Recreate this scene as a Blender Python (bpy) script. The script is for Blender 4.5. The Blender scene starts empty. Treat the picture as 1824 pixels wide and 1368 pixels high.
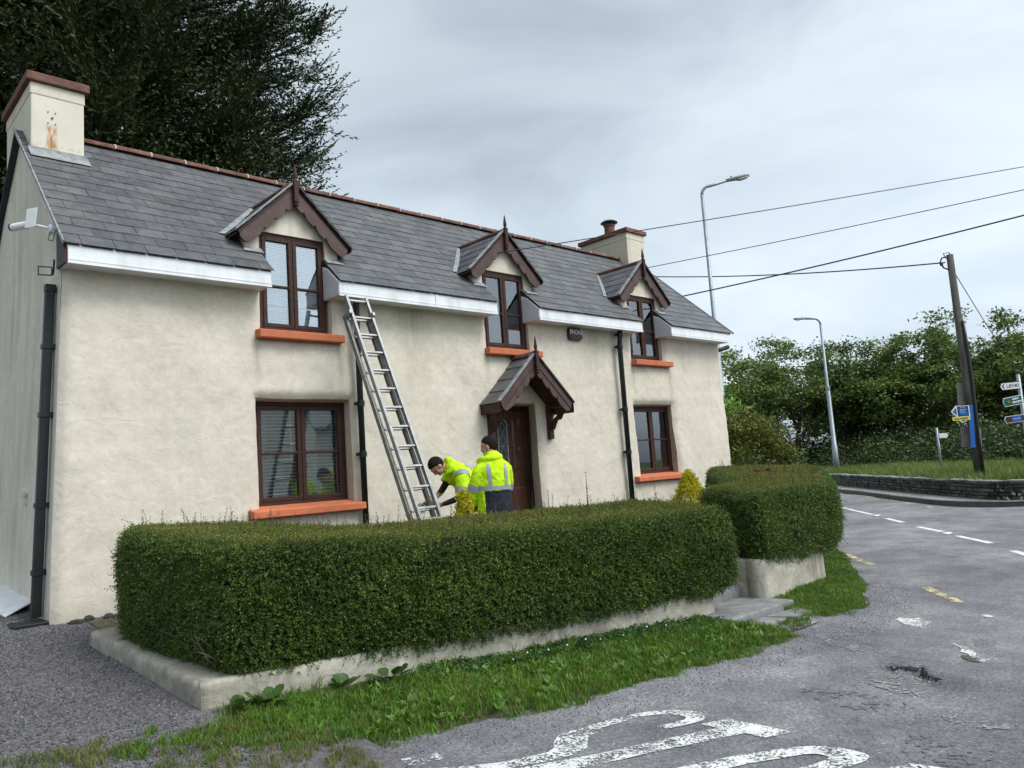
import bpy, bmesh, math, random
import numpy as np
from mathutils import Vector, Matrix, Euler, noise as mnoise
from mathutils.geometry import tessellate_polygon

SC = bpy.context.scene
COL = SC.collection
rad = math.radians
random.seed(7)
RNG = np.random.default_rng(7)

# ------------------------------------------------------------------ camera
cam_d = bpy.data.cameras.new('camera')
cam = bpy.data.objects.new('camera', cam_d)
COL.objects.link(cam)
SC.camera = cam
cam_d.sensor_width = 36.0
cam_d.lens = 36.0 * 1375.1 / 1824.0
cam_d.clip_start = 0.05
cam_d.clip_end = 3000
CR = ((0.72624006, -0.68411336, -0.06755948),
      (0.02770991, 0.12732901, -0.99147339),
      (0.68688247, 0.71817563, 0.11142815))
cam.matrix_world = Matrix(((CR[0][0], -CR[1][0], -CR[2][0], 0),
                           (CR[0][1], -CR[1][1], -CR[2][1], 0),
                           (CR[0][2], -CR[1][2], -CR[2][2], 1.6),
                           (0, 0, 0, 1)))

# ------------------------------------------------------------------ sky, sun, exposure
SUN_ELEV, SUN_AZ = rad(52), rad(158)       # azimuth clockwise from +Y: behind the camera, to its right
world = bpy.data.worlds.new('World')
SC.world = world
world.use_nodes = True
wn = world.node_tree
wn.nodes.clear()
def wnode(t, **k):
    n = wn.nodes.new(t)
    for a, b in k.items():
        setattr(n, a, b)
    return n
sky = wnode('ShaderNodeTexSky', sky_type='NISHITA', sun_disc=False)
sky.sun_elevation = SUN_ELEV
sky.sun_rotation = SUN_AZ
sky.air_density = 1.0
sky.dust_density = 4.0
sky.ozone_density = 1.0
wtc = wnode('ShaderNodeTexCoord')
wmap = wnode('ShaderNodeMapping')
wmap.inputs['Scale'].default_value = (1.0, 1.0, 2.6)
wmap.inputs['Location'].default_value = (3.1, 1.7, 0.4)
wn.links.new(wtc.outputs['Generated'], wmap.inputs['Vector'])
wno = wnode('ShaderNodeTexNoise')
wno.inputs['Scale'].default_value = 2.4
wno.inputs['Detail'].default_value = 6
wno.inputs['Roughness'].default_value = 0.52
wno.inputs['Distortion'].default_value = 0.35
wn.links.new(wmap.outputs['Vector'], wno.inputs['Vector'])
wramp = wnode('ShaderNodeValToRGB')
wramp.color_ramp.elements[0].position = 0.30
wramp.color_ramp.elements[0].color = (0.56, 0.645, 0.74, 1)
wramp.color_ramp.elements[1].position = 0.66
wramp.color_ramp.elements[1].color = (0.86, 0.975, 1.045, 1)
e = wramp.color_ramp.elements.new(0.46)
e.color = (0.71, 0.82, 0.92, 1)
wn.links.new(wno.outputs['Fac'], wramp.inputs['Fac'])
# the cloud deck: the sky's own light, greyed by cloud and broken into lighter and darker cloud
wbw = wnode('ShaderNodeRGBToBW')
wn.links.new(sky.outputs['Color'], wbw.inputs['Color'])
wgam = wnode('ShaderNodeMath', operation='POWER')
wgam.inputs[1].default_value = 0.55
wn.links.new(wbw.outputs['Val'], wgam.inputs[0])
wsc = wnode('ShaderNodeMath', operation='MULTIPLY')
wsc.inputs[1].default_value = 2.7
wn.links.new(wgam.outputs[0], wsc.inputs[0])
wmul = wnode('ShaderNodeMix', data_type='RGBA', blend_type='MULTIPLY')
wmul.inputs['Factor'].default_value = 1.0
wn.links.new(wramp.outputs['Color'], wmul.inputs['A'])
wn.links.new(wsc.outputs[0], wmul.inputs['B'])
wmix = wnode('ShaderNodeMix', data_type='RGBA')
wmix.inputs['Factor'].default_value = 0.93
wn.links.new(sky.outputs['Color'], wmix.inputs['A'])
wn.links.new(wmul.outputs['Result'], wmix.inputs['B'])
wbg = wnode('ShaderNodeBackground')
wbg.inputs['Strength'].default_value = 0.145
wn.links.new(wmix.outputs['Result'], wbg.inputs['Color'])
wout = wnode('ShaderNodeOutputWorld')
wn.links.new(wbg.outputs[0], wout.inputs[0])

sun_d = bpy.data.lights.new('sun', 'SUN')
sun_d.energy = 1.5
sun_d.angle = rad(28)
sun_d.color = (1.0, 0.97, 0.92)
sun = bpy.data.objects.new('sun', sun_d)
COL.objects.link(sun)
SUN_DIR = Vector((math.sin(SUN_AZ) * math.cos(SUN_ELEV), math.cos(SUN_AZ) * math.cos(SUN_ELEV), math.sin(SUN_ELEV)))
sun.rotation_euler = (-SUN_DIR).to_track_quat('-Z', 'Y').to_euler()
sun.location = (0, -20, 30)

vs = SC.view_settings
vs.view_transform = 'Standard'
vs.look = 'None'
vs.exposure = 0.62
vs.gamma = 1.0
vs.use_curve_mapping = False
SC.render.film_transparent = False
try:
    SC.cycles.use_denoising = True
    SC.cycles.max_bounces = 8
    SC.cycles.transparent_max_bounces = 12
    SC.cycles.caustics_reflective = False
    SC.cycles.caustics_refractive = False
except Exception:
    pass

# ------------------------------------------------------------------ materials
def mat_nodes(name):
    m = bpy.data.materials.new(name)
    m.use_nodes = True
    nt = m.node_tree
    b = nt.nodes['Principled BSDF']
    return m, nt, b

def N(nt, t, **k):
    n = nt.nodes.new(t)
    for a, v in k.items():
        setattr(n, a, v)
    return n

def noise_node(nt, vec, scale, detail=5, rough=0.6, dist=0.0):
    n = N(nt, 'ShaderNodeTexNoise')
    n.inputs['Scale'].default_value = scale
    n.inputs['Detail'].default_value = detail
    n.inputs['Roughness'].default_value = rough
    n.inputs['Distortion'].default_value = dist
    nt.links.new(vec, n.inputs['Vector'])
    return n

def ramp_node(nt, fac, stops):
    r = N(nt, 'ShaderNodeValToRGB')
    cr = r.color_ramp
    cr.elements[0].position = stops[0][0]
    cr.elements[0].color = (*stops[0][1], 1)
    cr.elements[1].position = stops[-1][0]
    cr.elements[1].color = (*stops[-1][1], 1)
    for p, c in stops[1:-1]:
        el = cr.elements.new(p)
        el.color = (*c, 1)
    nt.links.new(fac, r.inputs['Fac'])
    return r

def mixc(nt, fac, a, b, mode='MIX'):
    m = N(nt, 'ShaderNodeMix', data_type='RGBA', blend_type=mode)
    for sock, v in (('Factor', fac), ('A', a), ('B', b)):
        s = m.inputs[sock]
        if hasattr(v, 'is_linked') or hasattr(v, 'links'):
            nt.links.new(v, s)
        elif isinstance(v, (int, float)):
            s.default_value = v
        else:
            s.default_value = (*v, 1)
    return m.outputs['Result']

def world_pos(nt, scale=(1, 1, 1)):
    g = N(nt, 'ShaderNodeNewGeometry')
    mp = N(nt, 'ShaderNodeMapping')
    mp.inputs['Scale'].default_value = scale
    nt.links.new(g.outputs['Position'], mp.inputs['Vector'])
    return mp.outputs['Vector']

def random_value(nt):
    oi = N(nt, 'ShaderNodeObjectInfo')
    g = N(nt, 'ShaderNodeNewGeometry')
    ad = N(nt, 'ShaderNodeMath', operation='ADD')
    nt.links.new(oi.outputs['Random'], ad.inputs[0])
    nt.links.new(g.outputs['Random Per Island'], ad.inputs[1])
    fr = N(nt, 'ShaderNodeMath', operation='FRACT')
    nt.links.new(ad.outputs[0], fr.inputs[0])
    return fr.outputs[0]

def M(name, stops, scale=4.0, rough=0.8, bump=0.0, bscale=60.0, spec=0.35, metal=0.0, rnd=None,
      stretch=(1, 1, 1), detail=6, dist=0.0, extra=None, bdetail=4, bdist=0.002, rough2=None, bump2=None):
    """procedural material: noise-driven base colour between stops, optional per-piece variation, bump"""
    m, nt, b = mat_nodes(name)
    vec = world_pos(nt, stretch)
    if len(stops) == 1:
        stops = [stops[0], stops[0]]
    if not isinstance(stops[0][0], (int, float)) or len(stops[0]) == 3:
        k = len(stops) - 1
        stops = [(0.3 + 0.4 * i / k, c) for i, c in enumerate(stops)]
    n = noise_node(nt, vec, scale, detail, 0.6, dist)
    c = ramp_node(nt, n.outputs['Fac'], stops).outputs['Color']
    if rnd:
        rv = random_value(nt)
        rr = ramp_node(nt, rv, [(0, rnd[0]), (1, rnd[1])])
        c = mixc(nt, 1.0, c, rr.outputs['Color'], 'MULTIPLY')
    if extra:
        c = extra(nt, c)
    nt.links.new(c, b.inputs['Base Color'])
    b.inputs['Roughness'].default_value = rough
    if rough2 is not None:
        mr = N(nt, 'ShaderNodeMapRange')
        mr.inputs['To Min'].default_value = rough
        mr.inputs['To Max'].default_value = rough2
        nt.links.new(n.outputs['Fac'], mr.inputs['Value'])
        nt.links.new(mr.outputs['Result'], b.inputs['Roughness'])
    b.inputs['Metallic'].default_value = metal
    b.inputs['Specular IOR Level'].default_value = spec
    if bump > 0:
        bn = noise_node(nt, world_pos(nt), bscale, bdetail, 0.65)
        bp = N(nt, 'ShaderNodeBump')
        bp.inputs['Strength'].default_value = bump
        bp.inputs['Distance'].default_value = bdist
        nt.links.new(bn.outputs['Fac'], bp.inputs['Height'])
        last = bp
        if bump2:
            s2, st2, d2, ds2 = bump2
            bn2 = noise_node(nt, world_pos(nt), s2, 4, 0.55, ds2)
            bp2 = N(nt, 'ShaderNodeBump')
            bp2.inputs['Strength'].default_value = st2
            bp2.inputs['Distance'].default_value = d2
            nt.links.new(bn2.outputs['Fac'], bp2.inputs['Height'])
            nt.links.new(bp.outputs['Normal'], bp2.inputs['Normal'])
            last = bp2
        nt.links.new(last.outputs['Normal'], b.inputs['Normal'])
    return m

def leaf_mat(name, dark, light, rnd=((0.6, 0.6, 0.6), (1.25, 1.25, 1.2)), scale=1.6, rough=0.55, transl=0.25, spec=0.35):
    m, nt, b = mat_nodes(name)
    vec = world_pos(nt)
    n = noise_node(nt, vec, scale, 4, 0.6)
    c = ramp_node(nt, n.outputs['Fac'], [(0.32, dark), (0.68, light)]).outputs['Color']
    rr = ramp_node(nt, random_value(nt), [(0, rnd[0]), (1, rnd[1])])
    c = mixc(nt, 1.0, c, rr.outputs['Color'], 'MULTIPLY')
    nt.links.new(c, b.inputs['Base Color'])
    b.inputs['Roughness'].default_value = rough
    b.inputs['Specular IOR Level'].default_value = spec
    tr = N(nt, 'ShaderNodeBsdfTranslucent')
    nt.links.new(c, tr.inputs['Color'])
    ms = N(nt, 'ShaderNodeMixShader')
    ms.inputs['Fac'].default_value = transl
    nt.links.new(b.outputs[0], ms.inputs[1])
    nt.links.new(tr.outputs[0], ms.inputs[2])
    nt.links.new(ms.outputs[0], nt.nodes['Material Output'].inputs['Surface'])
    return m

# render / plaster ---------------------------------------------------
def plaster(name, stops, streak, streak_amt, trowel=0.55, drips=None):
    m, nt, b = mat_nodes(name)
    vec = world_pos(nt)
    n = noise_node(nt, vec, 1.6, 10, 0.72)
    c = ramp_node(nt, n.outputs['Fac'], stops).outputs['Color']
    fine = noise_node(nt, vec, 14, 6, 0.7)
    fr = ramp_node(nt, fine.outputs['Fac'], [(0.3, (0.86, 0.85, 0.83)), (0.62, (1.04, 1.04, 1.03))])
    c = mixc(nt, 0.8, c, fr.outputs['Color'], 'MULTIPLY')
    # rain streaks: noise drawn out vertically, broken up by a broad noise
    sv = world_pos(nt, (3.2, 3.2, 0.16))
    sn = noise_node(nt, sv, 2.2, 6, 0.65)
    bn = noise_node(nt, vec, 0.7, 3, 0.5)
    mm = N(nt, 'ShaderNodeMath', operation='MULTIPLY')
    nt.links.new(sn.outputs['Fac'], mm.inputs[0])
    nt.links.new(bn.outputs['Fac'], mm.inputs[1])
    sr = ramp_node(nt, mm.outputs[0], [(0.24, (0, 0, 0)), (0.42, (streak_amt,) * 3)])
    c = mixc(nt, sr.outputs['Color'], c, streak)
    # damp green-grey staining in irregular patches
    pn = noise_node(nt, vec, 1.7, 9, 0.72, 0.6)
    pr = ramp_node(nt, pn.outputs['Fac'], [(0.60, (0, 0, 0)), (0.80, (0.30, 0.30, 0.30))])
    c = mixc(nt, pr.outputs['Color'], c, (streak[0] * 0.75, streak[1] * 0.78, streak[2] * 0.72))
    if drips:
        # rain runs below the sill ends and down from the eaves, hairline cracks in the skim
        sx = N(nt, 'ShaderNodeSeparateXYZ')
        nt.links.new(vec, sx.inputs[0])
        run = noise_node(nt, world_pos(nt, (1, 1, 0.12)), 16, 5, 0.7)
        for x0, zt_, ln_, wd_ in drips:
            d1 = N(nt, 'ShaderNodeMath', operation='SUBTRACT'); nt.links.new(sx.outputs['X'], d1.inputs[0]); d1.inputs[1].default_value = x0
            d2 = N(nt, 'ShaderNodeMath', operation='ABSOLUTE'); nt.links.new(d1.outputs[0], d2.inputs[0])
            d3 = N(nt, 'ShaderNodeMapRange'); d3.inputs['From Min'].default_value = wd_; d3.inputs['From Max'].default_value = 0.0; nt.links.new(d2.outputs[0], d3.inputs['Value'])
            d4 = N(nt, 'ShaderNodeMapRange'); d4.inputs['From Min'].default_value = zt_ - ln_; d4.inputs['From Max'].default_value = zt_; nt.links.new(sx.outputs['Z'], d4.inputs['Value'])
            d5 = N(nt, 'ShaderNodeMath', operation='LESS_THAN'); nt.links.new(sx.outputs['Z'], d5.inputs[0]); d5.inputs[1].default_value = zt_ + 0.02
            q1 = N(nt, 'ShaderNodeMath', operation='MULTIPLY'); nt.links.new(d3.outputs[0], q1.inputs[0]); nt.links.new(d4.outputs[0], q1.inputs[1])
            q2 = N(nt, 'ShaderNodeMath', operation='MULTIPLY'); nt.links.new(q1.outputs[0], q2.inputs[0]); nt.links.new(d5.outputs[0], q2.inputs[1])
            q3 = N(nt, 'ShaderNodeMath', operation='MULTIPLY'); nt.links.new(q2.outputs[0], q3.inputs[0]); nt.links.new(run.outputs['Fac'], q3.inputs[1])
            rr = ramp_node(nt, q3.outputs[0], [(0.10, (0, 0, 0)), (0.50, (0.75, 0.75, 0.75))])
            c = mixc(nt, rr.outputs['Color'], c, (streak[0] * 0.7, streak[1] * 0.68, streak[2] * 0.6))
        wob = noise_node(nt, vec, 3, 5, 0.6)
        vv = mixc(nt, 0.12, vec, wob.outputs['Color'])
        vo = N(nt, 'ShaderNodeTexVoronoi', feature='DISTANCE_TO_EDGE'); vo.inputs['Scale'].default_value = 0.8
        nt.links.new(vv, vo.inputs['Vector'])
        cm = noise_node(nt, vec, 0.9, 2, 0.5)
        ca_ = ramp_node(nt, vo.outputs['Distance'], [(0.0, (1, 1, 1)), (0.007, (0, 0, 0))])
        cb_ = ramp_node(nt, cm.outputs['Fac'], [(0.52, (0, 0, 0)), (0.62, (0.16, 0.16, 0.16))])
        c = mixc(nt, mixc(nt, 1.0, ca_.outputs['Color'], cb_.outputs['Color'], 'MULTIPLY'), c, (streak[0] * 0.5, streak[1] * 0.48, streak[2] * 0.42))
    # splashed dirt low on the wall
    sp = N(nt, 'ShaderNodeSeparateXYZ')
    nt.links.new(vec, sp.inputs[0])
    sz = N(nt, 'ShaderNodeMapRange')
    sz.inputs['From Min'].default_value = 0.95
    sz.inputs['From Max'].default_value = 0.40
    nt.links.new(sp.outputs['Z'], sz.inputs['Value'])
    sn2 = noise_node(nt, vec, 5, 8, 0.75)
    sm = N(nt, 'ShaderNodeMath', operation='MULTIPLY')
    nt.links.new(sz.outputs['Result'], sm.inputs[0])
    nt.links.new(sn2.outputs['Fac'], sm.inputs[1])
    sr2 = ramp_node(nt, sm.outputs[0], [(0.25, (0, 0, 0)), (0.60, (0.5, 0.5, 0.5))])
    c = mixc(nt, sr2.outputs['Color'], c, (streak[0] * 0.8, streak[1] * 0.78, streak[2] * 0.7))
    nt.links.new(c, b.inputs['Base Color'])
    b.inputs['Roughness'].default_value = 0.9
    b.inputs['Specular IOR Level'].default_value = 0.2
    t1 = noise_node(nt, world_pos(nt, (1, 1, 1.15)), 4.2, 7, 0.58, 0.9)
    t2 = noise_node(nt, vec, 70, 3, 0.6)
    b1 = N(nt, 'ShaderNodeBump')
    b1.inputs['Strength'].default_value = trowel
    b1.inputs['Distance'].default_value = 0.03
    nt.links.new(t1.outputs['Fac'], b1.inputs['Height'])
    b2 = N(nt, 'ShaderNodeBump')
    b2.inputs['Strength'].default_value = 0.35
    b2.inputs['Distance'].default_value = 0.003
    nt.links.new(t2.outputs['Fac'], b2.inputs['Height'])
    nt.links.new(b1.outputs['Normal'], b2.inputs['Normal'])
    nt.links.new(b2.outputs['Normal'], b.inputs['Normal'])
    return m

MAT = {}
MAT['render_wall'] = plaster('cream_render', [(0.30, (0.575, 0.515, 0.420)), (0.5, (0.63, 0.57, 0.475)), (0.72, (0.67, 0.61, 0.515))], (0.47, 0.43, 0.35), 0.25, 0.42,
    drips=[(4.09, 3.36, 0.9, 0.10), (5.20, 3.36, 1.1, 0.10), (7.72, 3.36, 0.8, 0.12), (8.84, 3.36, 0.8, 0.10), (11.31, 3.36, 0.9, 0.10), (12.43, 3.36, 1.0, 0.10), (12.36, 3.95, 0.6, 0.16), (6.4, 3.94, 1.6, 0.5), (10.2, 3.94, 1.0, 0.6)])
MAT['render_gable'] = plaster('weathered_render', [(0.30, (0.60, 0.555, 0.47)), (0.5, (0.68, 0.635, 0.55)), (0.72, (0.74, 0.695, 0.61))], (0.46, 0.415, 0.33), 0.7, 0.25)
MAT['render_dormer'] = plaster('dormer_render', [(0.30, (0.60, 0.54, 0.44)), (0.72, (0.69, 0.63, 0.53))], (0.36, 0.31, 0.22), 0.55, 0.15)
MAT['render_wall_low'] = plaster('garden_wall_render', [(0.30, (0.48, 0.44, 0.37)), (0.5, (0.60, 0.56, 0.48)), (0.72, (0.64, 0.60, 0.52))], (0.20, 0.185, 0.14), 1.0, 0.8)
MAT['wall_coping'] = M('weathered_concrete', [(0.20, 0.185, 0.15), (0.31, 0.29, 0.235), (0.43, 0.40, 0.335)], 6, 0.9, 0.9, 45, bdist=0.008,
                       extra=lambda nt, c: mixc(nt, ramp_node(nt, noise_node(nt, world_pos(nt), 38, 6, 0.75).outputs['Fac'], [(0.56, (0, 0, 0)), (0.68, (0.8, 0.8, 0.8))]).outputs['Color'], c, (0.075, 0.075, 0.055)))

def rust_extra(nt, c):
    return c
MAT['slate'] = M('roof_slate', [(0.060, 0.061, 0.065), (0.088, 0.089, 0.093), (0.122, 0.122, 0.124)], 7, 0.45, 0.35, 50, spec=0.45,
                 rnd=((0.76, 0.76, 0.78), (1.18, 1.17, 1.15)), detail=8, dist=0.6, bdist=0.003, rough2=0.62,
                 extra=lambda nt, c: mixc(nt, ramp_node(nt, noise_node(nt, world_pos(nt), 3.3, 9, 0.75, 0.8).outputs['Fac'],
                                                         [(0.56, (0, 0, 0)), (0.74, (0.55, 0.55, 0.55))]).outputs['Color'], c, (0.17, 0.172, 0.155)))
MAT['slate_edge'] = M('roof_deck', [(0.03, 0.03, 0.033)], 4, 0.8)
MAT['terracotta'] = M('terracotta_ridge', [(0.075, 0.040, 0.031), (0.145, 0.066, 0.046), (0.21, 0.10, 0.07)], 9, 0.8, 0.5, 60,
                      rnd=((0.75, 0.75, 0.75), (1.15, 1.12, 1.1)), bdist=0.004,
                      extra=lambda nt, c: mixc(nt, ramp_node(nt, noise_node(nt, world_pos(nt), 11, 8, 0.75).outputs['Fac'],
                                                              [(0.55, (0, 0, 0)), (0.72, (0.7, 0.7, 0.7))]).outputs['Color'], c, (0.20, 0.19, 0.16)))
MAT['mortar'] = M('pale_mortar', [(0.38, 0.36, 0.31), (0.5, 0.47, 0.41)], 20, 0.9)
def grime(nt, c):
    return mixc(nt, ramp_node(nt, noise_node(nt, world_pos(nt), 7, 9, 0.75, 0.4).outputs['Fac'], [(0.52, (0, 0, 0)), (0.74, (0.55, 0.55, 0.55))]).outputs['Color'], c, (0.20, 0.12, 0.085))
MAT['sill'] = M('orange_sill_paint', [(0.50, 0.145, 0.065), (0.62, 0.185, 0.085)], 6, 0.7, 0.35, 40, spec=0.25, extra=grime)
MAT['sill_old'] = M('faded_orange_sill_paint', [(0.44, 0.125, 0.055), (0.54, 0.16, 0.075)], 6, 0.75, 0.4, 40, spec=0.22, extra=grime)
MAT['brown'] = M('brown_woodgrain', [(0.032, 0.015, 0.011), (0.048, 0.022, 0.016), (0.062, 0.029, 0.022)], 6, 0.55, 0.12, 90, spec=0.22, stretch=(1, 1, 6))
MAT['brown_barge'] = M('brown_barge_paint', [(0.052, 0.029, 0.025), (0.074, 0.040, 0.034), (0.105, 0.066, 0.057)], 5, 0.5, 0.12, 60, spec=0.35)
MAT['door_wood'] = M('door_wood', [(0.030, 0.012, 0.007), (0.055, 0.021, 0.012), (0.075, 0.030, 0.017)], 5, 0.4, 0.15, 80, spec=0.45, stretch=(6, 6, 0.7))
MAT['white_pvc'] = M('white_fascia', [(0.60, 0.61, 0.60), (0.72, 0.73, 0.735), (0.78, 0.79, 0.80)], 5, 0.4, spec=0.4, stretch=(1, 1, 0.3), detail=9)
MAT['grey_pvc'] = M('grey_soffit_end', [(0.50, 0.51, 0.54), (0.58, 0.59, 0.62)], 3, 0.45, spec=0.4)
MAT['lead'] = M('lead_flashing', [(0.12, 0.13, 0.145), (0.24, 0.26, 0.28), (0.36, 0.35, 0.27)], 12, 0.55, 0.3, 40, spec=0.4, bdist=0.004)
MAT['pipe'] = M('black_downpipe', [(0.007, 0.009, 0.010), (0.014, 0.018, 0.019)], 5, 0.5, spec=0.3)
MAT['alu'] = M('ladder_aluminium', [(0.22, 0.22, 0.215), (0.36, 0.36, 0.35)], 14, 0.45, 0.1, 60, spec=0.5, metal=0.75, rough2=0.6)
MAT['alu_dark'] = M('dull_aluminium', [(0.13, 0.13, 0.13), (0.23, 0.23, 0.22)], 14, 0.5, 0.1, 60, spec=0.5, metal=0.6)
MAT['galv'] = M('galvanised_steel', [(0.22, 0.25, 0.28), (0.33, 0.36, 0.39)], 6, 0.5, spec=0.5, metal=0.5)
MAT['lampgrey'] = M('lamp_housing', [(0.20, 0.21, 0.19), (0.30, 0.31, 0.28)], 8, 0.6)
MAT['lampglass'] = M('lamp_bowl', [(0.50, 0.48, 0.42), (0.60, 0.58, 0.52)], 8, 0.25)
MAT['black'] = M('black_plastic', [(0.010, 0.010, 0.011), (0.018, 0.018, 0.02)], 6, 0.35, spec=0.5)
MAT['white'] = M('white_plastic', [(0.70, 0.71, 0.72), (0.78, 0.79, 0.80)], 6, 0.35, spec=0.45)
MAT['blind'] = M('white_blind', [(0.78, 0.80, 0.82), (0.86, 0.88, 0.89)], 3, 0.55)
MAT['curtain'] = M('pale_curtain', [(0.40, 0.43, 0.45), (0.55, 0.58, 0.60)], 8, 0.9, stretch=(3, 3, 0.4))
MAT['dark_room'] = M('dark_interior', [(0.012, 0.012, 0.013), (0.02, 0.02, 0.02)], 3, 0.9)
MAT['text_white'] = M('white_print', [(0.75, 0.75, 0.75)], 3, 0.6)
MAT['text_red'] = M('dull_red_print', [(0.16, 0.035, 0.025)], 3, 0.6)
MAT['text_black'] = M('black_print', [(0.012, 0.012, 0.012)], 3, 0.6)
MAT['text_yellow'] = M('yellow_print', [(0.6, 0.45, 0.03)], 3, 0.6)
MAT['gold_print'] = M('gold_print', [(0.28, 0.16, 0.03)], 3, 0.6)

def glass_mat():
    m, nt, b = mat_nodes('window_glass')
    nt.nodes.remove(b)
    gl = N(nt, 'ShaderNodeBsdfGlossy')
    gl.inputs['Roughness'].default_value = 0.015
    gl.inputs['Color'].default_value = (0.92, 0.96, 1.0, 1)
    tr = N(nt, 'ShaderNodeBsdfTransparent')
    tr.inputs['Color'].default_value = (0.93, 0.96, 0.965, 1)
    fr = N(nt, 'ShaderNodeFresnel')
    fr.inputs['IOR'].default_value = 1.75
    # old panes are never quite flat
    bn = noise_node(nt, world_pos(nt), 2.2, 2, 0.5)
    bp = N(nt, 'ShaderNodeBump')
    bp.inputs['Strength'].default_value = 0.12
    bp.inputs['Distance'].default_value = 0.02
    nt.links.new(bn.outputs['Fac'], bp.inputs['Height'])
    nt.links.new(bp.outputs['Normal'], gl.inputs['Normal'])
    ms = N(nt, 'ShaderNodeMixShader')
    ad = N(nt, 'ShaderNodeMath', operation='ADD')
    ad.inputs[1].default_value = 0.10
    nt.links.new(fr.outputs[0], ad.inputs[0])
    nt.links.new(ad.outputs[0], ms.inputs['Fac'])
    nt.links.new(tr.outputs[0], ms.inputs[1])
    nt.links.new(gl.outputs[0], ms.inputs[2])
    nt.links.new(ms.outputs[0], nt.nodes['Material Output'].inputs['Surface'])
    return m
MAT['glass'] = glass_mat()

# ------------------------------------------------------------------ mesh helpers
class MB:
    """collects shapes into one mesh"""
    def __init__(self):
        self.v = []
        self.f = []
        self.mi = []
        self.cur = 0
    def add(self, verts, faces):
        o = len(self.v)
        self.v.extend([tuple(p) for p in verts])
        for f in faces:
            self.f.append(tuple(i + o for i in f))
            self.mi.append(self.cur)
        return self
    def box(self, x0, x1, y0, y1, z0, z1):
        v = [(x0, y0, z0), (x1, y0, z0), (x1, y1, z0), (x0, y1, z0), (x0, y0, z1), (x1, y0, z1), (x1, y1, z1), (x0, y1, z1)]
        return self.add(v, [(0, 3, 2, 1), (4, 5, 6, 7), (0, 1, 5, 4), (1, 2, 6, 5), (2, 3, 7, 6), (3, 0, 4, 7)])
    def obox(self, c, ax, ay, az, hx, hy, hz):
        c, ax, ay, az = Vector(c), Vector(ax).normalized(), Vector(ay).normalized(), Vector(az).normalized()
        v = []
        for sz in (-1, 1):
            for sx, sy in ((-1, -1), (1, -1), (1, 1), (-1, 1)):
                v.append(c + ax * (sx * hx) + ay * (sy * hy) + az * (sz * hz))
        return self.add(v, [(0, 3, 2, 1), (4, 5, 6, 7), (0, 1, 5, 4), (1, 2, 6, 5), (2, 3, 7, 6), (3, 0, 4, 7)])
    def bar(self, p, q, w, d, side=(1, 0, 0)):
        """rectangular bar from p to q: w along side, d across"""
        p, q = Vector(p), Vector(q)
        t = (q - p).normalized()
        s = Vector(side)
        s = (s - t * s.dot(t)).normalized()
        u = t.cross(s)
        return self.obox((p + q) / 2, s, u, t, w / 2, d / 2, (q - p).length / 2)
    def tube(self, pts, r, seg=8, cap=True):
        pts = [Vector(p) for p in pts]
        n = len(pts)
        rs = r if isinstance(r, (list, tuple)) else [r] * n
        rings = []
        prev = None
        for i, p in enumerate(pts):
            if i == 0:
                t = pts[1] - p
            elif i == n - 1:
                t = p - pts[i - 1]
            else:
                t = (pts[i + 1] - p).normalized() + (p - pts[i - 1]).normalized()
            if t.length < 1e-9:
                t = Vector((0, 0, 1))
            t.normalize()
            if prev is None:
                a = Vector((0, 0, 1)) if abs(t.z) < 0.9 else Vector((1, 0, 0))
                s = t.cross(a).normalized()
            else:
                s = (prev - t * prev.dot(t))
                s = s.normalized() if s.length > 1e-6 else t.orthogonal().normalized()
            prev = s
            u = t.cross(s)
            rings.append([p + (s * math.cos(2 * math.pi * k / seg) + u * math.sin(2 * math.pi * k / seg)) * rs[i] for k in range(seg)])
        v = [q for rg in rings for q in rg]
        f = []
        for i in range(n - 1):
            for k in range(seg):
                a, b2 = i * seg + k, i * seg + (k + 1) % seg
                f.append((a, b2, b2 + seg, a + seg))
        if cap:
            f.append(tuple(reversed(range(seg))))
            f.append(tuple((n - 1) * seg + k for k in range(seg)))
        return self.add(v, f)
    def prism(self, poly, ext):
        """closed 3-D polygon swept along ext"""
        p = [Vector(q) for q in poly]
        e = Vector(ext)
        n = len(p)
        v = p + [q + e for q in p]
        f = [tuple(range(n)), tuple(reversed(range(n, 2 * n)))]
        for i in range(n):
            j = (i + 1) % n
            f.append((i, i + n, j + n, j))
        return self.add(v, f)
    def lathe(self, c, prof, seg=12, axis=(0, 0, 1)):
        """prof: list of (radius, height) about axis at c"""
        c, t = Vector(c), Vector(axis).normalized()
        s = t.orthogonal().normalized()
        u = t.cross(s)
        v = []
        for r, h in prof:
            for k in range(seg):
                a = 2 * math.pi * k / seg
                v.append(c + t * h + (s * math.cos(a) + u * math.sin(a)) * r)
        f = []
        for i in range(len(prof) - 1):
            for k in range(seg):
                a, b2 = i * seg + k, i * seg + (k + 1) % seg
                f.append((a, b2, b2 + seg, a + seg))
        f.append(tuple(reversed(range(seg))))
        f.append(tuple((len(prof) - 1) * seg + k for k in range(seg)))
        return self.add(v, f)
    def mesh(self, name, mats, smooth=False, bevel=0.0):
        me = bpy.data.meshes.new(name)
        me.from_pydata(self.v, [], self.f)
        bm = bmesh.new()
        bm.from_mesh(me)
        bmesh.ops.recalc_face_normals(bm, faces=bm.faces)
        bm.to_mesh(me)
        bm.free()
        if not isinstance(mats, (list, tuple)):
            mats = [mats]
        for m in mats:
            me.materials.append(m if not isinstance(m, str) else MAT[m])
        if len(mats) > 1:
            me.polygons.foreach_set('material_index', self.mi)
        if smooth:
            me.polygons.foreach_set('use_smooth', [True] * len(me.polygons))
        me.update()
        return me
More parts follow.
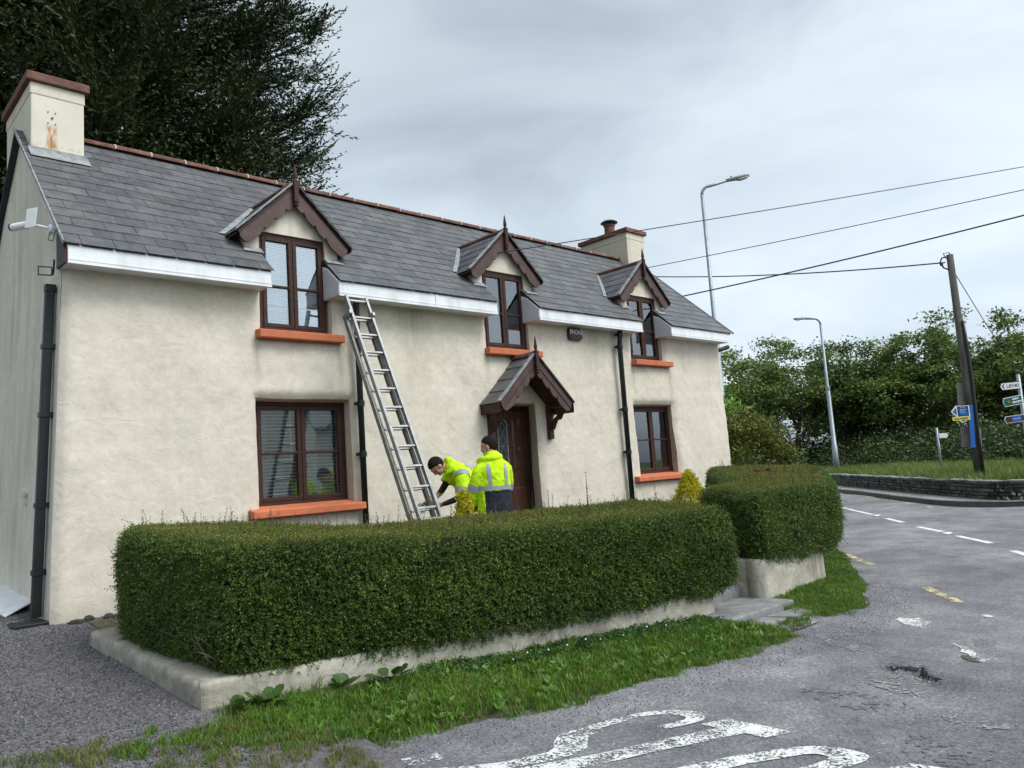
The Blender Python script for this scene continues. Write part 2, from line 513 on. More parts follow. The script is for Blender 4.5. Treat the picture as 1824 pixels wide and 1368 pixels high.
    def build(self, name, mats, parent=None, smooth=False, bevel=0.0, seg=2, kind=None):
        o = link(name, self.mesh(name, mats, smooth), parent)
        if bevel > 0:
            b = o.modifiers.new('bevel', 'BEVEL')
            b.width = bevel
            b.segments = seg
            b.limit_method = 'ANGLE'
            b.angle_limit = rad(40)
        if kind:
            o['kind'] = kind
        return o

def link(name, data, parent=None):
    o = bpy.data.objects.new(name, data)
    COL.objects.link(o)
    if parent is not None:
        o.parent = parent
        root = parent
        while root.parent:
            root = root.parent
        if parent.parent is None:
            o.matrix_parent_inverse = Matrix.Translation(-Vector(parent.location))
        else:
            o.matrix_parent_inverse = parent.matrix_basis.inverted() if parent.matrix_basis != Matrix() else Matrix()
    return o

def tag(o, label=None, cat=None, group=None, kind=None):
    if label: o['label'] = label
    if cat: o['category'] = cat
    if group: o['group'] = group
    if kind: o['kind'] = kind
    return o

def thing(name, loc, label, cat, group=None):
    o = bpy.data.objects.new(name, None)
    COL.objects.link(o)
    o.location = loc
    o.empty_display_size = 0.2
    return tag(o, label, cat, group)

def part_empty(name, parent, label=None):
    """an Empty that groups the sub-parts of one part (its own transform is the identity in world space)"""
    o = link(name, None, parent)
    if label:
        o['label'] = label
    return o

def np_mesh(name, verts, faces, mats, smooth=False):
    """fast mesh from numpy arrays; faces is an (n,3) or (n,4) int array"""
    me = bpy.data.meshes.new(name)
    verts = np.asarray(verts, dtype=np.float32)
    faces = np.asarray(faces, dtype=np.int32)
    k = faces.shape[1]
    me.vertices.add(len(verts))
    me.vertices.foreach_set('co', verts.ravel())
    me.loops.add(faces.size)
    me.loops.foreach_set('vertex_index', faces.ravel())
    me.polygons.add(len(faces))
    me.polygons.foreach_set('loop_start', np.arange(0, faces.size, k, dtype=np.int32))
    me.polygons.foreach_set('loop_total', np.full(len(faces), k, dtype=np.int32))
    if smooth:
        me.polygons.foreach_set('use_smooth', np.ones(len(faces), dtype=bool))
    if not isinstance(mats, (list, tuple)):
        mats = [mats]
    for m in mats:
        me.materials.append(MAT[m] if isinstance(m, str) else m)
    me.update(calc_edges=True)
    return me

def grid_mesh(name, xs, ys, fn, mats, smooth=True, keep=None):
    """grid over xs,ys; fn(X,Y)->(x,y,z) arrays; keep(i,j centres)->mask"""
    X, Y = np.meshgrid(xs, ys, indexing='xy')
    x, y, z = fn(X, Y)
    V = np.stack([x, y, z], -1).reshape(-1, 3)
    nx, ny = len(xs), len(ys)
    I, J = np.meshgrid(np.arange(nx - 1), np.arange(ny - 1), indexing='xy')
    a = (J * nx + I).ravel()
    F = np.stack([a, a + 1, a + 1 + nx, a + nx], -1)
    if keep is not None:
        cx = (X[:-1, :-1] + X[1:, 1:]) / 2
        cy = (Y[:-1, :-1] + Y[1:, 1:]) / 2
        F = F[keep(cx, cy).ravel()]
    return np_mesh(name, V, F, mats, smooth)

def fbm(X, Y, seed=0, scale=1.0, octaves=4):
    """cheap smooth value noise from summed rotated sines"""
    r = np.random.default_rng(seed)
    out = np.zeros_like(X, dtype=float)
    amp, fr = 1.0, scale
    for o in range(octaves):
        for k in range(4):
            a = r.uniform(0, 2 * np.pi)
            ph = r.uniform(0, 2 * np.pi)
            f2 = fr * r.uniform(0.7, 1.4)
            out += amp * 0.25 * np.sin(f2 * (np.cos(a) * X + np.sin(a) * Y) * 2 * np.pi + ph)
        amp *= 0.55
        fr *= 2.1
    return out

def text_mesh(body, size, origin, ax, ay, mat, name, parent, squeeze=1.0, lift=0.0, align='CENTER'):
    cu = bpy.data.curves.new('text', 'FONT')
    cu.body = body
    cu.size = size
    cu.align_x = align
    cu.align_y = 'CENTER'
    cu.resolution_u = 3
    cu.extrude = 0.0015
    t = bpy.data.objects.new('text', cu)
    COL.objects.link(t)
    bpy.context.view_layer.update()
    me = bpy.data.meshes.new_from_object(t.evaluated_get(bpy.context.evaluated_depsgraph_get()))
    bpy.data.objects.remove(t)
    bpy.data.curves.remove(cu)
    ax, ay = Vector(ax).normalized(), Vector(ay).normalized()
    az = ax.cross(ay)
    mt = Matrix(((ax.x * squeeze, ay.x, az.x, origin[0] + az.x * lift), (ax.y * squeeze, ay.y, az.y, origin[1] + az.y * lift),
                 (ax.z * squeeze, ay.z, az.z, origin[2] + az.z * lift), (0, 0, 0, 1)))
    me.transform(mt)
    me.materials.clear()
    me.materials.append(MAT[mat])
    return link(name, me, parent)

# ------------------------------------------------------------------ scattering (foliage, grass: what nobody could count)
def scatter_group(name, objs, density, smin, smax, tilt, seed, align, patch=None):
    srccol = bpy.data.collections.new(name + '_source')
    for o in objs:
        srccol.objects.link(o)
    ng = bpy.data.node_groups.new(name, 'GeometryNodeTree')
    ng.interface.new_socket('Geometry', in_out='INPUT', socket_type='NodeSocketGeometry')
    ng.interface.new_socket('Geometry', in_out='OUTPUT', socket_type='NodeSocketGeometry')
    gi = ng.nodes.new('NodeGroupInput')
    go = ng.nodes.new('NodeGroupOutput')
    dp = ng.nodes.new('GeometryNodeDistributePointsOnFaces')
    dp.inputs['Density'].default_value = density
    dp.inputs['Seed'].default_value = seed
    ip = ng.nodes.new('GeometryNodeInstanceOnPoints')
    ip.inputs['Pick Instance'].default_value = True
    ci = ng.nodes.new('GeometryNodeCollectionInfo')
    ci.inputs['Collection'].default_value = srccol
    ci.inputs['Separate Children'].default_value = True
    ci.inputs['Reset Children'].default_value = True
    rv = ng.nodes.new('FunctionNodeRandomValue')
    rv.data_type = 'FLOAT_VECTOR'
    rv.inputs[0].default_value = (-tilt, -tilt, 0)
    rv.inputs[1].default_value = (tilt, tilt, 6.2832)
    rv.inputs['Seed'].default_value = seed + 5
    rs = ng.nodes.new('FunctionNodeRandomValue')
    rs.data_type = 'FLOAT'
    rs.inputs[2].default_value = smin
    rs.inputs[3].default_value = smax
    rs.inputs['Seed'].default_value = seed + 9
    L = ng.links.new
    if patch:
        # uneven growth: density follows a noise over the ground
        nz = ng.nodes.new('ShaderNodeTexNoise')
        nz.inputs['Scale'].default_value = patch[0]
        nz.inputs['Detail'].default_value = 4
        mr = ng.nodes.new('ShaderNodeMapRange')
        mr.inputs['From Min'].default_value = 0.36
        mr.inputs['From Max'].default_value = 0.62
        mr.inputs['To Min'].default_value = density * patch[1]
        mr.inputs['To Max'].default_value = density * 1.15
        L(nz.outputs[0], mr.inputs['Value'])
        L(mr.outputs[0], dp.inputs['Density'])
    L(gi.outputs[0], dp.inputs['Mesh'])
    L(dp.outputs['Points'], ip.inputs['Points'])
    L(ci.outputs[0], ip.inputs['Instance'])
    if align:
        rr = ng.nodes.new('FunctionNodeRotateRotation')
        rr.rotation_space = 'LOCAL'
        L(dp.outputs['Rotation'], rr.inputs[0])
        L(rv.outputs[0], rr.inputs[1])
        L(rr.outputs[0], ip.inputs['Rotation'])
    else:
        L(rv.outputs[0], ip.inputs['Rotation'])
    L(rs.outputs[1], ip.inputs['Scale'])
    L(ip.outputs[0], go.inputs[0])
    return ng

def scatter(name, me, objs, density, smin=0.7, smax=1.3, tilt=0.6, seed=1, align=True, parent=None, patch=None):
    o = link(name, me, parent)
    md = o.modifiers.new('scatter', 'NODES')
    md.node_group = scatter_group(name, objs, density, smin, smax, tilt, seed, align, patch)
    o['kind'] = 'stuff'
    return o

def free_obj(name, me):
    return bpy.data.objects.new(name, me)

def leaf_quad(rng, pos, direction, length, width, roll):
    d = Vector(direction).normalized()
    s = d.orthogonal().normalized()
    s = Matrix.Rotation(roll, 3, d) @ s
    p = Vector(pos)
    return [p, p + d * length * 0.5 + s * width * 0.5, p + d * length, p + d * length * 0.5 - s * width * 0.5]

def shoot(name, n, length, leaf_l, leaf_w, mats, seed, spread=0.9, stem_r=0.0015, curve=0.2, stem_idx=0):
    """a twig along +z with small leaves in pairs"""
    r = random.Random(seed)
    b = MB()
    bend = Vector((r.uniform(-curve, curve), r.uniform(-curve, curve), 0))
    pts = [Vector((0, 0, -0.03)) + (Vector((0, 0, 1)) * (length + 0.03) * t) + bend * length * t * t for t in (0, 0.35, 0.7, 1)]
    if stem_r:
        b.tube(pts, [stem_r, stem_r, stem_r * 0.8, stem_r * 0.4], 3, False)
    b.cur = 1
    for k in range(n):
        t = (k + 0.6) / n
        p = Vector((0, 0, length * t)) + bend * length * t * t
        a = k * 2.4 + r.uniform(-0.4, 0.4)
        d = Vector((math.cos(a) * spread, math.sin(a) * spread, r.uniform(0.15, 0.9)))
        q = leaf_quad(r, p, d, leaf_l * r.uniform(0.7, 1.2), leaf_w * r.uniform(0.8, 1.2), r.uniform(0, 6.28))
        b.add(q, [(0, 1, 2, 3)])
    return free_obj(name, b.mesh(name, mats))

def leaf_cloud(centres, n_each, sx, sz, ll, lw, rng, flat=0.35):
    """leaf quads gaussian-scattered about clump centres; returns verts, faces"""
    C = np.repeat(np.asarray(centres, float), n_each, axis=0)
    n = len(C)
    sxa = np.repeat(np.broadcast_to(sx, (len(centres),)), n_each) if np.ndim(sx) else np.full(n, sx)
    P = C + np.stack([rng.normal(0, 1, n) * sxa, rng.normal(0, 1, n) * sxa, rng.normal(0, 1, n) * sz], -1)
    D = rng.normal(0, 1, (n, 3))
    D[:, 2] *= flat * 1.6
    D /= np.linalg.norm(D, axis=1, keepdims=True)
    U = rng.normal(0, 1, (n, 3))
    S = np.cross(D, U)
    S[:, 2] *= 0.6
    S /= np.linalg.norm(S, axis=1, keepdims=True) + 1e-9
    L = (ll * rng.uniform(0.6, 1.3, n))[:, None]
    W = (lw * rng.uniform(0.7, 1.3, n))[:, None]
    V = np.stack([P, P + D * L * 0.5 + S * W * 0.5, P + D * L, P + D * L * 0.5 - S * W * 0.5], 1).reshape(-1, 3)
    F = np.arange(n * 4).reshape(-1, 4)
    return V, F
# ================================================================== THE SETTING
def road_extra(nt, c):
    # chippings: light and dark aggregate, plus broad worn and patched areas
    v = N(nt, 'ShaderNodeTexVoronoi')
    v.inputs['Scale'].default_value = 75
    nt.links.new(world_pos(nt), v.inputs['Vector'])
    cr = ramp_node(nt, v.outputs['Color'], [(0.05, (0.45, 0.45, 0.46)), (0.5, (0.95, 0.95, 0.96)), (0.84, (1.2, 1.2, 1.2)), (0.97, (2.1, 2.1, 2.05))])
    c = mixc(nt, 0.85, c, cr.outputs['Color'], 'MULTIPLY')
    b = noise_node(nt, world_pos(nt), 0.45, 7, 0.65, 0.4)
    br = ramp_node(nt, b.outputs['Fac'], [(0.34, (0.68, 0.67, 0.71)), (0.50, (1.0, 1.0, 1.0)), (0.68, (1.42, 1.40, 1.36))])
    return mixc(nt, 0.9, c, br.outputs['Color'], 'MULTIPLY')
MAT['asphalt'] = M('road_asphalt', [(0.150, 0.147, 0.156), (0.205, 0.201, 0.209), (0.265, 0.259, 0.262)], 2.2, 0.85, 1.0, 105, spec=0.3,
                   extra=road_extra, bdist=0.010, bdetail=4)
MAT['gravel'] = M('yard_gravel', [(0.085, 0.080, 0.088), (0.135, 0.128, 0.135), (0.20, 0.192, 0.195)], 30, 0.9, 1.0, 60, spec=0.25, bdist=0.015,
                  extra=lambda nt, c: mixc(nt, 0.8, c, ramp_node(nt, noise_node(nt, world_pos(nt), 0.8, 6, 0.6).outputs['Fac'],
                                           [(0.35, (0.75, 0.74, 0.74)), (0.65, (1.2, 1.18, 1.16))]).outputs['Color'], 'MULTIPLY'))
MAT['pebble'] = M('loose_chippings', [(0.070, 0.067, 0.075), (0.14, 0.135, 0.14)], 18, 0.85, rnd=((0.45, 0.45, 0.47), (1.9, 1.9, 1.9)))
MAT['soil'] = M('verge_soil', [(0.035, 0.030, 0.018), (0.06, 0.055, 0.028), (0.09, 0.085, 0.05)], 6, 0.95, 0.8, 40, bdist=0.01)
MAT['field'] = M('field_grass', [(0.035, 0.06, 0.015), (0.06, 0.10, 0.025), (0.09, 0.13, 0.04)], 1.2, 0.9, 0.6, 12, bdist=0.05)
MAT['concrete'] = M('path_concrete', [(0.21, 0.21, 0.205), (0.27, 0.268, 0.26), (0.34, 0.335, 0.32)], 4, 0.9, 0.6, 60, bdist=0.004)
MAT['step_concrete'] = M('step_concrete', [(0.13, 0.13, 0.13), (0.20, 0.20, 0.198), (0.28, 0.275, 0.26)], 7, 0.9, 0.8, 70, bdist=0.005)
MAT['kerb'] = M('kerb_stone', [(0.07, 0.072, 0.072), (0.12, 0.122, 0.12)], 6, 0.85, 0.5, 50)

def sstep(a, b, x):
    t = np.clip((x - a) / (b - a), 0, 1)
    return t * t * (3 - 2 * t)

# edge of the tarmac in front of the verge, west to east, then round the corner and along the main road
EDGE = [(-14, 3.9), (-4, 3.85), (0.0, 4.15), (1.2, 4.25), (2.14, 4.37), (2.98, 4.1), (3.85, 3.76), (4.88, 3.58), (6.1, 3.50), (7.12, 3.40), (8.1, 3.47),
        (8.97, 3.81), (10.2, 4.45), (11.63, 5.26), (14.0, 6.75), (17.0, 8.9), (22.0, 13.0), (30.0, 20.5), (45, 36)]
EX = np.array([p[0] for p in EDGE]); EY = np.array([p[1] for p in EDGE])
def edge_y(x):
    return np.interp(x, EX, EY)

# the one great sheet of ground
gb = np.linspace(-1, 1, 41)
gx = np.sign(gb) * np.abs(gb) ** 2.2 * 900
def ground_fn(X, Y):
    x, y = X + 15, Y + 10
    d = np.hypot(x - 15, y - 5)
    return x, y, -0.12 + sstep(60, 400, d) * 3.0 * (0.5 + 0.5 * fbm(x, y, 3, 0.002, 3))
tag(link('ground', grid_mesh('ground', gx, gx, ground_fn, 'field')), 'wide green field ground reaching to the horizon', 'ground', kind='structure')

# road: one tarmac sheet, finely meshed where it is near
def road_z(x, y):
    z = 0.012 * fbm(x, y, 11, 0.16, 4) + 0.004 * fbm(x, y, 12, 1.1, 3)
    # the broken ridge and the hollow beside it
    cx = np.interp(y, [1.75, 2.0, 2.06, 2.12, 2.17, 2.21, 2.28, 2.35, 2.44], [5.70, 5.72, 5.75, 5.78, 5.85, 5.94, 5.92, 5.89, 5.92])
    along = sstep(1.65, 1.95, y) * (1 - sstep(2.3, 2.6, y))
    d = x - cx + 0.02 * fbm(x, y, 14, 3.0, 3)
    z += along * (0.034 * sstep(-0.03, 0.008, d) * (1 - sstep(0.05, 0.4, d)) - 0.040 * np.exp(-((d + 0.05) / 0.10) ** 2))
    d2 = np.hypot((x - 6.95) / 0.13, (y - 2.18) / 0.13)
    z -= 0.035 * np.exp(-d2 ** 4)
    d3 = np.hypot((x - 4.9) / 0.5, (y - 1.75) / 0.3)
    z -= 0.012 * np.exp(-d3 ** 2)
    return z
def road_fn(X, Y):
    return X, Y, road_z(X, Y)
fx = np.concatenate([np.linspace(-16, 1.0, 30), np.arange(1.05, 9.0, 0.05), np.linspace(9.05, 14, 60), np.linspace(14.3, 62, 90)])
fy = np.concatenate([np.linspace(-22, 0.4, 40), np.arange(0.45, 4.6, 0.05), np.linspace(4.7, 14, 60), np.linspace(14.3, 44, 60)])
road = tag(link('road', grid_mesh('road', fx, fy, road_fn, 'asphalt', keep=lambda x, y: (y < edge_y(x) + 0.35))), 'grey worn asphalt road and junction', 'road', kind='structure')

# loose gravel yard beside the house
def yard_z(x, y):
    return np.clip(0.085 * (y - 3.5), 0, 0.6) * (1 - 0.0 * x)
def yard_fn(X, Y):
    z = 0.010 + 0.995 * yard_z(X, Y) + 0.010 * fbm(X, Y, 21, 0.5, 3)
    return X, Y, z - 0.03 * sstep(3.95, 3.6, Y)
tag(link('gravel_yard', grid_mesh('gravel_yard', np.linspace(-14, 2.6, 120), np.linspace(3.75, 16, 120), yard_fn, 'gravel')), 'dark grey loose gravel yard left of the cottage', 'gravel', kind='structure')

# verge between garden wall and road
WALL_A, WALL_B = (2.08, 5.36), (6.66, 4.33)
def wall_y(x):
    return np.interp(x, [2.0, 2.08, 6.66, 7.55, 9.09, 12, 16], [5.40, 5.36, 4.33, 4.28, 4.35, 6.0, 8.3])
def verge_z(x, y):
    t = np.clip((y - edge_y(x)) / np.maximum(wall_y(x) - edge_y(x), 0.2), 0, 1.3)
    top = np.interp(x, [0, 2.1, 4.5, 6.6, 9, 14], [0.10, 0.13, 0.05, 0.015, 0.03, 0.08])
    e_ = np.where(x < 7.0, sstep(1.9, 2.25, x) * (1 - sstep(6.38, 6.64, x)), sstep(7.22, 7.7, x))
    return -0.022 - 0.05 * (1 - e_) + t * top + 0.062 * sstep(-0.05, 0.22, t) + 0.014 * fbm(x, y, 31, 0.8, 3) + 0.010 * fbm(x, y, 32, 3.1, 3)
def strip(name, xs, t0, t1, nt_, mats, zoff=0.0, inner=None, outer=None, wob=0.0):
    ts = np.linspace(t0, t1, nt_)
    def fn(X, T):
        a = (outer or edge_y)(X) + wob * fbm(X, T * 0, 5, 0.9, 4)
        b = (inner or wall_y)(X)
        y = a + (b - a) * T
        return X, y, verge_z(X, y) + zoff
    return grid_mesh(name, xs, ts, fn, mats)
tag(link('verge', strip('verge', np.linspace(1.98, 6.62, 160), -0.06, 1.15, 30, 'soil', wob=0.06)), 'soil of the grass verge below the garden wall', 'verge', kind='structure')
tag(link('verge', strip('verge', np.linspace(7.30, 14, 170), -0.06, 1.15, 24, 'soil', wob=0.05)), 'soil of the grass verge round the corner hedge', 'verge', kind='structure')

# raised garden behind the wall
def garden_fn(X, Y):
    return X, Y, 0.30 + 0.05 * np.clip(Y - 5.5, 0, 3) + 0.02 * fbm(X, Y, 41, 0.7, 3)
def in_garden(x, y):
    return (y > wall_y(x) + 0.1) & ((x < 6.6) | (x > 7.62) | (y > 4.95)) & (y < np.interp(x, [2, 9.1, 14.2], [9, 9, 9]))
tag(link('garden', grid_mesh('garden', np.linspace(2.2, 14.3, 100), np.linspace(4.4, 8.7, 60), garden_fn, 'soil', keep=in_garden)), 'raised garden bed soil behind the low wall', 'garden', kind='structure')

# far side of the main road: kerb, footpath, bank
KERB = [(45, 28.4), (36, 19.9), (31.5, 15.6), (28.4, 12.79), (25.65, 10.46), (23.32, 8.74), (21.86, 7.5), (20.75, 6.5), (20.30, 5.7), (20.35, 4.95), (21.2, 4.1), (24, 2.6), (32, -1.2), (48, -8)]
WALLP = [(45, 26.9), (37.0, 19.2), (31.0, 13.93), (27.79, 11.31), (23.98, 8.2), (22.3, 6.75), (21.45, 6.0), (21.05, 5.4), (21.2, 4.9), (22.3, 4.15), (25, 2.9), (33, -0.7), (48, -7.3)]
def resample(pts, step):
    pts = [Vector((*p, 0)) for p in pts]
    out, d = [], 0.0
    for a, b in zip(pts[:-1], pts[1:]):
        n = max(1, int(round((b - a).length / step)))
        for i in range(n):
            out.append(a + (b - a) * (i / n))
    out.append(pts[-1])
    # light smoothing
    for _ in range(3):
        out = [out[0]] + [(out[i - 1] + out[i] * 2 + out[i + 1]) / 4 for i in range(1, len(out) - 1)] + [out[-1]]
    return out
def interp_path(P, u):
    s = u * (len(P) - 1)
    i = min(int(s), len(P) - 2)
    return P[i] + (P[i + 1] - P[i]) * (s - i)
KP, WP = resample(KERB, 0.6), resample(WALLP, 0.6)
nS = 120
b = MB()
v = []
for i in range(nS + 1):
    k, w = interp_path(KP, i / nS), interp_path(WP, i / nS)
    d = (w - k).normalized()
    v += [(k + d * 0.13) + Vector((0, 0, 0.118)), w + d * 0.15 + Vector((0, 0, 0.13))]
b.add(v, [(2 * i, 2 * i + 1, 2 * i + 3, 2 * i + 2) for i in range(nS)])
footpath = b.build('footpath', 'concrete')
tag(footpath, 'pale concrete footpath on the far side of the road', 'footpath', kind='structure')
# kerb stones, piece by piece
kerb = thing('kerb', (20.3, 5.7, 0), 'dark kerb stones edging the far footpath', 'kerb')
tag(kerb, kind='structure')
KP2 = resample(KERB, 0.95)
for i in range(len(KP2) - 1):
    a, c = KP2[i], KP2[i + 1]
    t = (c - a).normalized()
    n = Vector((-t.y, t.x, 0))
    w = interp_path(WP, i / (len(KP2) - 1)) - a
    if n.dot(w) < 0:
        n = -n
    m = MB()
    m.obox((a + c) / 2 + n * 0.065 + Vector((0, 0, 0.04 + 0.003 * (i % 3))), t, n, (0, 0, 1), (c - a).length / 2 - 0.006, 0.068, 0.085)
    m.build('kerb_stone', 'kerb', kerb, bevel=0.015)

# bank behind the wall, rising away
v = []
nB = 16
for i in range(nS + 1):
    k, w = interp_path(KP, i / nS), interp_path(WP, i / nS)
    d = Vector((0.90, 0.44, 0)) if i > nS * 0.45 else ((w - k).normalized() + Vector((0.9, -0.3, 0))).normalized()
    for j in range(nB + 1):
        u = j / nB
        p = w + d * (0.2 + 26 * u ** 1.6)
        v.append((p.x, p.y, 0.40 + 0.12 * min(1, u * 6) + 0.3 * u + 0.05 * mnoise.noise(Vector((p.x * 0.5, p.y * 0.5, 0)))))
b = MB()
b.add(v, [(i * (nB + 1) + j, i * (nB + 1) + j + 1, (i + 1) * (nB + 1) + j + 1, (i + 1) * (nB + 1) + j) for i in range(nS) for j in range(nB)])
bank = b.build('bank', 'field', smooth=True)
tag(bank, 'grassy bank behind the roadside stone wall', 'bank', kind='structure')

# ------------------------------------------------------------------ road paint
def worn_paint(name, col, wear, scale=55):
    m, nt, b = mat_nodes(name)
    vec = world_pos(nt)
    n = noise_node(nt, vec, scale, 4, 0.75)
    n2 = noise_node(nt, vec, 5, 4, 0.6)
    ad = N(nt, 'ShaderNodeMath', operation='MULTIPLY_ADD')
    ad.inputs[1].default_value = 0.62
    n3 = N(nt, 'ShaderNodeMath', operation='MULTIPLY')
    n3.inputs[1].default_value = 0.38
    nt.links.new(n2.outputs['Fac'], n3.inputs[0])
    nt.links.new(n.outputs['Fac'], ad.inputs[0])
    nt.links.new(n3.outputs[0], ad.inputs[2])
    r = ramp_node(nt, ad.outputs[0], [(wear, (0, 0, 0)), (wear + 0.03, (1, 1, 1))])
    dirt = noise_node(nt, vec, 9, 5, 0.6)
    dr = ramp_node(nt, dirt.outputs['Fac'], [(0.3, tuple(c * 0.72 for c in col)), (0.6, col)])
    nt.links.new(dr.outputs['Color'], b.inputs['Base Color'])
    b.inputs['Roughness'].default_value = 0.75
    tr = N(nt, 'ShaderNodeBsdfTransparent')
    ms = N(nt, 'ShaderNodeMixShader')
    nt.links.new(r.outputs['Color'], ms.inputs['Fac'])
    nt.links.new(tr.outputs[0], ms.inputs[1])
    nt.links.new(b.outputs[0], ms.inputs[2])
    nt.links.new(ms.outputs[0], nt.nodes['Material Output'].inputs['Surface'])
    return m
MAT['paint_white'] = worn_paint('worn_white_road_paint', (0.72, 0.72, 0.69), 0.475)
MAT['paint_fresh'] = worn_paint('white_road_paint', (0.74, 0.74, 0.72), 0.38)
MAT['paint_yellow'] = worn_paint('worn_yellow_road_paint', (0.72, 0.60, 0.28), 0.485)
MAT['paint_old'] = worn_paint('scraps_of_white_road_paint', (0.70, 0.70, 0.67), 0.485, 45)

def paint_poly(pts, name, mat, lab, grp):
    """flat painted shape on the tarmac, cut fine enough to follow it"""
    bm = bmesh.new()
    polys = pts if isinstance(pts[0], list) else [pts]
    fs = [bm.faces.new([bm.verts.new((x, y, 0)) for x, y in pl]) for pl in polys]
    bmesh.ops.triangulate(bm, faces=fs)
    for _ in range(3):
        lg = [e_ for e_ in bm.edges if e_.calc_length() > 0.10]
        if lg:
            bmesh.ops.subdivide_edges(bm, edges=lg, cuts=1)
            bmesh.ops.triangulate(bm, faces=bm.faces)
    for q in bm.verts:
        q.co.z = float(road_z(np.array(q.co.x), np.array(q.co.y))) + 0.006
    me = bpy.data.meshes.new(name)
    bm.to_mesh(me)
    bm.free()
    me.materials.append(MAT[mat])
    o = link(name, me, road)
    o['label'] = lab
    return o

def dash(p, q, w):
    p, q = Vector(p), Vector(q)
    t = (q - p).normalized()
    n = Vector((-t.y, t.x)) * w / 2
    return [tuple(p + n), tuple(p - n), tuple(q - n), tuple(q + n)]

for i, (p, q) in enumerate([((24.5, 11.95), (18.72, 7.63)), ((17.70, 6.94), (16.81, 6.25)), ((16.02, 5.69), (15.15, 4.98)), ((14.38, 4.51), (13.45, 3.77)), ((12.71, 3.30), (11.7, 2.6)), ((10.9, 1.95), (9.9, 1.2))]):
    paint_poly(dash(p, q, 0.11), 'lane_dash', 'paint_fresh', ['long white centre line dash nearest the stone wall', 'first short white centre dash after the long one', 'second short white centre dash after the long one',
               'third short white centre dash beside the road stud', 'white centre dash cut by the right edge', 'white centre dash beyond the right edge'][i], 'white centre line dashes')
for i, (p, q) in enumerate([((12.06, 5.48), (10.85, 4.50)), ((9.29, 3.31), (8.52, 2.73)), ((26.76, 11.46), (24.92, 10.08)), ((24.03, 9.39), (22.04, 7.95)), ((29.4, 13.6), (27.6, 12.23)), ((21.09, 7.24), (20.7, 6.96)), ((20.08, 5.97), (20.05, 5.79))]):
    paint_poly(dash(p, q, 0.10), 'edge_dash', 'paint_yellow', ['yellow edge dash beside the corner grass', 'worn yellow edge dash in the junction mouth', 'yellow dash by the far kerb, middle one', 'longest yellow dash by the far kerb, nearest the bend',
               'yellow dash by the far kerb next to the hedge', 'short worn yellow mark where the far kerb bends', 'worn yellow scrap at the far kerb corner'][i], 'yellow edge dashes')
CRACK = [(5.92, 2.44), (5.89, 2.35), (5.92, 2.28), (5.94, 2.21), (5.85, 2.17), (5.78, 2.12), (5.75, 2.06), (5.72, 2.0)]
POT = [(6.50, 2.12), (6.42, 2.09), (6.37, 2.04), (6.33, 2.0), (6.34, 1.95), (6.42, 1.97), (6.49, 2.01), (6.54, 2.06)]
PALE = [(5.83, 2.33), (5.80, 2.15), (5.71, 2.06), (5.58, 1.96), (5.49, 1.86), (5.40, 1.78), (5.28, 1.83), (5.32, 1.95), (5.27, 2.08), (5.36, 2.3), (5.45, 2.42), (5.60, 2.46)]
SCRAP = [(6.93, 2.30), (6.88, 2.21), (6.81, 2.16), (6.72, 2.13), (6.62, 2.05), (6.52, 2.03), (6.47, 1.97), (6.43, 1.91), (6.34, 1.93), (6.39, 1.98), (6.50, 2.06), (6.57, 2.09), (6.61, 2.16), (6.70, 2.17), (6.78, 2.23), (6.86, 2.29)]
# scraps of the old stop line
def blob(cx, cy, ax, ay, lx, ly, seed):
    r = random.Random(seed)
    out = []
    for k in range(14):
        a = 2 * math.pi * k / 14
        rr = r.uniform(0.7, 1.15)
        u, v_ = math.cos(a) * lx * rr, math.sin(a) * ly * rr
        out.append((cx + ax * u - ay * v_, cy + ay * u + ax * v_))
    return out
paint_poly(blob(7.50, 2.80, 0.74, 0.67, 0.24, 0.13, 1), 'stop_line_scrap', 'paint_old', 'small worn white scrap of the old stop line', 'stop line scraps')
paint_poly(SCRAP, 'stop_line_scrap', 'paint_white', 'larger white scrap of stop line beside a pothole', 'stop line scraps')
paint_poly(blob(8.0, 2.35, 0.74, 0.67, 0.07, 0.05, 3), 'stop_line_scrap', 'paint_old', 'tiny white paint scrap by the yellow dash', 'stop line scraps')
# STOP, read by a driver coming out of the side road; u = reading direction, v = up the letters
T0 = Vector((4.235, 2.52)); UV_U = Vector((0.0, -1.0)); UV_V = Vector((0.896, -0.444))
def uv(u, v_):
    p = T0 + UV_U * u + UV_V * v_
    return (p.x, p.y)
def stroke(pts, wu, wv):
    """ribbon along uv points with a chisel-like width (wu across, wv up)"""
    L_, R_ = [], []
    n = len(pts)
    for i, (u, v_) in enumerate(pts):
        a = pts[max(0, i - 1)]; c = pts[min(n - 1, i + 1)]
        t = Vector((c[0] - a[0], c[1] - a[1])).normalized()
        nn = Vector((-t.y * wu / 2, t.x * wv / 2))
        L_.append(uv(u + nn.x, v_ + nn.y)); R_.append(uv(u - nn.x, v_ - nn.y))
    return L_ + R_[::-1]
def arc(cu, cv, ru, rv, a0, a1, n=14):
    return [(cu + ru * math.cos(rad(a0 + (a1 - a0) * k / n)), cv + rv * math.sin(rad(a0 + (a1 - a0) * k / n))) for k in range(n + 1)]
SH = 1.70
s_top = [(-0.29, -0.38), (-0.29, -0.26), (-0.31, -0.14), (-0.37, -0.06), (-0.46, -0.04), (-0.55, -0.08), (-0.59, -0.18), (-0.60, -0.30), (-0.58, -0.45), (-0.54, -0.60), (-0.49, -0.74)]
s_low = [(-0.50, -0.70), (-0.44, -0.83), (-0.35, -0.92), (-0.26, -0.99), (-0.20, -1.10), (-0.17, -1.26), (-0.17, -1.45), (-0.20, -1.64), (-0.27, -1.82)]
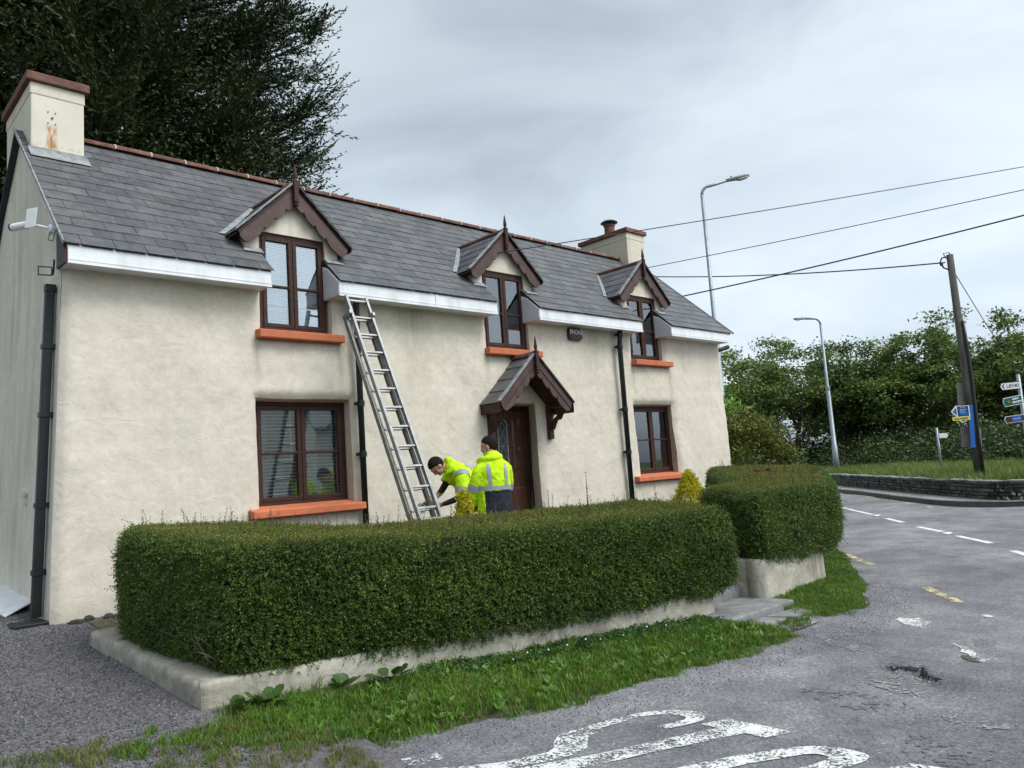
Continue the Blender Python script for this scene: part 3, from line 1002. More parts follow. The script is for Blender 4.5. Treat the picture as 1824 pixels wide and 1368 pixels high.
paint_poly([stroke(s_top, 0.085, 0.13), stroke(s_low, 0.125, 0.20)], 'road_letter', 'paint_old', 'white painted letter S of STOP on the road', None)
paint_poly([uv(-0.56, -1.58), uv(-0.44, -1.62), (uv(-0.41, -1.75)), uv(-0.45, -1.95), uv(-0.56, -1.98)], 'road_letter', 'paint_old', 'broken lower end of the painted letter S', None)
paint_poly([uv(-0.21, 0), uv(0.21, 0), uv(0.21, -0.19), uv(0.085, -0.19), uv(0.085, -SH), uv(-0.085, -SH), uv(-0.085, -0.19), uv(-0.21, -0.19)], 'road_letter', 'paint_white', 'white painted letter T of STOP on the road', 'letters of STOP on the road')
def squarish(cu, cv, ru, rv, n=40, e_=0.62):
    out = []
    for k in range(n + 1):
        a = 2 * math.pi * k / n
        c_, s_ = math.cos(a), math.sin(a)
        out.append((cu + ru * math.copysign(abs(c_) ** e_, c_), cv + rv * math.copysign(abs(s_) ** e_, s_)))
    return out
o_out, o_in = squarish(0.59, -0.92, 0.225, 0.86), squarish(0.59, -0.92, 0.095, 0.68)
paint_poly([[uv(*p) for p in o_out[a_:a_ + 11]] + [uv(*p) for p in o_in[a_:a_ + 11][::-1]] for a_ in (0, 10, 20, 30)], 'road_letter', 'paint_white', 'white painted letter O of STOP on the road', 'letters of STOP on the road')
p_pts = [(0.95, -SH), (0.95, -0.09), (1.12, -0.09)] + arc(1.12, -0.45, 0.14, 0.36, 90, -90, 10) + [(0.99, -0.81)]
paint_poly(stroke(p_pts, 0.105, 0.17), 'road_letter', 'paint_white', 'white painted letter P of STOP beyond the lower edge', 'letters of STOP on the road')
# a broken seam in the tarmac, the pothole by the stop line, and pale worn aggregate round them
MAT['bitumen'] = M('dark_broken_bitumen', [(0.020, 0.020, 0.022), (0.045, 0.044, 0.046)], 30, 0.95, 0.8, 80, bdist=0.01)
MAT['pothole_fill'] = M('brown_pothole_grit', [(0.075, 0.066, 0.060), (0.12, 0.108, 0.10)], 40, 0.95, 0.9, 90, bdist=0.01)
MAT['pale_wear'] = worn_paint('pale_worn_aggregate', (0.285, 0.28, 0.268), 0.525, 34)
MAT['dark_wear'] = worn_paint('dark_worn_tarmac', (0.145, 0.142, 0.150), 0.535, 26)
def ragged(pts, w, seed):
    r = random.Random(seed)
    P = []
    for a, c in zip(pts[:-1], pts[1:]):
        for k in range(6):
            P.append(Vector(a).lerp(Vector(c), k / 6))
    P.append(Vector(pts[-1]))
    L_, R_ = [], []
    n = len(P)
    for i, p in enumerate(P):
        t = (P[min(n - 1, i + 1)] - P[max(0, i - 1)]).normalized()
        nn = Vector((-t.y, t.x))
        f_ = math.sin(math.pi * (i + 0.3) / (n + 0.3)) ** 0.5
        q = p + nn * r.uniform(-0.008, 0.008)
        L_.append(tuple(q + nn * w * f_ * r.uniform(0.2, 0.8))); R_.append(tuple(q - nn * w * f_ * r.uniform(0.2, 0.8)))
    return L_ + R_[::-1]
paint_poly(ragged(CRACK, 0.026, 4), 'broken_seam', 'bitumen', 'dark broken seam in the tarmac', None)
paint_poly(POT, 'pothole', 'pothole_fill', 'small brown pothole beside the stop line scrap', None)
paint_poly(PALE, 'worn_patch', 'pale_wear', 'pale worn patch of tarmac below the broken seam', None)
paint_poly(blob(5.0, 1.60, 0.3, 0.95, 0.22, 0.10, 11), 'worn_patch', 'pale_wear', 'pale worn patch at the lower right', None)
paint_poly(blob(6.5, 3.0, 0.74, 0.67, 0.7, 0.22, 12), 'worn_patch', 'pale_wear', 'pale worn streak in the junction mouth', None)
paint_poly(blob(5.0, 2.2, 0.2, 0.97, 0.55, 0.20, 13), 'worn_patch', 'dark_wear', 'darker patch of tarmac beyond the letters', None)
paint_poly(blob(4.4, 1.5, 0.5, 0.85, 0.5, 0.22, 14), 'worn_patch', 'dark_wear', 'darker patch of tarmac at the bottom right', None)

# cat's eye studs
for i, (x, y) in enumerate([(18.35, 7.40), (14.75, 4.78)]):
    m = MB(); m.prism([(x - 0.11, y - 0.05, 0.004), (x + 0.11, y - 0.05, 0.004), (x + 0.11, y + 0.05, 0.004), (x - 0.11, y + 0.05, 0.004)], (0, 0, 0.022))
    o = m.build('road_stud', 'text_white', bevel=0.01)
    tag(o, ['white road stud at the end of the long centre dash', 'white road stud before the third centre dash'][i], 'road stud', 'road studs on the centre line')

# ================================================================== garden walls, steps
def rough_wall(name, pts, thick, zb, zt, parent, mats, res=0.06, seed=1, round_=0.025):
    """rendered wall following plan points; face wobbles a little, top edge rounded"""
    P = resample(pts, 0.08)
    n = len(P)
    prof = []
    nz = 8
    verts, faces = [], []
    for i, p in enumerate(P):
        a = P[max(0, i - 1)]; c = P[min(n - 1, i + 1)]
        t = (c - a).normalized()
        nn = Vector((t.y, -t.x, 0))
        u = i / (n - 1)
        b0 = zb(u) if callable(zb) else zb
        b1 = zt(u) if callable(zt) else zt
        ring = []
        for k in range(nz + 1):
            z = b0 + (b1 - round_ - b0) * k / nz
            ring.append((0.0, z))
        ring += [(round_ * 0.3, b1 - round_ * 0.3), (round_, b1)]
        ring += [(thick - round_, b1), (thick - round_ * 0.3, b1 - round_ * 0.3), (thick, b1 - round_), (thick, b0)]
        for d, z in ring:
            w = 0.010 * mnoise.noise(Vector((p.x * 2.2 + seed, p.y * 2.2, z * 4))) + 0.006 * mnoise.noise(Vector((p.x * 9, p.y * 9 + seed, z * 9)))
            q = p - nn * (d + (w if d < thick / 2 else -w))
            verts.append((q.x, q.y, z + (0.6 * w if 0.0 < d < thick else 0)))
        m = len(ring)
    for i in range(n - 1):
        for k in range(m - 1):
            faces.append((i * m + k, (i + 1) * m + k, (i + 1) * m + k + 1, i * m + k + 1))
    faces.append(tuple(range(m)))
    faces.append(tuple(reversed(range((n - 1) * m, n * m))))
    b = MB()
    b.add(verts, faces)
    return b.build(name, mats, parent, smooth=True)

gw = thing('garden_wall', (4.4, 4.9, 0.1), 'low cream rendered wall under the long clipped hedge', 'wall')
rough_wall('front_wall', [WALL_A, (4.4, 4.84), WALL_B], 0.20, -0.05, lambda u: 0.335 - 0.015 * u, gw, 'render_wall_low', seed=2)
rough_wall('side_wall', [(1.98, 7.55), (2.03, 6.5), (2.08, 5.37)], 0.26, 0.05, lambda u: 0.475 - 0.145 * u, gw, 'wall_coping', seed=5, round_=0.04)
gw2 = thing('garden_wall', (8.3, 4.3, 0.05), 'taller cream rendered wall under the corner hedge right of the steps', 'wall')
rough_wall('front_wall', [(7.55, 4.275), (8.3, 4.29), (9.09, 4.34)], 0.20, -0.05, lambda u: 0.49 - 0.03 * u, gw2, 'render_wall_low', seed=9)
rough_wall('road_wall', [(9.09, 4.345), (10.6, 5.1), (13.0, 6.6)], 0.20, -0.05, 0.46, gw2, 'render_wall_low', seed=12)
rough_wall('pier_return', [(7.552, 4.72), (7.552, 4.29)], 0.20, -0.02, 0.488, gw2, 'render_wall_low', seed=15)
rough_wall('step_side_wall', [(7.552, 5.75), (7.552, 4.73)], 0.20, 0.0, 0.355, gw2, 'render_wall_low', seed=18)

st = thing('garden_steps', (7.1, 4.5, 0.0), 'grey concrete steps in the gap between the two hedges', 'steps')
b = MB(); b.prism([(6.45, 4.02, -0.06), (7.60, 3.99, -0.06), (7.60, 4.62, -0.06), (6.45, 4.62, -0.06)], (0, 0, 0.155)); b.build('lower_step', 'step_concrete', st, bevel=0.012)
b = MB(); b.prism([(6.60, 4.58, 0.05), (7.60, 4.56, 0.05), (7.60, 5.05, 0.05), (6.60, 5.05, 0.05)], (0, 0, 0.175)); b.build('upper_step', 'step_concrete', st, bevel=0.012)
b = MB(); b.box(6.55, 7.60, 5.05, 8.4, 0.10, 0.335); b.build('path_slab', 'step_concrete', st, bevel=0.01)
# broken old paving at the foot of the steps
slabs = thing('paving_slabs', (6.9, 3.85, 0.01), 'broken grey paving slabs sunk in grass before the steps', 'paving')
for i, poly in enumerate([[(6.35, 3.96), (6.95, 3.99), (7.02, 3.78), (6.62, 3.70), (6.33, 3.80)], [(6.98, 3.98), (7.52, 3.92), (7.42, 3.70), (7.08, 3.74)], [(6.28, 3.76), (6.58, 3.67), (6.66, 3.52), (6.25, 3.55)], [(6.64, 3.68), (7.02, 3.74), (7.28, 3.68), (7.10, 3.50), (6.72, 3.52)]]):
    m = MB(); m.prism([(x, y, 0.0) for x, y in poly], (0, 0, 0.036 + 0.006 * (i % 3) - (0.012 if i > 1 else 0))); m.build('slab', 'step_concrete', slabs, bevel=0.012)
# ================================================================== THE COTTAGE
XL, XR = 2.05, 14.33          # gable faces at eaves height
YF, YB = 8.60, 12.60          # front and back wall faces
EAVE_Y, EAVE_Z = 8.30, 4.125  # lower edge of the slates
SLOPE = 0.90
RIDGE_Y = 10.58
RIDGE_Z = EAVE_Z + SLOPE * (RIDGE_Y - EAVE_Y)
def roof_z(y):
    return EAVE_Z + SLOPE * (y - EAVE_Y)
DORM = [4.65, 8.28, 11.87]               # dormer centre lines
OPEN = [(4.19, 5.07), (7.80, 8.67), (11.37, 12.24)]   # where the eaves are cut for the dormer windows
house = thing('cottage', (8.2, 10.6, 0.4), 'cream rendered two-storey cottage with slate roof, brown dormers and orange sills', 'house')

def left_x(z):
    return 1.915 + (np.clip(z, 0.3, 4.2) - 0.43) * 0.038
def right_x(z):
    return 14.37 - (np.clip(z, 0.3, 4.2) - 0.43) * 0.010

# window and door openings in the front wall: x0, x1, z0, z1 at the wall face
GWIN = [(4.06, 5.33, 1.30, 2.655), (11.29, 12.47, 1.30, 2.655)]
DOOR = (7.83, 8.73, 0.40, 2.64)
UWIN = [(4.16, 5.13, 3.40, 4.6), (7.78, 8.74, 3.40, 4.6), (11.36, 12.32, 3.40, 4.6)]
OPENINGS = GWIN + [DOOR] + UWIN
def snap_axis(lo, hi, step, marks):
    a = list(np.arange(lo, hi, step)) + [hi]
    a = [v_ for v_ in a if all(abs(v_ - m_) > step * 0.55 for m_ in marks)] + list(marks)
    return np.array(sorted(a))
wx = snap_axis(0.0, 1.0, 0.0035, [])
mx = sorted(set([round(v_, 4) for o_ in OPENINGS for v_ in (o_[0], o_[1])]))
mz = sorted(set([round(v_, 4) for o_ in OPENINGS for v_ in (o_[2], o_[3])]))
wx = snap_axis(1.99, 14.35, 0.045, mx)
wz = snap_axis(0.0, 4.05, 0.045, [m_ for m_ in mz if m_ < 4.0])
def open_dist(X, Z):
    d = np.full(X.shape, 9.0)
    for x0, x1, z0, z1 in OPENINGS:
        dx = np.maximum(np.maximum(x0 - X, X - x1), 0)
        dz = np.maximum(np.maximum(z0 - Z, Z - z1), 0)
        d = np.minimum(d, np.hypot(dx, dz))
    return d
def face_y(X, Z):
    y = YF - 0.045 * (1 - Z / 4.0) + 0.020 * fbm(X, Z, 51, 0.35, 4) + 0.006 * fbm(X, Z, 52, 1.6, 3)
    d = open_dist(X, Z)
    y = y + 0.055 * np.clip(1 - d / 0.11, 0, 1) ** 2
    y = y + 0.07 * np.clip(1 - (X - 1.99) / 0.10, 0, 1) ** 2 + 0.05 * np.clip(1 - (14.35 - X) / 0.08, 0, 1) ** 2
    return y
def wall_fn(X, Z):
    y = face_y(X, Z)
    wl = np.clip(1 - (X - 1.99) / 1.2, 0, 1)
    wr = np.clip(1 - (14.35 - X) / 1.2, 0, 1)
    jog = 0.012 * fbm(X, Z, 55, 0.7, 3) * (1 - np.clip(open_dist(X, Z) * 30, 0, 1))
    # the foot of the render hangs ragged above the yard
    zz = np.where(Z < 0.02, 0.30 - 0.02 + 0.05 * fbm(X, X * 0, 57, 1.3, 4), Z)
    return X + (left_x(Z) - 1.99) * wl + (right_x(Z) - 14.35) * wr + jog, y, Z + jog * 0.7
def wall_keep(x, z):
    k = np.ones(x.shape, bool)
    for x0, x1, z0, z1 in OPENINGS:
        k &= ~((x > x0) & (x < x1) & (z > z0) & (z < z1))
    return k
link('front_wall', grid_mesh('front_wall', wx, wz, wall_fn, 'render_wall', keep=wall_keep), house)
# reveals: from the rounded edge of each opening back to the frame
INNER = {}
for (x0, x1, z0, z1), (ix0, ix1, iz1, yd) in zip(OPENINGS, [(4.11, 5.36, 2.625, 8.86), (11.36, 12.55, 2.625, 8.84), (7.90, 8.90, 2.63, 8.98), (4.19, 5.13, 4.6, 8.84), (7.81, 8.77, 4.6, 8.84), (11.39, 12.35, 4.6, 8.84)]):
    def edge_pts(pts):
        out = []
        for x, z in pts:
            X, Y_, Z = wall_fn(np.array([[x]]), np.array([[z]]))
            out.append((float(X[0, 0]), float(Y_[0, 0]), float(Z[0, 0])))
        return out
    b = MB()
    nn = 20
    top = min(z1, 4.04)
    left = [(x0, z0 + (top - z0) * k / nn) for k in range(nn + 1)]
    head = [(x0 + (x1 - x0) * k / nn, top) for k in range(nn + 1)]
    right = [(x1, top - (top - z0) * k / nn) for k in range(nn + 1)]
    foot = [(x1 - (x1 - x0) * k / nn, z0) for k in range(nn + 1)]
    for side, path in (('l', left), ('h', head), ('r', right), ('f', foot)):
        if side == 'h' and z1 > 4.0:
            continue
        e0 = edge_pts(path)
        e1 = []
        for (x, y, z) in e0:
            fx_ = (x - x0) / (x1 - x0); fz = (z - z0) / (top - z0)
            e1.append((ix0 + (ix1 - ix0) * fx_, yd, z0 + (min(iz1, 4.04) - z0) * fz))
        mid = [tuple(0.45 * a_ + 0.55 * c_ for a_, c_ in zip(p_, q_)) for p_, q_ in zip(e0, e1)]
        v = e0 + mid + e1
        n1 = len(e0)
        b.add(v, [(i, i + 1, i + 1 + n1, i + n1) for i in range(n1 - 1)] + [(i + n1, i + 1 + n1, i + 1 + 2 * n1, i + 2 * n1) for i in range(n1 - 1)])
    b.build('reveal', 'render_wall', house, smooth=True)

# gables, back wall
def gable_fn(side):
    def fn(Yv, Zv):
        top = np.minimum(roof_z(Yv), roof_z(2 * RIDGE_Y - Yv)) - 0.03
        z = Zv * np.minimum(top, 9)
        x = (left_x(z) if side < 0 else right_x(z)) + 0.010 * fbm(Yv, z, 61 + side, 0.4, 3) * (1 if side < 0 else -1)
        y0 = YF - 0.045 * (1 - z / 4) + 0.068
        yy = np.where(Yv <= YF + 0.051, y0, Yv)
        return x, yy, z
    return fn
for side, nm, mt in ((-1, 'left_gable', 'render_gable'), (1, 'right_gable', 'render_gable')):
    link(nm, grid_mesh(nm, np.concatenate([[YF + 0.05], np.linspace(YF + 0.12, YB, 50)]), np.linspace(0, 1, 60), gable_fn(side), mt), house)
b = MB(); b.box(XL, XR, YB - 0.02, YB, 0, 4.05); b.build('back_wall', 'render_gable', house)
# dark rooms behind the windows (floor, first floor and a back partition)
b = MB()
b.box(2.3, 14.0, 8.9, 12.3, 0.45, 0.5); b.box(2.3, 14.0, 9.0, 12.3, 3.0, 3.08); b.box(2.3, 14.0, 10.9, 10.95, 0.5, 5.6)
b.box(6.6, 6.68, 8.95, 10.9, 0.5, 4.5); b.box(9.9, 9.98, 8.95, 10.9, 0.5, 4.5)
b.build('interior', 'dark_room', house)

# ------------------------------------------------------------------ roof
roof = part_empty('roof', house)
RX0, RX1 = 1.985, 14.43
b = MB()
t_ = 0.045
segs = [(RX0, OPEN[0][0]), (OPEN[0][1], OPEN[1][0]), (OPEN[1][1], OPEN[2][0]), (OPEN[2][1], RX1)]
def deck(x0, x1, y0, y1, lo):
    b.prism([(x0, y0, roof_z(y0) - lo - t_), (x0, y1, roof_z(y1) - lo - t_), (x0, y1, roof_z(y1) - lo), (x0, y0, roof_z(y0) - lo)], (x1 - x0, 0, 0))
def row_spans(y):
    """stretches of roof left between the dormers at depth y"""
    if y < 8.735:
        return segs
    out, x = [], RX0
    for dc in DORM:
        hw_ = min(0.60, (5.40 - roof_z(y)) / 0.95 - 0.09)
        if hw_ > 0.12:
            out.append((x, dc - hw_)); x = dc + hw_
    out.append((x, RX1))
    return out
y_ = EAVE_Y + 0.062
while y_ < RIDGE_Y - 0.001:
    y2 = min(y_ + 0.1446, RIDGE_Y) if y_ > 8.7 else min(y_ + 0.2, 8.741)
    for x0, x1 in row_spans((y_ + y2) / 2):
        deck(x0 + 0.012, x1 - 0.012, y_, y2, 0.02)
    y_ = y2
yb = 2 * RIDGE_Y - EAVE_Y
b.prism([(RX0, RIDGE_Y, RIDGE_Z - 0.02), (RX0, yb, EAVE_Z - 0.02), (RX0, yb, EAVE_Z - 0.07), (RX0, RIDGE_Y, RIDGE_Z - 0.07)], (RX1 - RX0, 0, 0))
b.build('deck', 'slate_edge', roof)

ca = 1 / math.sqrt(1 + SLOPE ** 2); sa = SLOPE * ca
SL_LEN, ROW, SL_W = 0.40, 0.212, 0.315
def slate_unit():
    m = MB()
    m.box(-0.5, 0.5, 0, SL_LEN, 0, 0.0075)
    me = m.mesh('slate', 'slate')
    return me
SLATE_ME = slate_unit()
def place_matrix(o, ax, ay, az):
    return Matrix(((ax[0], ay[0], az[0], o[0]), (ax[1], ay[1], az[1], o[1]), (ax[2], ay[2], az[2], o[2]), (0, 0, 0, 1)))
rs = random.Random(5)
all_slates = []
slope_len = (RIDGE_Y - EAVE_Y) / ca
nrows = int(slope_len / ROW)
for r_ in range(nrows + 1):
    s0 = r_ * ROW - (0.0 if r_ else 0.0)
    y0 = EAVE_Y + s0 * ca
    if r_ == nrows:
        ln = 0.6
    ivs = row_spans(y0 + 0.5 * ROW * ca)
    off = 0.0 if r_ % 2 else SL_W / 2
    for x0, x1 in ivs:
        xs = [x0] + [v_ for v_ in np.arange(RX0 - off, RX1 + 1, SL_W) if x0 + 0.05 < v_ < x1 - 0.05] + [x1]
        for xa, xb in zip(xs[:-1], xs[1:]):
            w = xb - xa - rs.uniform(0.003, 0.007)
            xc = (xa + xb) / 2
            # lifted tail: each course rides on the one below
            tilt = 0.030 + rs.uniform(-0.006, 0.008)
            ay = Vector((0, ca, sa)); az = Vector((0, -sa, ca)); ax = Vector((1, 0, 0))
            ayt = (ay * math.cos(tilt) - az * math.sin(tilt)); azt = (az * math.cos(tilt) + ay * math.sin(tilt))
            twist = rs.uniform(-0.004, 0.004)
            axt = (ax + ayt * twist).normalized()
            lift = 0.004 + rs.uniform(0, 0.002)
            top_lim = (RIDGE_Y - 0.03 - y0) / ca
            sc = min(1.0, top_lim / SL_LEN)
            if sc < 0.2:
                continue
            s1 = s0 + rs.uniform(-0.004, 0.004)
            o = Vector((xc, EAVE_Y + s1 * ca, EAVE_Z + s1 * sa)) + az * lift
            mtx = place_matrix(o, axt * w, ayt * sc, azt)
            dist = math.sqrt(xc ** 2 + o.y ** 2)
            all_slates.append((dist / max(w, 0.1), mtx))
all_slates.sort(key=lambda t: t[0])
NS = 265
for d_, mtx in all_slates[:NS]:
    o = bpy.data.objects.new('slate', SLATE_ME)
    COL.objects.link(o)
    o.parent = roof
    o.matrix_parent_inverse = Matrix()
    o.matrix_basis = mtx
m = MB()
cube_v = [(x, y, z) for z in (0, 0.0075) for x, y in ((-0.5, 0), (0.5, 0), (0.5, SL_LEN), (-0.5, SL_LEN))]
cube_f = [(0, 3, 2, 1), (4, 5, 6, 7), (0, 1, 5, 4), (1, 2, 6, 5), (2, 3, 7, 6), (3, 0, 4, 7)]
for d_, mtx in all_slates[NS:]:
    m.add([mtx @ Vector(p) for p in cube_v], cube_f)
m.build('far_slates', 'slate', roof, kind='stuff')
# verge trims
for x in (RX0 - 0.012, RX1 + 0.004):
    m = MB(); m.bar((x, EAVE_Y - 0.005, EAVE_Z + 0.006), (x, RIDGE_Y, RIDGE_Z + 0.006), 0.014, 0.036); m.build('verge_trim', 'lead', roof)
m = MB(); m.prism([(RX0 + 0.006, 8.335, 3.94), (RX0 + 0.006, 8.335, 4.08), (RX0 + 0.006, 8.64, 4.36), (RX0 + 0.006, 8.64, 3.94)], (0.024, 0, 0)); m.build('eaves_end_board', 'brown', roof)

# ridge tiles: half-round terracotta, one by one, with pale mortar at the joints
def ridge_tile_mesh(L_, r, name='ridge_tile'):
    m = MB()
    n = 7
    pr = [(r * math.sin(a), r * 0.75 * math.cos(a)) for a in [rad(-100 + 200 * k / n) for k in range(n + 1)]]
    inn = [(p[0] * 0.82, p[1] * 0.82 - 0.004) for p in pr][::-1]
    m.prism([(0, y, z) for y, z in pr + inn], (L_, 0, 0))
    return m.mesh(name, 'terracotta', smooth=False)
RT_L = 0.455
rt_me = ridge_tile_mesh(RT_L - 0.006, 0.090)
RID0, RID1 = 2.66, 13.70
nt_r = int((RID1 - RID0) / RT_L)
for k in range(nt_r + 1):
    o = bpy.data.objects.new('ridge_tile', rt_me)
    COL.objects.link(o); o.parent = roof
    o.matrix_parent_inverse = Matrix()
    x = RID0 + k * RT_L
    o.matrix_basis = Matrix.Translation((x, RIDGE_Y, RIDGE_Z + 0.0 + rs.uniform(-0.004, 0.006))) @ Matrix.Rotation(rs.uniform(-0.008, 0.008), 4, 'Y')
    if x + RT_L > RID1:
        o.scale.x = max(0.1, (RID1 - x) / RT_L)
    if k:
        m = MB()
        m.prism([(x - 0.012, RIDGE_Y + 0.096 * math.sin(rad(a)), RIDGE_Z + 0.098 * 0.75 * math.cos(rad(a))) for a in range(-100, 101, 25)], (0.018, 0, 0))
        m.build('mortar_joint', 'mortar', roof)

# ------------------------------------------------------------------ white eaves boxes
for i, (x0, x1) in enumerate(segs):
    fx0 = x0 + (0.034 if i == 0 else 0.0)
    fx1 = x1 - (0.03 if i < 3 else 0.10)
    m = MB()
    y0 = 8.325
    m.prism([(fx0, y0, 3.945), (fx0, y0, 4.115), (fx0, 8.60, 4.345), (fx0, 8.72, 4.40), (fx0, 8.72, 3.948), (fx0, 8.60, 3.948)], (fx1 - fx0, 0, 0))
    fa = m.build('fascia', 'white_pvc', house, bevel=0.006)
    m = MB()
    m.box(fx0 - 0.002, fx1 + 0.002, y0 - 0.008, y0 - 0.0005, 3.935, 3.962); m.box(fx0 - 0.002, fx1 + 0.002, y0 - 0.006, y0 - 0.0005, 3.972, 3.984)
    m.build('lower_bead', 'white_pvc', fa)
    if i:
        m = MB(); m.prism([(fx0 - 0.006, y0 + 0.012, 3.955), (fx0 - 0.006, y0 + 0.012, 4.105), (fx0 - 0.006, 8.60, 4.335), (fx0 - 0.006, 8.70, 4.335), (fx0 - 0.006, 8.70, 3.955)], (0.004, 0, 0)); m.build('end_cap', 'grey_pvc', fa)
    if i == 1:
        m = MB(); m.box(6.60, 6.625, y0 - 0.010, y0 - 0.001, 3.94, 4.112); m.build('joint_strip', 'white_pvc', fa)

# ------------------------------------------------------------------ chimneys
def chimney(name, x0, x1, y0, y1, zb, zt, capz, stain):
    c = part_empty(name, house)
    m = MB(); m.box(x0, x1, y0, y1, zb, zt); m.build('stack', 'render_dormer' if not stain else 'stack_stained', c, bevel=0.015)
    m = MB(); m.box(x0 - 0.008, x1 + 0.008, y0 - 0.008, y1 + 0.008, zt - 0.16, zt - 0.012); m.build('upper_band', 'render_dormer', c, bevel=0.01)
    m = MB(); m.box(x0 - 0.055, x1 + 0.055, y0 - 0.055, y1 + 0.055, zt - 0.008, capz); m.build('cap', 'terracotta', c, bevel=0.012)
    return c
def stain_mat():
    m, nt, bs = mat_nodes('stained_chimney_render')
    vec = world_pos(nt)
    n = noise_node(nt, vec, 2.0, 8, 0.62)
    c = ramp_node(nt, n.outputs['Fac'], [(0.3, (0.58, 0.53, 0.42)), (0.7, (0.68, 0.63, 0.52))]).outputs['Color']
    # rust run below the old bracket
    sp = N(nt, 'ShaderNodeSeparateXYZ')
    nt.links.new(vec, sp.inputs[0])
    wob = noise_node(nt, world_pos(nt, (1, 1, 0.35)), 26, 5, 0.7)
    dx = N(nt, 'ShaderNodeMath', operation='SUBTRACT'); nt.links.new(sp.outputs['X'], dx.inputs[0]); dx.inputs[1].default_value = 2.285
    ab = N(nt, 'ShaderNodeMath', operation='ABSOLUTE'); nt.links.new(dx.outputs[0], ab.inputs[0])
    mr = N(nt, 'ShaderNodeMapRange'); mr.inputs['From Min'].default_value = 0.075; mr.inputs['From Max'].default_value = 0.03
    nt.links.new(ab.outputs[0], mr.inputs['Value'])
    zr = N(nt, 'ShaderNodeMapRange'); zr.inputs['From Min'].default_value = 6.14; zr.inputs['From Max'].default_value = 6.08
    nt.links.new(sp.outputs['Z'], zr.inputs['Value'])
    m1 = N(nt, 'ShaderNodeMath', operation='MULTIPLY'); nt.links.new(mr.outputs[0], m1.inputs[0]); nt.links.new(zr.outputs[0], m1.inputs[1])
    wr = N(nt, 'ShaderNodeMapRange'); wr.inputs['From Min'].default_value = 0.36; wr.inputs['From Max'].default_value = 0.60; nt.links.new(wob.outputs['Fac'], wr.inputs['Value'])
    m2 = N(nt, 'ShaderNodeMath', operation='MULTIPLY'); nt.links.new(m1.outputs[0], m2.inputs[0]); nt.links.new(wr.outputs[0], m2.inputs[1])
    c = mixc(nt, m2.outputs[0], c, (0.40, 0.17, 0.03))
    # dark lichen along the foot
    lz = N(nt, 'ShaderNodeMapRange'); lz.inputs['From Min'].default_value = 5.93; lz.inputs['From Max'].default_value = 5.72; nt.links.new(sp.outputs['Z'], lz.inputs['Value'])
    ln = noise_node(nt, vec, 22, 7, 0.75)
    lr = N(nt, 'ShaderNodeMapRange'); lr.inputs['From Min'].default_value = 0.5; lr.inputs['From Max'].default_value = 0.64; nt.links.new(ln.outputs['Fac'], lr.inputs['Value'])
    m3 = N(nt, 'ShaderNodeMath', operation='MULTIPLY'); nt.links.new(lz.outputs[0], m3.inputs[0]); nt.links.new(lr.outputs[0], m3.inputs[1])
    c = mixc(nt, m3.outputs[0], c, (0.10, 0.095, 0.06))
    nt.links.new(c, bs.inputs['Base Color'])
    bs.inputs['Roughness'].default_value = 0.9
    return m
MAT['stack_stained'] = stain_mat()
c1 = chimney('chimney', 2.064, 2.64, 10.12, 11.45, 5.45, 6.63, 6.73, True)
# remains of an aerial bracket on the left stack, lead apron at its foot
m = MB()
for x in (2.245, 2.325):
    for z in (6.28, 6.14):
        m.lathe((x, 10.119, z), [(0.007, -0.004), (0.007, 0.010)], 8, (0, -1, 0))
m.lathe((2.29, 10.119, 6.21), [(0.011, -0.004), (0.011, 0.012), (0.005, 0.02)], 10, (0, -1, 0))
m.build('bracket_bolts', 'text_red', c1)
m = MB(); m.prism([(2.03, 10.10, roof_z(10.10) + 0.035), (2.67, 10.10, roof_z(10.10) + 0.035), (2.67, 9.93, roof_z(9.93) + 0.035), (2.03, 9.93, roof_z(9.93) + 0.035)], (0, 0.008, 0.010))
m.box(2.03, 2.665, 10.085, 10.11, 5.70, 5.80)
m.build('lead_apron', 'lead', c1)
c2 = chimney('chimney', 13.68, 14.325, 10.27, 11.62, 5.5, 6.76, 6.85, False)
m = MB(); m.lathe((14.0, 10.98, 6.84), [(0.15, 0), (0.15, 0.05), (0.125, 0.06), (0.12, 0.27), (0.135, 0.28), (0.135, 0.31)], 16); m.build('pot', 'terracotta', c2, smooth=False)
m = MB()
for a in range(4):
    x, y = 14.0 + 0.11 * math.cos(a * 1.571 + 0.5), 10.98 + 0.11 * math.sin(a * 1.571 + 0.5)
    m.tube([(x, y, 7.10), (x, y, 7.22)], 0.010, 6)
m.lathe((14.0, 10.98, 7.20), [(0.20, 0), (0.205, 0.012), (0.15, 0.05), (0.06, 0.075), (0.01, 0.08)], 18)
m.build('cowl', 'black', c2)

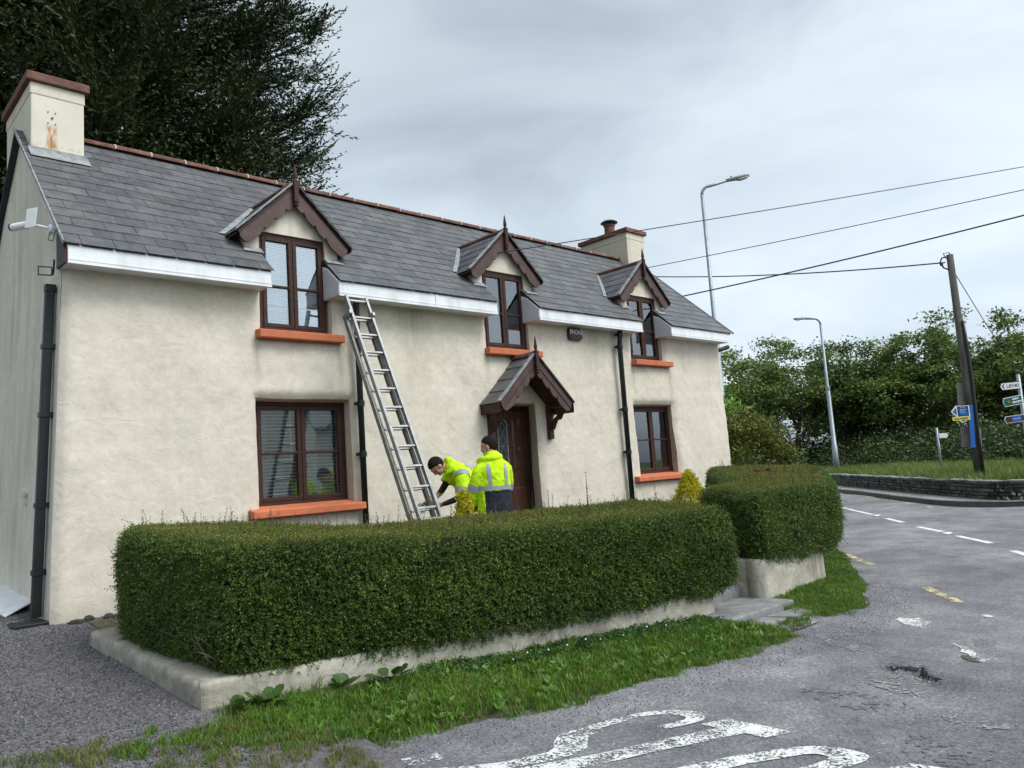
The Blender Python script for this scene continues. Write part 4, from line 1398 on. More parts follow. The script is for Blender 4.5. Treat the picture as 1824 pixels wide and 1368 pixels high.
# ------------------------------------------------------------------ windows
def window(x0, x1, z0, z1, y, rail, blind_mode, seed):
    w = part_empty('window', house)
    r = random.Random(seed)
    fw, cw = 0.045, 0.052
    m = MB()
    m.box(x0, x0 + fw, y, y + 0.07, z0, z1); m.box(x1 - fw, x1, y, y + 0.07, z0, z1)
    m.box(x0 + fw, x1 - fw, y + 0.001, y + 0.071, z1 - fw, z1 - 0.001); m.box(x0 + fw, x1 - fw, y - 0.012, y + 0.071, z0 + 0.001, z0 + fw)
    m.build('frame', 'brown', w, bevel=0.004)
    xm = (x0 + x1) / 2
    zr = z0 + (z1 - z0) * rail
    for sx in (0, 1):
        a0 = x0 + fw + 0.002 if sx == 0 else xm + 0.003
        a1 = xm - 0.003 if sx == 0 else x1 - fw - 0.002
        b0, b1 = z0 + fw + 0.003, z1 - fw - 0.003
        yy = y - 0.010
        m = MB()
        m.box(a0, a0 + cw, yy, yy + 0.055, b0, b1); m.box(a1 - cw, a1, yy, yy + 0.055, b0, b1)
        m.box(a0 + cw, a1 - cw, yy + 0.001, yy + 0.054, b1 - cw, b1 - 0.001); m.box(a0 + cw, a1 - cw, yy + 0.001, yy + 0.054, b0 + 0.001, b0 + cw)
        m.box(a0 + cw, a1 - cw, yy + 0.004, yy + 0.052, zr - 0.014, zr + 0.014)
        m.build('casement', 'brown', w, bevel=0.005)
        for p0, p1 in ((b0 + cw, zr - 0.014), (zr + 0.014, b1 - cw)):
            m = MB()
            tl = r.uniform(-0.0012, 0.0012)
            m.prism([(a0 + cw, yy + 0.030 + tl, p0), (a1 - cw, yy + 0.030 - tl, p0), (a1 - cw, yy + 0.031 - tl, p1), (a0 + cw, yy + 0.031 + tl, p1)], (0, 0.004, 0))
            m.build('pane', 'glass', w)
        # blind: slats, ladder cords, bottom rail
        m = MB()
        za, zb_ = b0 + cw - 0.03, b1 - cw + 0.03
        spc = 0.042 if blind_mode == 'open' else 0.029
        n = int((zb_ - za) / spc)
        ang = {'closed': rad(74), 'open': rad(27)}[blind_mode]
        for k in range(n):
            z = za + spc * (k + 0.5)
            if blind_mode == 'closed' and k == int(n * 0.27):
                continue
            dy, dz = math.cos(ang) * spc * 0.5, math.sin(ang) * spc * 0.5
            j = r.uniform(-0.001, 0.001)
            m.add([(a0 + 0.02, y + 0.105 - dy, z - dz + j), (a1 - 0.02, y + 0.105 - dy, z - dz - j), (a1 - 0.02, y + 0.105 + dy, z + dz - j), (a0 + 0.02, y + 0.105 + dy, z + dz + j)], [(0, 1, 2, 3)])
        for f_ in (0.16, 0.84):
            xc = a0 + (a1 - a0) * f_
            m.box(xc - 0.006, xc + 0.006, y + 0.0895, y + 0.0905, za, zb_)
        m.build('blind', 'blind', w)
        if blind_mode == 'open':
            m = MB()
            xs_ = np.linspace(a0 - 0.02, a0 + (a1 - a0) * (0.45 if sx else 0.35) + 0.02, 30) if sx == 0 else np.linspace(a1 - (a1 - a0) * 0.75, a1 + 0.03, 30)
            pts = [(x, y + 0.21 + 0.018 * math.sin(k * 1.35) + 0.008 * math.sin(k * 0.6)) for k, x in enumerate(xs_)]
            v = [(x, yy_, z0 + 0.05) for x, yy_ in pts] + [(x, yy_, z1 + 0.05) for x, yy_ in pts]
            m.add(v, [(i, i + 1, i + 31, i + 30) for i in range(29)])
            m.build('curtain', 'curtain', w, smooth=True)
    return w
w1 = window(4.10, 5.345, 1.375, 2.630, 8.80, 0.50, 'open', 1)
w1['label'] = 'large ground floor window with half open blinds'
w3 = window(11.36, 12.54, 1.375, 2.630, 8.78, 0.50, 'open', 2)
w3['label'] = 'ground floor window at the far end'
for k, dc in enumerate(DORM):
    wd = window(dc - 0.455, dc + 0.455, 3.495, 4.735, 8.725, 0.46, 'closed', 10 + k)

# sills
def sill(x0, x1, yf, yb_, zt, th, mat, slope=0.03):
    m = MB()
    m.prism([(x0, yf, zt - slope - th), (x0, yf, zt - slope), (x0, yf + 0.02, zt - slope + 0.003), (x0, yb_, zt), (x0, yb_, zt - slope - th)], (x1 - x0, 0, 0))
    return m.build('sill', mat, house, bevel=0.012, seg=3)
sill(3.915, 5.40, 8.44, 8.83, 1.385, 0.085, 'sill', 0.05)
sill(11.05, 12.50, 8.46, 8.81, 1.385, 0.085, 'sill', 0.05)
for dc in DORM:
    sill(dc - 0.575, dc + 0.575, 8.485, 8.76, 3.485, 0.098, 'sill_old', 0.018)

# ------------------------------------------------------------------ dormers and porch share bargeboards, finials and small slates
def barge_poly(xc, za, half, slope, side, t_max, wide, nsc, end_r):
    """scalloped bargeboard outline in XZ, apex at (xc, za), going down to one side"""
    al = math.atan(slope)
    ux, uz = side * math.cos(al), -math.sin(al)
    nx, nz = -side * math.sin(al), -math.cos(al)
    T = half / math.cos(al)
    top = [(0, 0), (T, 0)]
    pts = []
    # rounded lobe at the foot
    for k in range(9):
        a = rad(-60 + 150 * k / 8)
        pts.append((T - end_r * 0.35 + end_r * 0.62 * math.cos(a), end_r + end_r * 0.95 * math.sin(a) + 0.02))
    t0 = T - end_r * 1.25
    start = 0.115
    for s_ in range(nsc):
        ta, tb = t0 - (t0 - start) * s_ / nsc, t0 - (t0 - start) * (s_ + 1) / nsc
        for k in range(7):
            f_ = k / 6
            d = wide - 0.034 * (f_ ** 2) + 0.014 * math.sin(math.pi * f_)
            pts.append((ta + (tb - ta) * f_, d))
    pts.append((start - 0.03, wide - 0.045))
    pts.append((-0.01 + (wide - 0.03) * slope * 0.0, wide - 0.03))
    poly = [(0.0, 0.0), (T, 0.0)] + pts
    # close at the centre line
    out = []
    for t, d in poly:
        x = xc + ux * t + nx * d
        z = za + uz * t + nz * d
        if (x - xc) * side < 0:
            x = xc
        out.append((x, z))
    return out

def finial(parent, x, y, zt, zc, zb, w=0.030):
    m = MB()
    m.box(x - w, x + w, y - w, y + w, zb + 0.065, zc - 0.05)
    m.prism([(x - w, y - w, zc - 0.05), (x + w, y - w, zc - 0.05), (x + w, y + w, zc - 0.05), (x - w, y + w, zc - 0.05)], (0, 0, 0.005))
    m.lathe((x, y, 0), [(w * 1.0, zc - 0.046), (w * 0.62, zc - 0.012), (w * 0.9, zc - 0.006), (w * 0.9, zc + 0.012), (w * 0.95, zc + 0.02), (w * 0.25, zt - 0.01), (0.002, zt)], 10)
    m.lathe((x, y, 0), [(0.012, zb + 0.0), (0.030, zb + 0.012), (0.034, zb + 0.030), (0.026, zb + 0.048), (w * 1.25, zb + 0.055), (w * 1.25, zb + 0.068)], 12)
    return m.build('finial', 'brown', parent)

def gable_roof(parent, xc, zr, half, slope, y_front, y_back_fn, rows, slate_w, drop, sides=(-1, 1)):
    """two small slated slopes with their ridge along Y"""
    cs = 1 / math.sqrt(1 + slope ** 2); ss = slope * cs
    r = random.Random(int(xc * 100))
    T = half / cs
    rowh = T / rows
    for sd in sides:
        m = MB()
        n = 10
        va, vb = [], []
        for k in range(n + 1):
            s_ = T * k / n
            x = xc + sd * (half - s_ * cs); z = zr - slope * half + s_ * ss
            va.append((x, y_front + 0.01, z - 0.012)); vb.append((x, max(y_back_fn(z) + 0.03, y_front + 0.05), z - 0.012))
        m.add(va + vb + [(p[0], p[1], p[2] - drop) for p in va + vb],
              [(i, i + 1, i + 1 + n + 1, i + n + 1) for i in range(n)] + [(2 * (n + 1) + i, 2 * (n + 1) + i + 1, 2 * (n + 1) + i + 1 + n + 1, 2 * (n + 1) + i + n + 1) for i in range(n)]
              + [(0, n + 1, 3 * (n + 1), 2 * (n + 1))])
        m.build('soffit_board', 'brown', parent)
        for k in range(rows):
            s0 = k * rowh
            z0 = zr - slope * half + s0 * ss
            yb0 = y_back_fn(z0 + rowh * ss * 0.5)
            if yb0 < y_front + 0.08:
                continue
            off = 0 if k % 2 else slate_w / 2
            ys_ = [y_front] + [v_ for v_ in np.arange(y_front + slate_w - off, yb0 - 0.04, slate_w) if v_ > y_front + 0.05] + [yb0]
            for ya, yb_ in zip(ys_[:-1], ys_[1:]):
                w = yb_ - ya - 0.004
                ay = Vector((-sd * cs, 0, ss)); ax = Vector((0, -sd, 0)); az = ax.cross(ay)
                if az.z < 0:
                    ax = -ax; az = -az
                tilt = 0.035 + r.uniform(-0.006, 0.006)
                ayt = ay * math.cos(tilt) - az * math.sin(tilt); azt = az * math.cos(tilt) + ay * math.sin(tilt)
                o_ = Vector((xc + sd * (half + 0.012 - s0 * cs), (ya + yb_) / 2, z0 - 0.010)) + az * 0.006
                ob = bpy.data.objects.new('slate', SLATE_ME)
                COL.objects.link(ob); ob.parent = parent
                ob.matrix_parent_inverse = Matrix()
                sc = min((rowh + 0.05), (T - s0)) / SL_LEN
                ob.matrix_basis = place_matrix(o_, ax * w, ayt * sc, azt)

DSL = 0.95
D_APEX, D_HALF, D_FRONT = 5.40, 0.775, 8.60
for k, dc in enumerate(DORM):
    d = part_empty('dormer', house)
    # rendered gable face and cheeks
    hw = 0.635
    zt = lambda x: D_APEX - 0.05 - DSL * abs(x - dc)
    m = MB()
    yf_, yb_ = 8.70, 8.82
    zlow = roof_z(yf_) - 0.03
    l0, l1 = dc - hw, dc - 0.455 + 0.004
    r0, r1 = dc + 0.455 - 0.004, dc + hw
    zw = 4.735
    for poly in ([(l0, zlow), (l1, zlow), (l1, zw), (l0, zt(l0))], [(r0, zlow), (r1, zlow), (r1, zt(r1)), (r0, zw)]):
        m.prism([(x, yf_, z) for x, z in poly], (0, yb_ - yf_, 0))
    m.prism([(l0, yf_ + 0.0, zt(l0)), (l1, yf_, zw), (r0, yf_, zw), (r1, yf_, zt(r1)), (dc, yf_, D_APEX - 0.05)], (0, yb_ - yf_, 0))
    for xx, s_ in ((l0, 1), (r1, -1)):
        zc_ = zt(xx)
        yq = EAVE_Y + (zc_ - EAVE_Z) / SLOPE + 0.1
        m.prism([(xx + s_ * 0.001, yf_ + 0.002, zlow), (xx + s_ * 0.001, yf_ + 0.002, zc_ - 0.002), (xx + s_ * 0.001, yq, zc_ - 0.002)], (s_ * 0.08, 0, 0))
    m.build('gable_wall', 'render_dormer', d)
    gable_roof(d, dc, D_APEX, D_HALF + 0.01, DSL, D_FRONT - 0.03, lambda z: EAVE_Y + (z - EAVE_Z) / SLOPE, 5, 0.30, 0.03)
    for s_ in (-1, 1):
        m = MB()
        m.prism([(x, D_FRONT, z) for x, z in barge_poly(dc, D_APEX - 0.012, D_HALF - 0.01, DSL, s_, 0, 0.195, 4, 0.085)], (0, 0.028, 0))
        m.build('bargeboard', 'brown_barge', d, bevel=0.003)
        m = MB()
        m.bar((dc + s_ * 0.02, D_FRONT + 0.005, D_APEX + 0.006), (dc + s_ * (D_HALF + 0.012), D_FRONT + 0.005, D_APEX + 0.006 - DSL * (D_HALF - 0.008)), 0.060, 0.020, (0, 1, 0))
        m.build('barge_trim', 'slate_edge' if s_ > 0 else 'lead', d)
        # eaves board along the cheek
        m = MB(); xe = dc + s_ * (D_HALF - 0.075); ze = D_APEX - DSL * (D_HALF - 0.075) - 0.05
        m.box(min(xe, xe + s_ * 0.02), max(xe, xe + s_ * 0.02), D_FRONT + 0.03, EAVE_Y + (ze - EAVE_Z) / SLOPE + 0.05, ze - 0.075, ze)
        m.build('eaves_board', 'brown', d)
    finial(d, dc, D_FRONT - 0.028, 5.645, 5.475, 5.085)
    # its ridge, tile by tile, back to the main slope
    yend = EAVE_Y + (D_APEX - EAVE_Z) / SLOPE + 0.06
    L2 = (yend - (D_FRONT + 0.02)) / 3
    rme = ridge_tile_mesh(L2 - 0.006, 0.070)
    for j in range(3):
        o = bpy.data.objects.new('ridge_tile', rme)
        COL.objects.link(o); o.parent = d
        o.matrix_parent_inverse = Matrix()
        o.matrix_basis = Matrix.Translation((dc, D_FRONT + 0.02 + j * L2, D_APEX - 0.025 + rs.uniform(0, 0.006))) @ Matrix.Rotation(rad(90), 4, 'Z')
    # lead valley on the side we see, saddle at its foot
    ze = D_APEX - DSL * D_HALF
    ya, yb2 = EAVE_Y + (ze - EAVE_Z) / SLOPE, EAVE_Y + (D_APEX - 0.08 - EAVE_Z) / SLOPE
    m = MB()
    off = 0.030
    for s_ in (-1, 1):
        m.add([(dc + s_ * (D_HALF + 0.02), ya - 0.02, roof_z(ya - 0.02) + off + 0.012), (dc + s_ * (D_HALF + 0.085), ya + 0.0, roof_z(ya) + off),
               (dc + s_ * 0.10, yb2 + 0.03, roof_z(yb2 + 0.03) + off), (dc + s_ * 0.02, yb2 - 0.02, roof_z(yb2 - 0.02) + off + 0.015)], [(0, 1, 2, 3)])
        xa = dc + s_ * hw
        m.add([(xa + s_ * 0.02, 8.69, roof_z(8.69) + 0.034), (xa - s_ * 0.20, 8.69, roof_z(8.69) + 0.034), (xa - s_ * 0.20, 8.60, roof_z(8.60) + 0.034), (xa + s_ * 0.05, 8.61, roof_z(8.61) + 0.034)], [(0, 1, 2, 3)])
    m.build('lead_flashing', 'lead', d)

# porch canopy over the door
pc = part_empty('porch_canopy', house, 'small slated gable canopy on brown timber brackets over the door')
PX, PA, PHALF, PF = 8.315, 3.345, 0.785, 8.15
gable_roof(pc, PX, PA, PHALF, 0.95, PF - 0.02, lambda z: 8.62, 4, 0.235, 0.14)
for s_ in (-1, 1):
    m = MB()
    m.prism([(x, PF, z) for x, z in barge_poly(PX, PA - 0.012, PHALF - 0.01, 0.95, s_, 0, 0.205, 4, 0.085)], (0, 0.03, 0))
    m.build('bargeboard', 'brown_barge', pc, bevel=0.003)
    m = MB()
    m.bar((PX + s_ * 0.02, PF + 0.005, PA + 0.006), (PX + s_ * (PHALF + 0.012), PF + 0.005, PA + 0.006 - 0.95 * (PHALF - 0.008)), 0.060, 0.020, (0, 1, 0))
    m.build('barge_trim', 'lead' if s_ < 0 else 'slate_edge', pc)
    xb_ = PX + s_ * 0.63
    m = MB(); m.box(xb_ - 0.045, xb_ + 0.045, 8.50, 8.58, 2.06, 2.60); m.build('wall_post', 'brown', pc, bevel=0.006)
    m = MB(); m.box(xb_ - 0.04, xb_ + 0.04, PF + 0.03, 8.56, 2.545, 2.62); m.build('cross_rail', 'brown', pc, bevel=0.004)
    m = MB()
    pr = [(8.50, 2.20), (8.50, 2.30)] + [(8.50 - 0.30 * f_, 2.30 + 0.26 * f_ + 0.010 * math.sin(f_ * 9)) for f_ in (0.2, 0.4, 0.6, 0.8, 1.0)] + [(8.19, 2.545), (8.17, 2.50)]
    pr += [(8.17 + 0.33 * f_, 2.50 - 0.30 * f_ + 0.030 * math.sin(f_ * 12.5)) for f_ in (0.12, 0.25, 0.38, 0.5, 0.62, 0.75, 0.88)]
    m.prism([(xb_ - 0.03, y_, z_) for y_, z_ in pr], (0.06, 0, 0)); m.build('brace', 'brown', pc, bevel=0.004)
    m = MB(); xe = PX + s_ * (PHALF - 0.03)
    m.box(min(xe, xe - s_ * 0.02), max(xe, xe - s_ * 0.02), PF + 0.03, 8.58, 2.53, 2.605); m.build('eaves_board', 'brown', pc)
finial(pc, PX, PF - 0.028, 3.61, 3.43, 3.03)
rme = ridge_tile_mesh(0.215, 0.085)
for j in range(2):
    o = bpy.data.objects.new('ridge_tile', rme); COL.objects.link(o); o.parent = pc
    o.matrix_parent_inverse = Matrix()
    o.matrix_basis = Matrix.Translation((PX, PF + 0.03 + j * 0.22, PA - 0.025)) @ Matrix.Rotation(rad(90), 4, 'Z')
# bulkhead lamp on the wall under the canopy
ol = part_empty('wall_lamp', house, 'round bulkhead lamp under the porch')
m = MB(); m.lathe((8.03, 8.58, 2.80), [(0.085, 0), (0.085, 0.03), (0.07, 0.05)], 16, (0, -1, 0)); m.build('base', 'lampgrey', ol)
m = MB(); m.lathe((8.03, 8.53, 2.80), [(0.068, 0), (0.066, 0.03), (0.05, 0.06), (0.02, 0.075), (0.003, 0.078)], 16, (0, -1, 0)); m.build('globe', 'lampglass', ol, smooth=True)

# ------------------------------------------------------------------ front door
dr = part_empty('door', house)
dx0, dx1, dy, dz0, dz1 = 7.93, 8.885, 8.93, 0.52, 2.625
m = MB(); m.box(dx0, dx0 + 0.06, dy, dy + 0.08, dz0, dz1); m.box(dx1 - 0.06, dx1, dy, dy + 0.08, dz0, dz1); m.box(dx0 + 0.06, dx1 - 0.06, dy + 0.001, dy + 0.08, dz1 - 0.06, dz1 - 0.001)
m.build('frame', 'brown', dr, bevel=0.005)
lx0, lx1 = dx0 + 0.065, dx1 - 0.065
m = MB(); m.box(lx0, lx1, dy + 0.018, dy + 0.060, dz0, dz1 - 0.065); m.build('leaf', 'door_wood', dr, bevel=0.004)
lw = lx1 - lx0
def raised(x0, x1, z0, z1):
    mm = MB(); yy = dy + 0.018
    mm.add([(x0, yy - 0.001, z0), (x1, yy - 0.001, z0), (x1, yy - 0.001, z1), (x0, yy - 0.001, z1), (x0 + 0.025, yy - 0.014, z0 + 0.025), (x1 - 0.025, yy - 0.014, z0 + 0.025), (x1 - 0.025, yy - 0.014, z1 - 0.025), (x0 + 0.025, yy - 0.014, z1 - 0.025)],
           [(0, 1, 5, 4), (1, 2, 6, 5), (2, 3, 7, 6), (3, 0, 4, 7), (4, 5, 6, 7)])
    mm.build('raised_panel', 'door_wood', dr)
gx0, gx1 = lx0 + 0.17, lx0 + 0.37
raised(lx0 + 0.49, lx0 + 0.73, 1.62, 2.42)
raised(lx0 + 0.10, lx0 + 0.39, 0.66, 1.34); raised(lx0 + 0.46, lx0 + 0.74, 0.66, 1.34)
# leaded oval-ended light
def oval(x0, x1, z0, z1, n=10):
    r_ = (x1 - x0) / 2; xc = (x0 + x1) / 2
    return [(xc + r_ * math.cos(rad(180 * k / n)), z1 - r_ + r_ * math.sin(rad(180 * k / n))) for k in range(n + 1)] + [(xc + r_ * math.cos(rad(180 + 180 * k / n)), z0 + r_ + r_ * math.sin(rad(180 + 180 * k / n))) for k in range(n + 1)]
ov = oval(gx0, gx1, 1.56, 2.42)
m = MB(); m.prism([(x, dy + 0.010, z) for x, z in ov], (0, 0.007, 0)); m.build('leaded_light', 'door_glass' if 'door_glass' in MAT else 'black', dr)
m = MB()
loop = ov + [ov[0]]
m.tube([(x, dy + 0.008, z) for x, z in loop], 0.010, 6, False)
m.build('light_bead', 'lead', dr)
m = MB()
xc = (gx0 + gx1) / 2
for sgn in (-1, 1):
    for z0_, z1_ in ((1.60, 1.78), (1.78, 1.99), (1.99, 2.20), (2.20, 2.38)):
        m.tube([(xc, dy + 0.007, z0_), (xc + sgn * 0.06, dy + 0.007, z0_ * 0.6 + z1_ * 0.4), (xc + sgn * 0.03, dy + 0.007, z0_ * 0.3 + z1_ * 0.7), (xc, dy + 0.007, z1_)], 0.0035, 5, False)
    m.tube([(xc + sgn * 0.075, dy + 0.007, 1.68), (xc + sgn * 0.075, dy + 0.007, 2.30)], 0.003, 5, False)
m.tube([(gx0, dy + 0.007, 1.99), (gx1, dy + 0.007, 1.99)], 0.0035, 5, False)
m.build('lead_cames', 'lead', dr)
m = MB(); m.lathe((lx1 - 0.045, dy + 0.016, 1.47), [(0.022, 0), (0.022, 0.012), (0.010, 0.014), (0.010, 0.05)], 10, (0, -1, 0)); m.box(lx1 - 0.14, lx1 - 0.035, dy - 0.045, dy - 0.028, 1.46, 1.48); m.box(lx1 - 0.07, lx1 - 0.02, dy + 0.006, dy + 0.017, 1.36, 1.56)
m.build('handle', 'black', dr, bevel=0.004)
m = MB(); m.lathe((lx0 + 0.61, dy + 0.004, 1.95), [(0.013, 0), (0.013, 0.008), (0.006, 0.010)], 10, (0, -1, 0)); m.build('spy_hole', 'lead', dr)
m = MB(); m.box(lx0 + 0.59, lx0 + 0.66, dy + 0.001, dy + 0.003, 2.30, 2.42); m.build('sticker', 'text_red', dr)
m = MB(); m.box(7.85, 8.92, 8.55, 8.98, 0.40, 0.515); m.build('door_step', 'step_concrete', house, bevel=0.012)

# ------------------------------------------------------------------ downpipes
def pipe(name, pts, sq, joints, lab):
    p = part_empty(name, house, lab)
    m = MB()
    m.tube(pts, sq, 10)
    m.build('pipe', 'pipe', p, smooth=True)
    for (x, y, z) in joints:
        mm = MB(); mm.lathe((x, y, z), [(sq * 1.0, 0), (sq * 1.22, 0.004), (sq * 1.22, 0.075), (sq * 1.0, 0.08)], 12); mm.box(x - sq * 1.7, x + sq * 1.7, y + sq * 0.3, y + sq * 1.4, z + 0.02, z + 0.06)
        mm.build('collar', 'pipe', p)
    return p
pipe('downpipe', [(5.40, 8.47, 3.95), (5.40, 8.47, 3.86), (5.405, 8.485, 3.70), (5.41, 8.49, 0.42)], 0.040, [(5.41, 8.485, 3.66), (5.41, 8.487, 2.55), (5.41, 8.488, 1.9), (5.41, 8.488, 0.9)], 'black downpipe behind the ladder')
pipe('downpipe', [(10.83, 8.46, 3.96), (10.83, 8.46, 3.86), (10.83, 8.485, 3.68), (10.83, 8.49, 0.42)], 0.045, [(10.83, 8.465, 3.84), (10.83, 8.485, 3.62), (10.83, 8.488, 2.5), (10.83, 8.488, 1.75), (10.83, 8.488, 0.9)], 'black downpipe right of the porch')
p0 = part_empty('downpipe', house, 'square black downpipe on the gable, open at the top')
m = MB()
pw, pz0, pz1, py = 0.042, 0.50, 3.80, 8.84
xg = lambda z: float(left_x(np.array(z))) - 0.065
m.prism([(xg(pz0) - pw, py - pw, pz0), (xg(pz0) + pw, py - pw, pz0), (xg(pz0) + pw, py + pw, pz0), (xg(pz0) - pw, py + pw, pz0)], (xg(pz1) - xg(pz0), 0, pz1 - pz0))
m.build('pipe', 'pipe', p0, bevel=0.008)
for z in (0.9, 1.55, 2.45, 3.15):
    m = MB(); m.box(xg(z) - pw - 0.008, xg(z) + pw + 0.03, py - pw - 0.008, py + pw + 0.008, z, z + 0.05); m.build('collar', 'pipe', p0)
m = MB(); m.box(xg(3.8) - pw - 0.006, xg(3.8) + pw + 0.006, py - pw - 0.006, py + pw + 0.006, 3.74, 3.82); m.build('socket', 'pipe', p0, bevel=0.006)
m = MB(); m.box(1.62, 1.96, 8.62, 8.94, 0.43, 0.475); m.build('drain_shoe', 'pipe', p0, bevel=0.01)
br_ = MB()
q = [(1.97, 8.80, 3.93), (1.90, 8.80, 3.90), (1.86, 8.80, 3.985), (1.97, 8.80, 4.0)]
br_.tube([(1.99, 8.72, 4.06), (1.985, 8.72, 3.96), (1.98, 8.74, 3.90)], 0.010, 6)
br_.tube([(1.975, 8.75, 3.90), (1.86, 8.78, 3.90), (1.86, 8.78, 3.985), (1.975, 8.75, 3.985), (1.975, 8.75, 3.90)], 0.008, 6)
br_.build('bracket', 'pipe', p0)
# short gutter spout poking past the far corner
sp_ = part_empty('gutter_spout', house)
m = MB(); m.tube([(14.30, 8.75, 3.80), (14.72, 8.62, 3.92)], 0.045, 10); m.build('pipe', 'pipe', sp_, smooth=True)

# ------------------------------------------------------------------ alarm box, camera, small fittings
al_ = part_empty('alarm_box', house, 'black alarm box lettered PHONE high on the wall')
m = MB()
ax0, ax1, az0, az1 = 9.565, 9.885, 3.715, 3.925
out = [(ax0 + 0.03, az0), (ax1 - 0.03, az0 + 0.0), (ax1, az0 + 0.04), (ax1 + 0.004, (az0 + az1) / 2), (ax1, az1 - 0.04), (ax1 - 0.03, az1), (ax0 + 0.03, az1), (ax0, az1 - 0.04), (ax0 - 0.004, (az0 + az1) / 2), (ax0, az0 + 0.04)]
m.prism([(x, 8.585, z) for x, z in out], (0, -0.06, 0)); m.build('cover', 'black', al_, bevel=0.014, seg=3)
text_mesh('PHONE', 0.118, (9.735, 8.522, 3.848), (1, 0, 0), (0, 0, 1), 'text_white', 'white_lettering', al_, squeeze=0.80)
text_mesh('WATCH', 0.100, (9.74, 8.522, 3.766), (1, 0, 0), (0, 0, 1), 'text_red', 'red_lettering', al_, squeeze=0.80)

cc = part_empty('security_camera', house, 'white security camera with small solar panel on the gable')
xw = 2.0
m = MB(); m.lathe((xw + 0.005, 8.80, 4.40), [(0.055, 0), (0.055, 0.035), (0.045, 0.05)], 14, (-1, 0, 0)); m.tube([(xw - 0.045, 8.80, 4.41), (xw - 0.13, 8.83, 4.43), (xw - 0.20, 8.90, 4.44)], 0.012, 8); m.build('mount', 'white', cc)
m = MB(); m.lathe((xw - 0.22, 8.90, 4.44), [(0.035, -0.02), (0.04, 0.0), (0.04, 0.16), (0.036, 0.175)], 14, (-0.55, 0.82, -0.02)); m.build('body', 'white', cc, smooth=False)
m = MB(); m.lathe((xw - 0.22 - 0.55 * 0.175, 8.90 + 0.82 * 0.175, 4.44), [(0.038, 0), (0.038, 0.02), (0.03, 0.024)], 14, (-0.55, 0.82, -0.02)); m.build('lens', 'black', cc)
m = MB(); m.obox((xw - 0.20, 8.80, 4.49), (0.75, -0.55, 0.15), (0.5, 0.75, 0.3), (0.05, -0.25, 0.97), 0.052, 0.007, 0.098); m.build('solar_panel', 'white', cc, bevel=0.004)
m = MB(); m.tube([(xw - 0.03, 8.77, 4.38), (xw - 0.06, 8.75, 4.27), (xw - 0.02, 8.74, 4.26), (xw, 8.70, 4.36), (xw, 8.66, 4.43)], 0.005, 6); m.build('cable', 'black', cc)
vt = part_empty('wall_vent', house)
m = MB(); m.lathe((1.965, 9.75, 1.72), [(0.06, 0), (0.06, 0.04), (0.045, 0.05)], 14, (-1, 0, 0)); m.box(1.92, 1.97, 9.72, 9.80, 1.60, 1.72); m.build('cover', 'render_gable', vt)
# ================================================================== VEGETATION
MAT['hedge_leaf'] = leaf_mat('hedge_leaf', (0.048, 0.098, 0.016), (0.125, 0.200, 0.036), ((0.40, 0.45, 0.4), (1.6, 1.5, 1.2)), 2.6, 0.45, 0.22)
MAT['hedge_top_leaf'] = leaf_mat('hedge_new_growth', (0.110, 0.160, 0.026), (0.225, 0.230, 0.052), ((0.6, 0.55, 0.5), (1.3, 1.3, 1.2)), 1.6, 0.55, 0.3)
MAT['hedge_twig'] = M('hedge_twig', [(0.045, 0.030, 0.018), (0.08, 0.055, 0.035)], 20, 0.85)
MAT['dead_twig'] = M('dead_hedge_twig', [(0.16, 0.12, 0.075), (0.26, 0.20, 0.13)], 20, 0.85)
MAT['hedge_core'] = M('hedge_inner_shade', [(0.010, 0.016, 0.005), (0.020, 0.028, 0.008)], 8, 0.95)
MAT['grass'] = leaf_mat('grass_blade', (0.070, 0.165, 0.014), (0.140, 0.265, 0.028), ((0.6, 0.65, 0.55), (1.35, 1.3, 1.2)), 1.3, 0.5, 0.3)
MAT['grass_dry'] = leaf_mat('dry_grass_blade', (0.13, 0.13, 0.04), (0.24, 0.22, 0.09), ((0.6, 0.6, 0.6), (1.3, 1.25, 1.2)), 2.5, 0.6, 0.3)
MAT['grass_long'] = leaf_mat('long_grass_blade', (0.105, 0.165, 0.030), (0.22, 0.28, 0.070), ((0.6, 0.65, 0.6), (1.35, 1.3, 1.2)), 0.5, 0.55, 0.3)
MAT['clover'] = leaf_mat('clover_leaf', (0.025, 0.080, 0.014), (0.050, 0.120, 0.022), ((0.6, 0.6, 0.6), (1.3, 1.3, 1.2)), 2.0, 0.5, 0.2)
MAT['petal_white'] = M('white_petals', [(0.65, 0.65, 0.60)], 5, 0.7)
MAT['petal_yellow'] = M('yellow_petals', [(0.70, 0.52, 0.01)], 5, 0.7)
MAT['petal_red'] = M('red_petals', [(0.28, 0.015, 0.03)], 5, 0.7)
MAT['petal_mauve'] = M('mauve_petals', [(0.22, 0.18, 0.42)], 5, 0.7)
MAT['seed_brown'] = M('brown_seed_spike', [(0.13, 0.10, 0.055), (0.20, 0.16, 0.09)], 30, 0.85)
MAT['gold_leaf'] = leaf_mat('golden_leaf', (0.40, 0.36, 0.010), (0.62, 0.54, 0.018), ((0.65, 0.65, 0.6), (1.2, 1.2, 1.1)), 8, 0.6, 0.25)
MAT['bark'] = M('tree_bark', [(0.035, 0.028, 0.020), (0.065, 0.055, 0.042), (0.10, 0.09, 0.075)], 6, 0.9, 0.7, 25, stretch=(1, 1, 0.35), bdist=0.02)
MAT['cypress_leaf'] = leaf_mat('cypress_spray', (0.013, 0.025, 0.008), (0.042, 0.058, 0.014), ((0.5, 0.55, 0.55), (1.4, 1.35, 1.1)), 0.35, 0.6, 0.08)
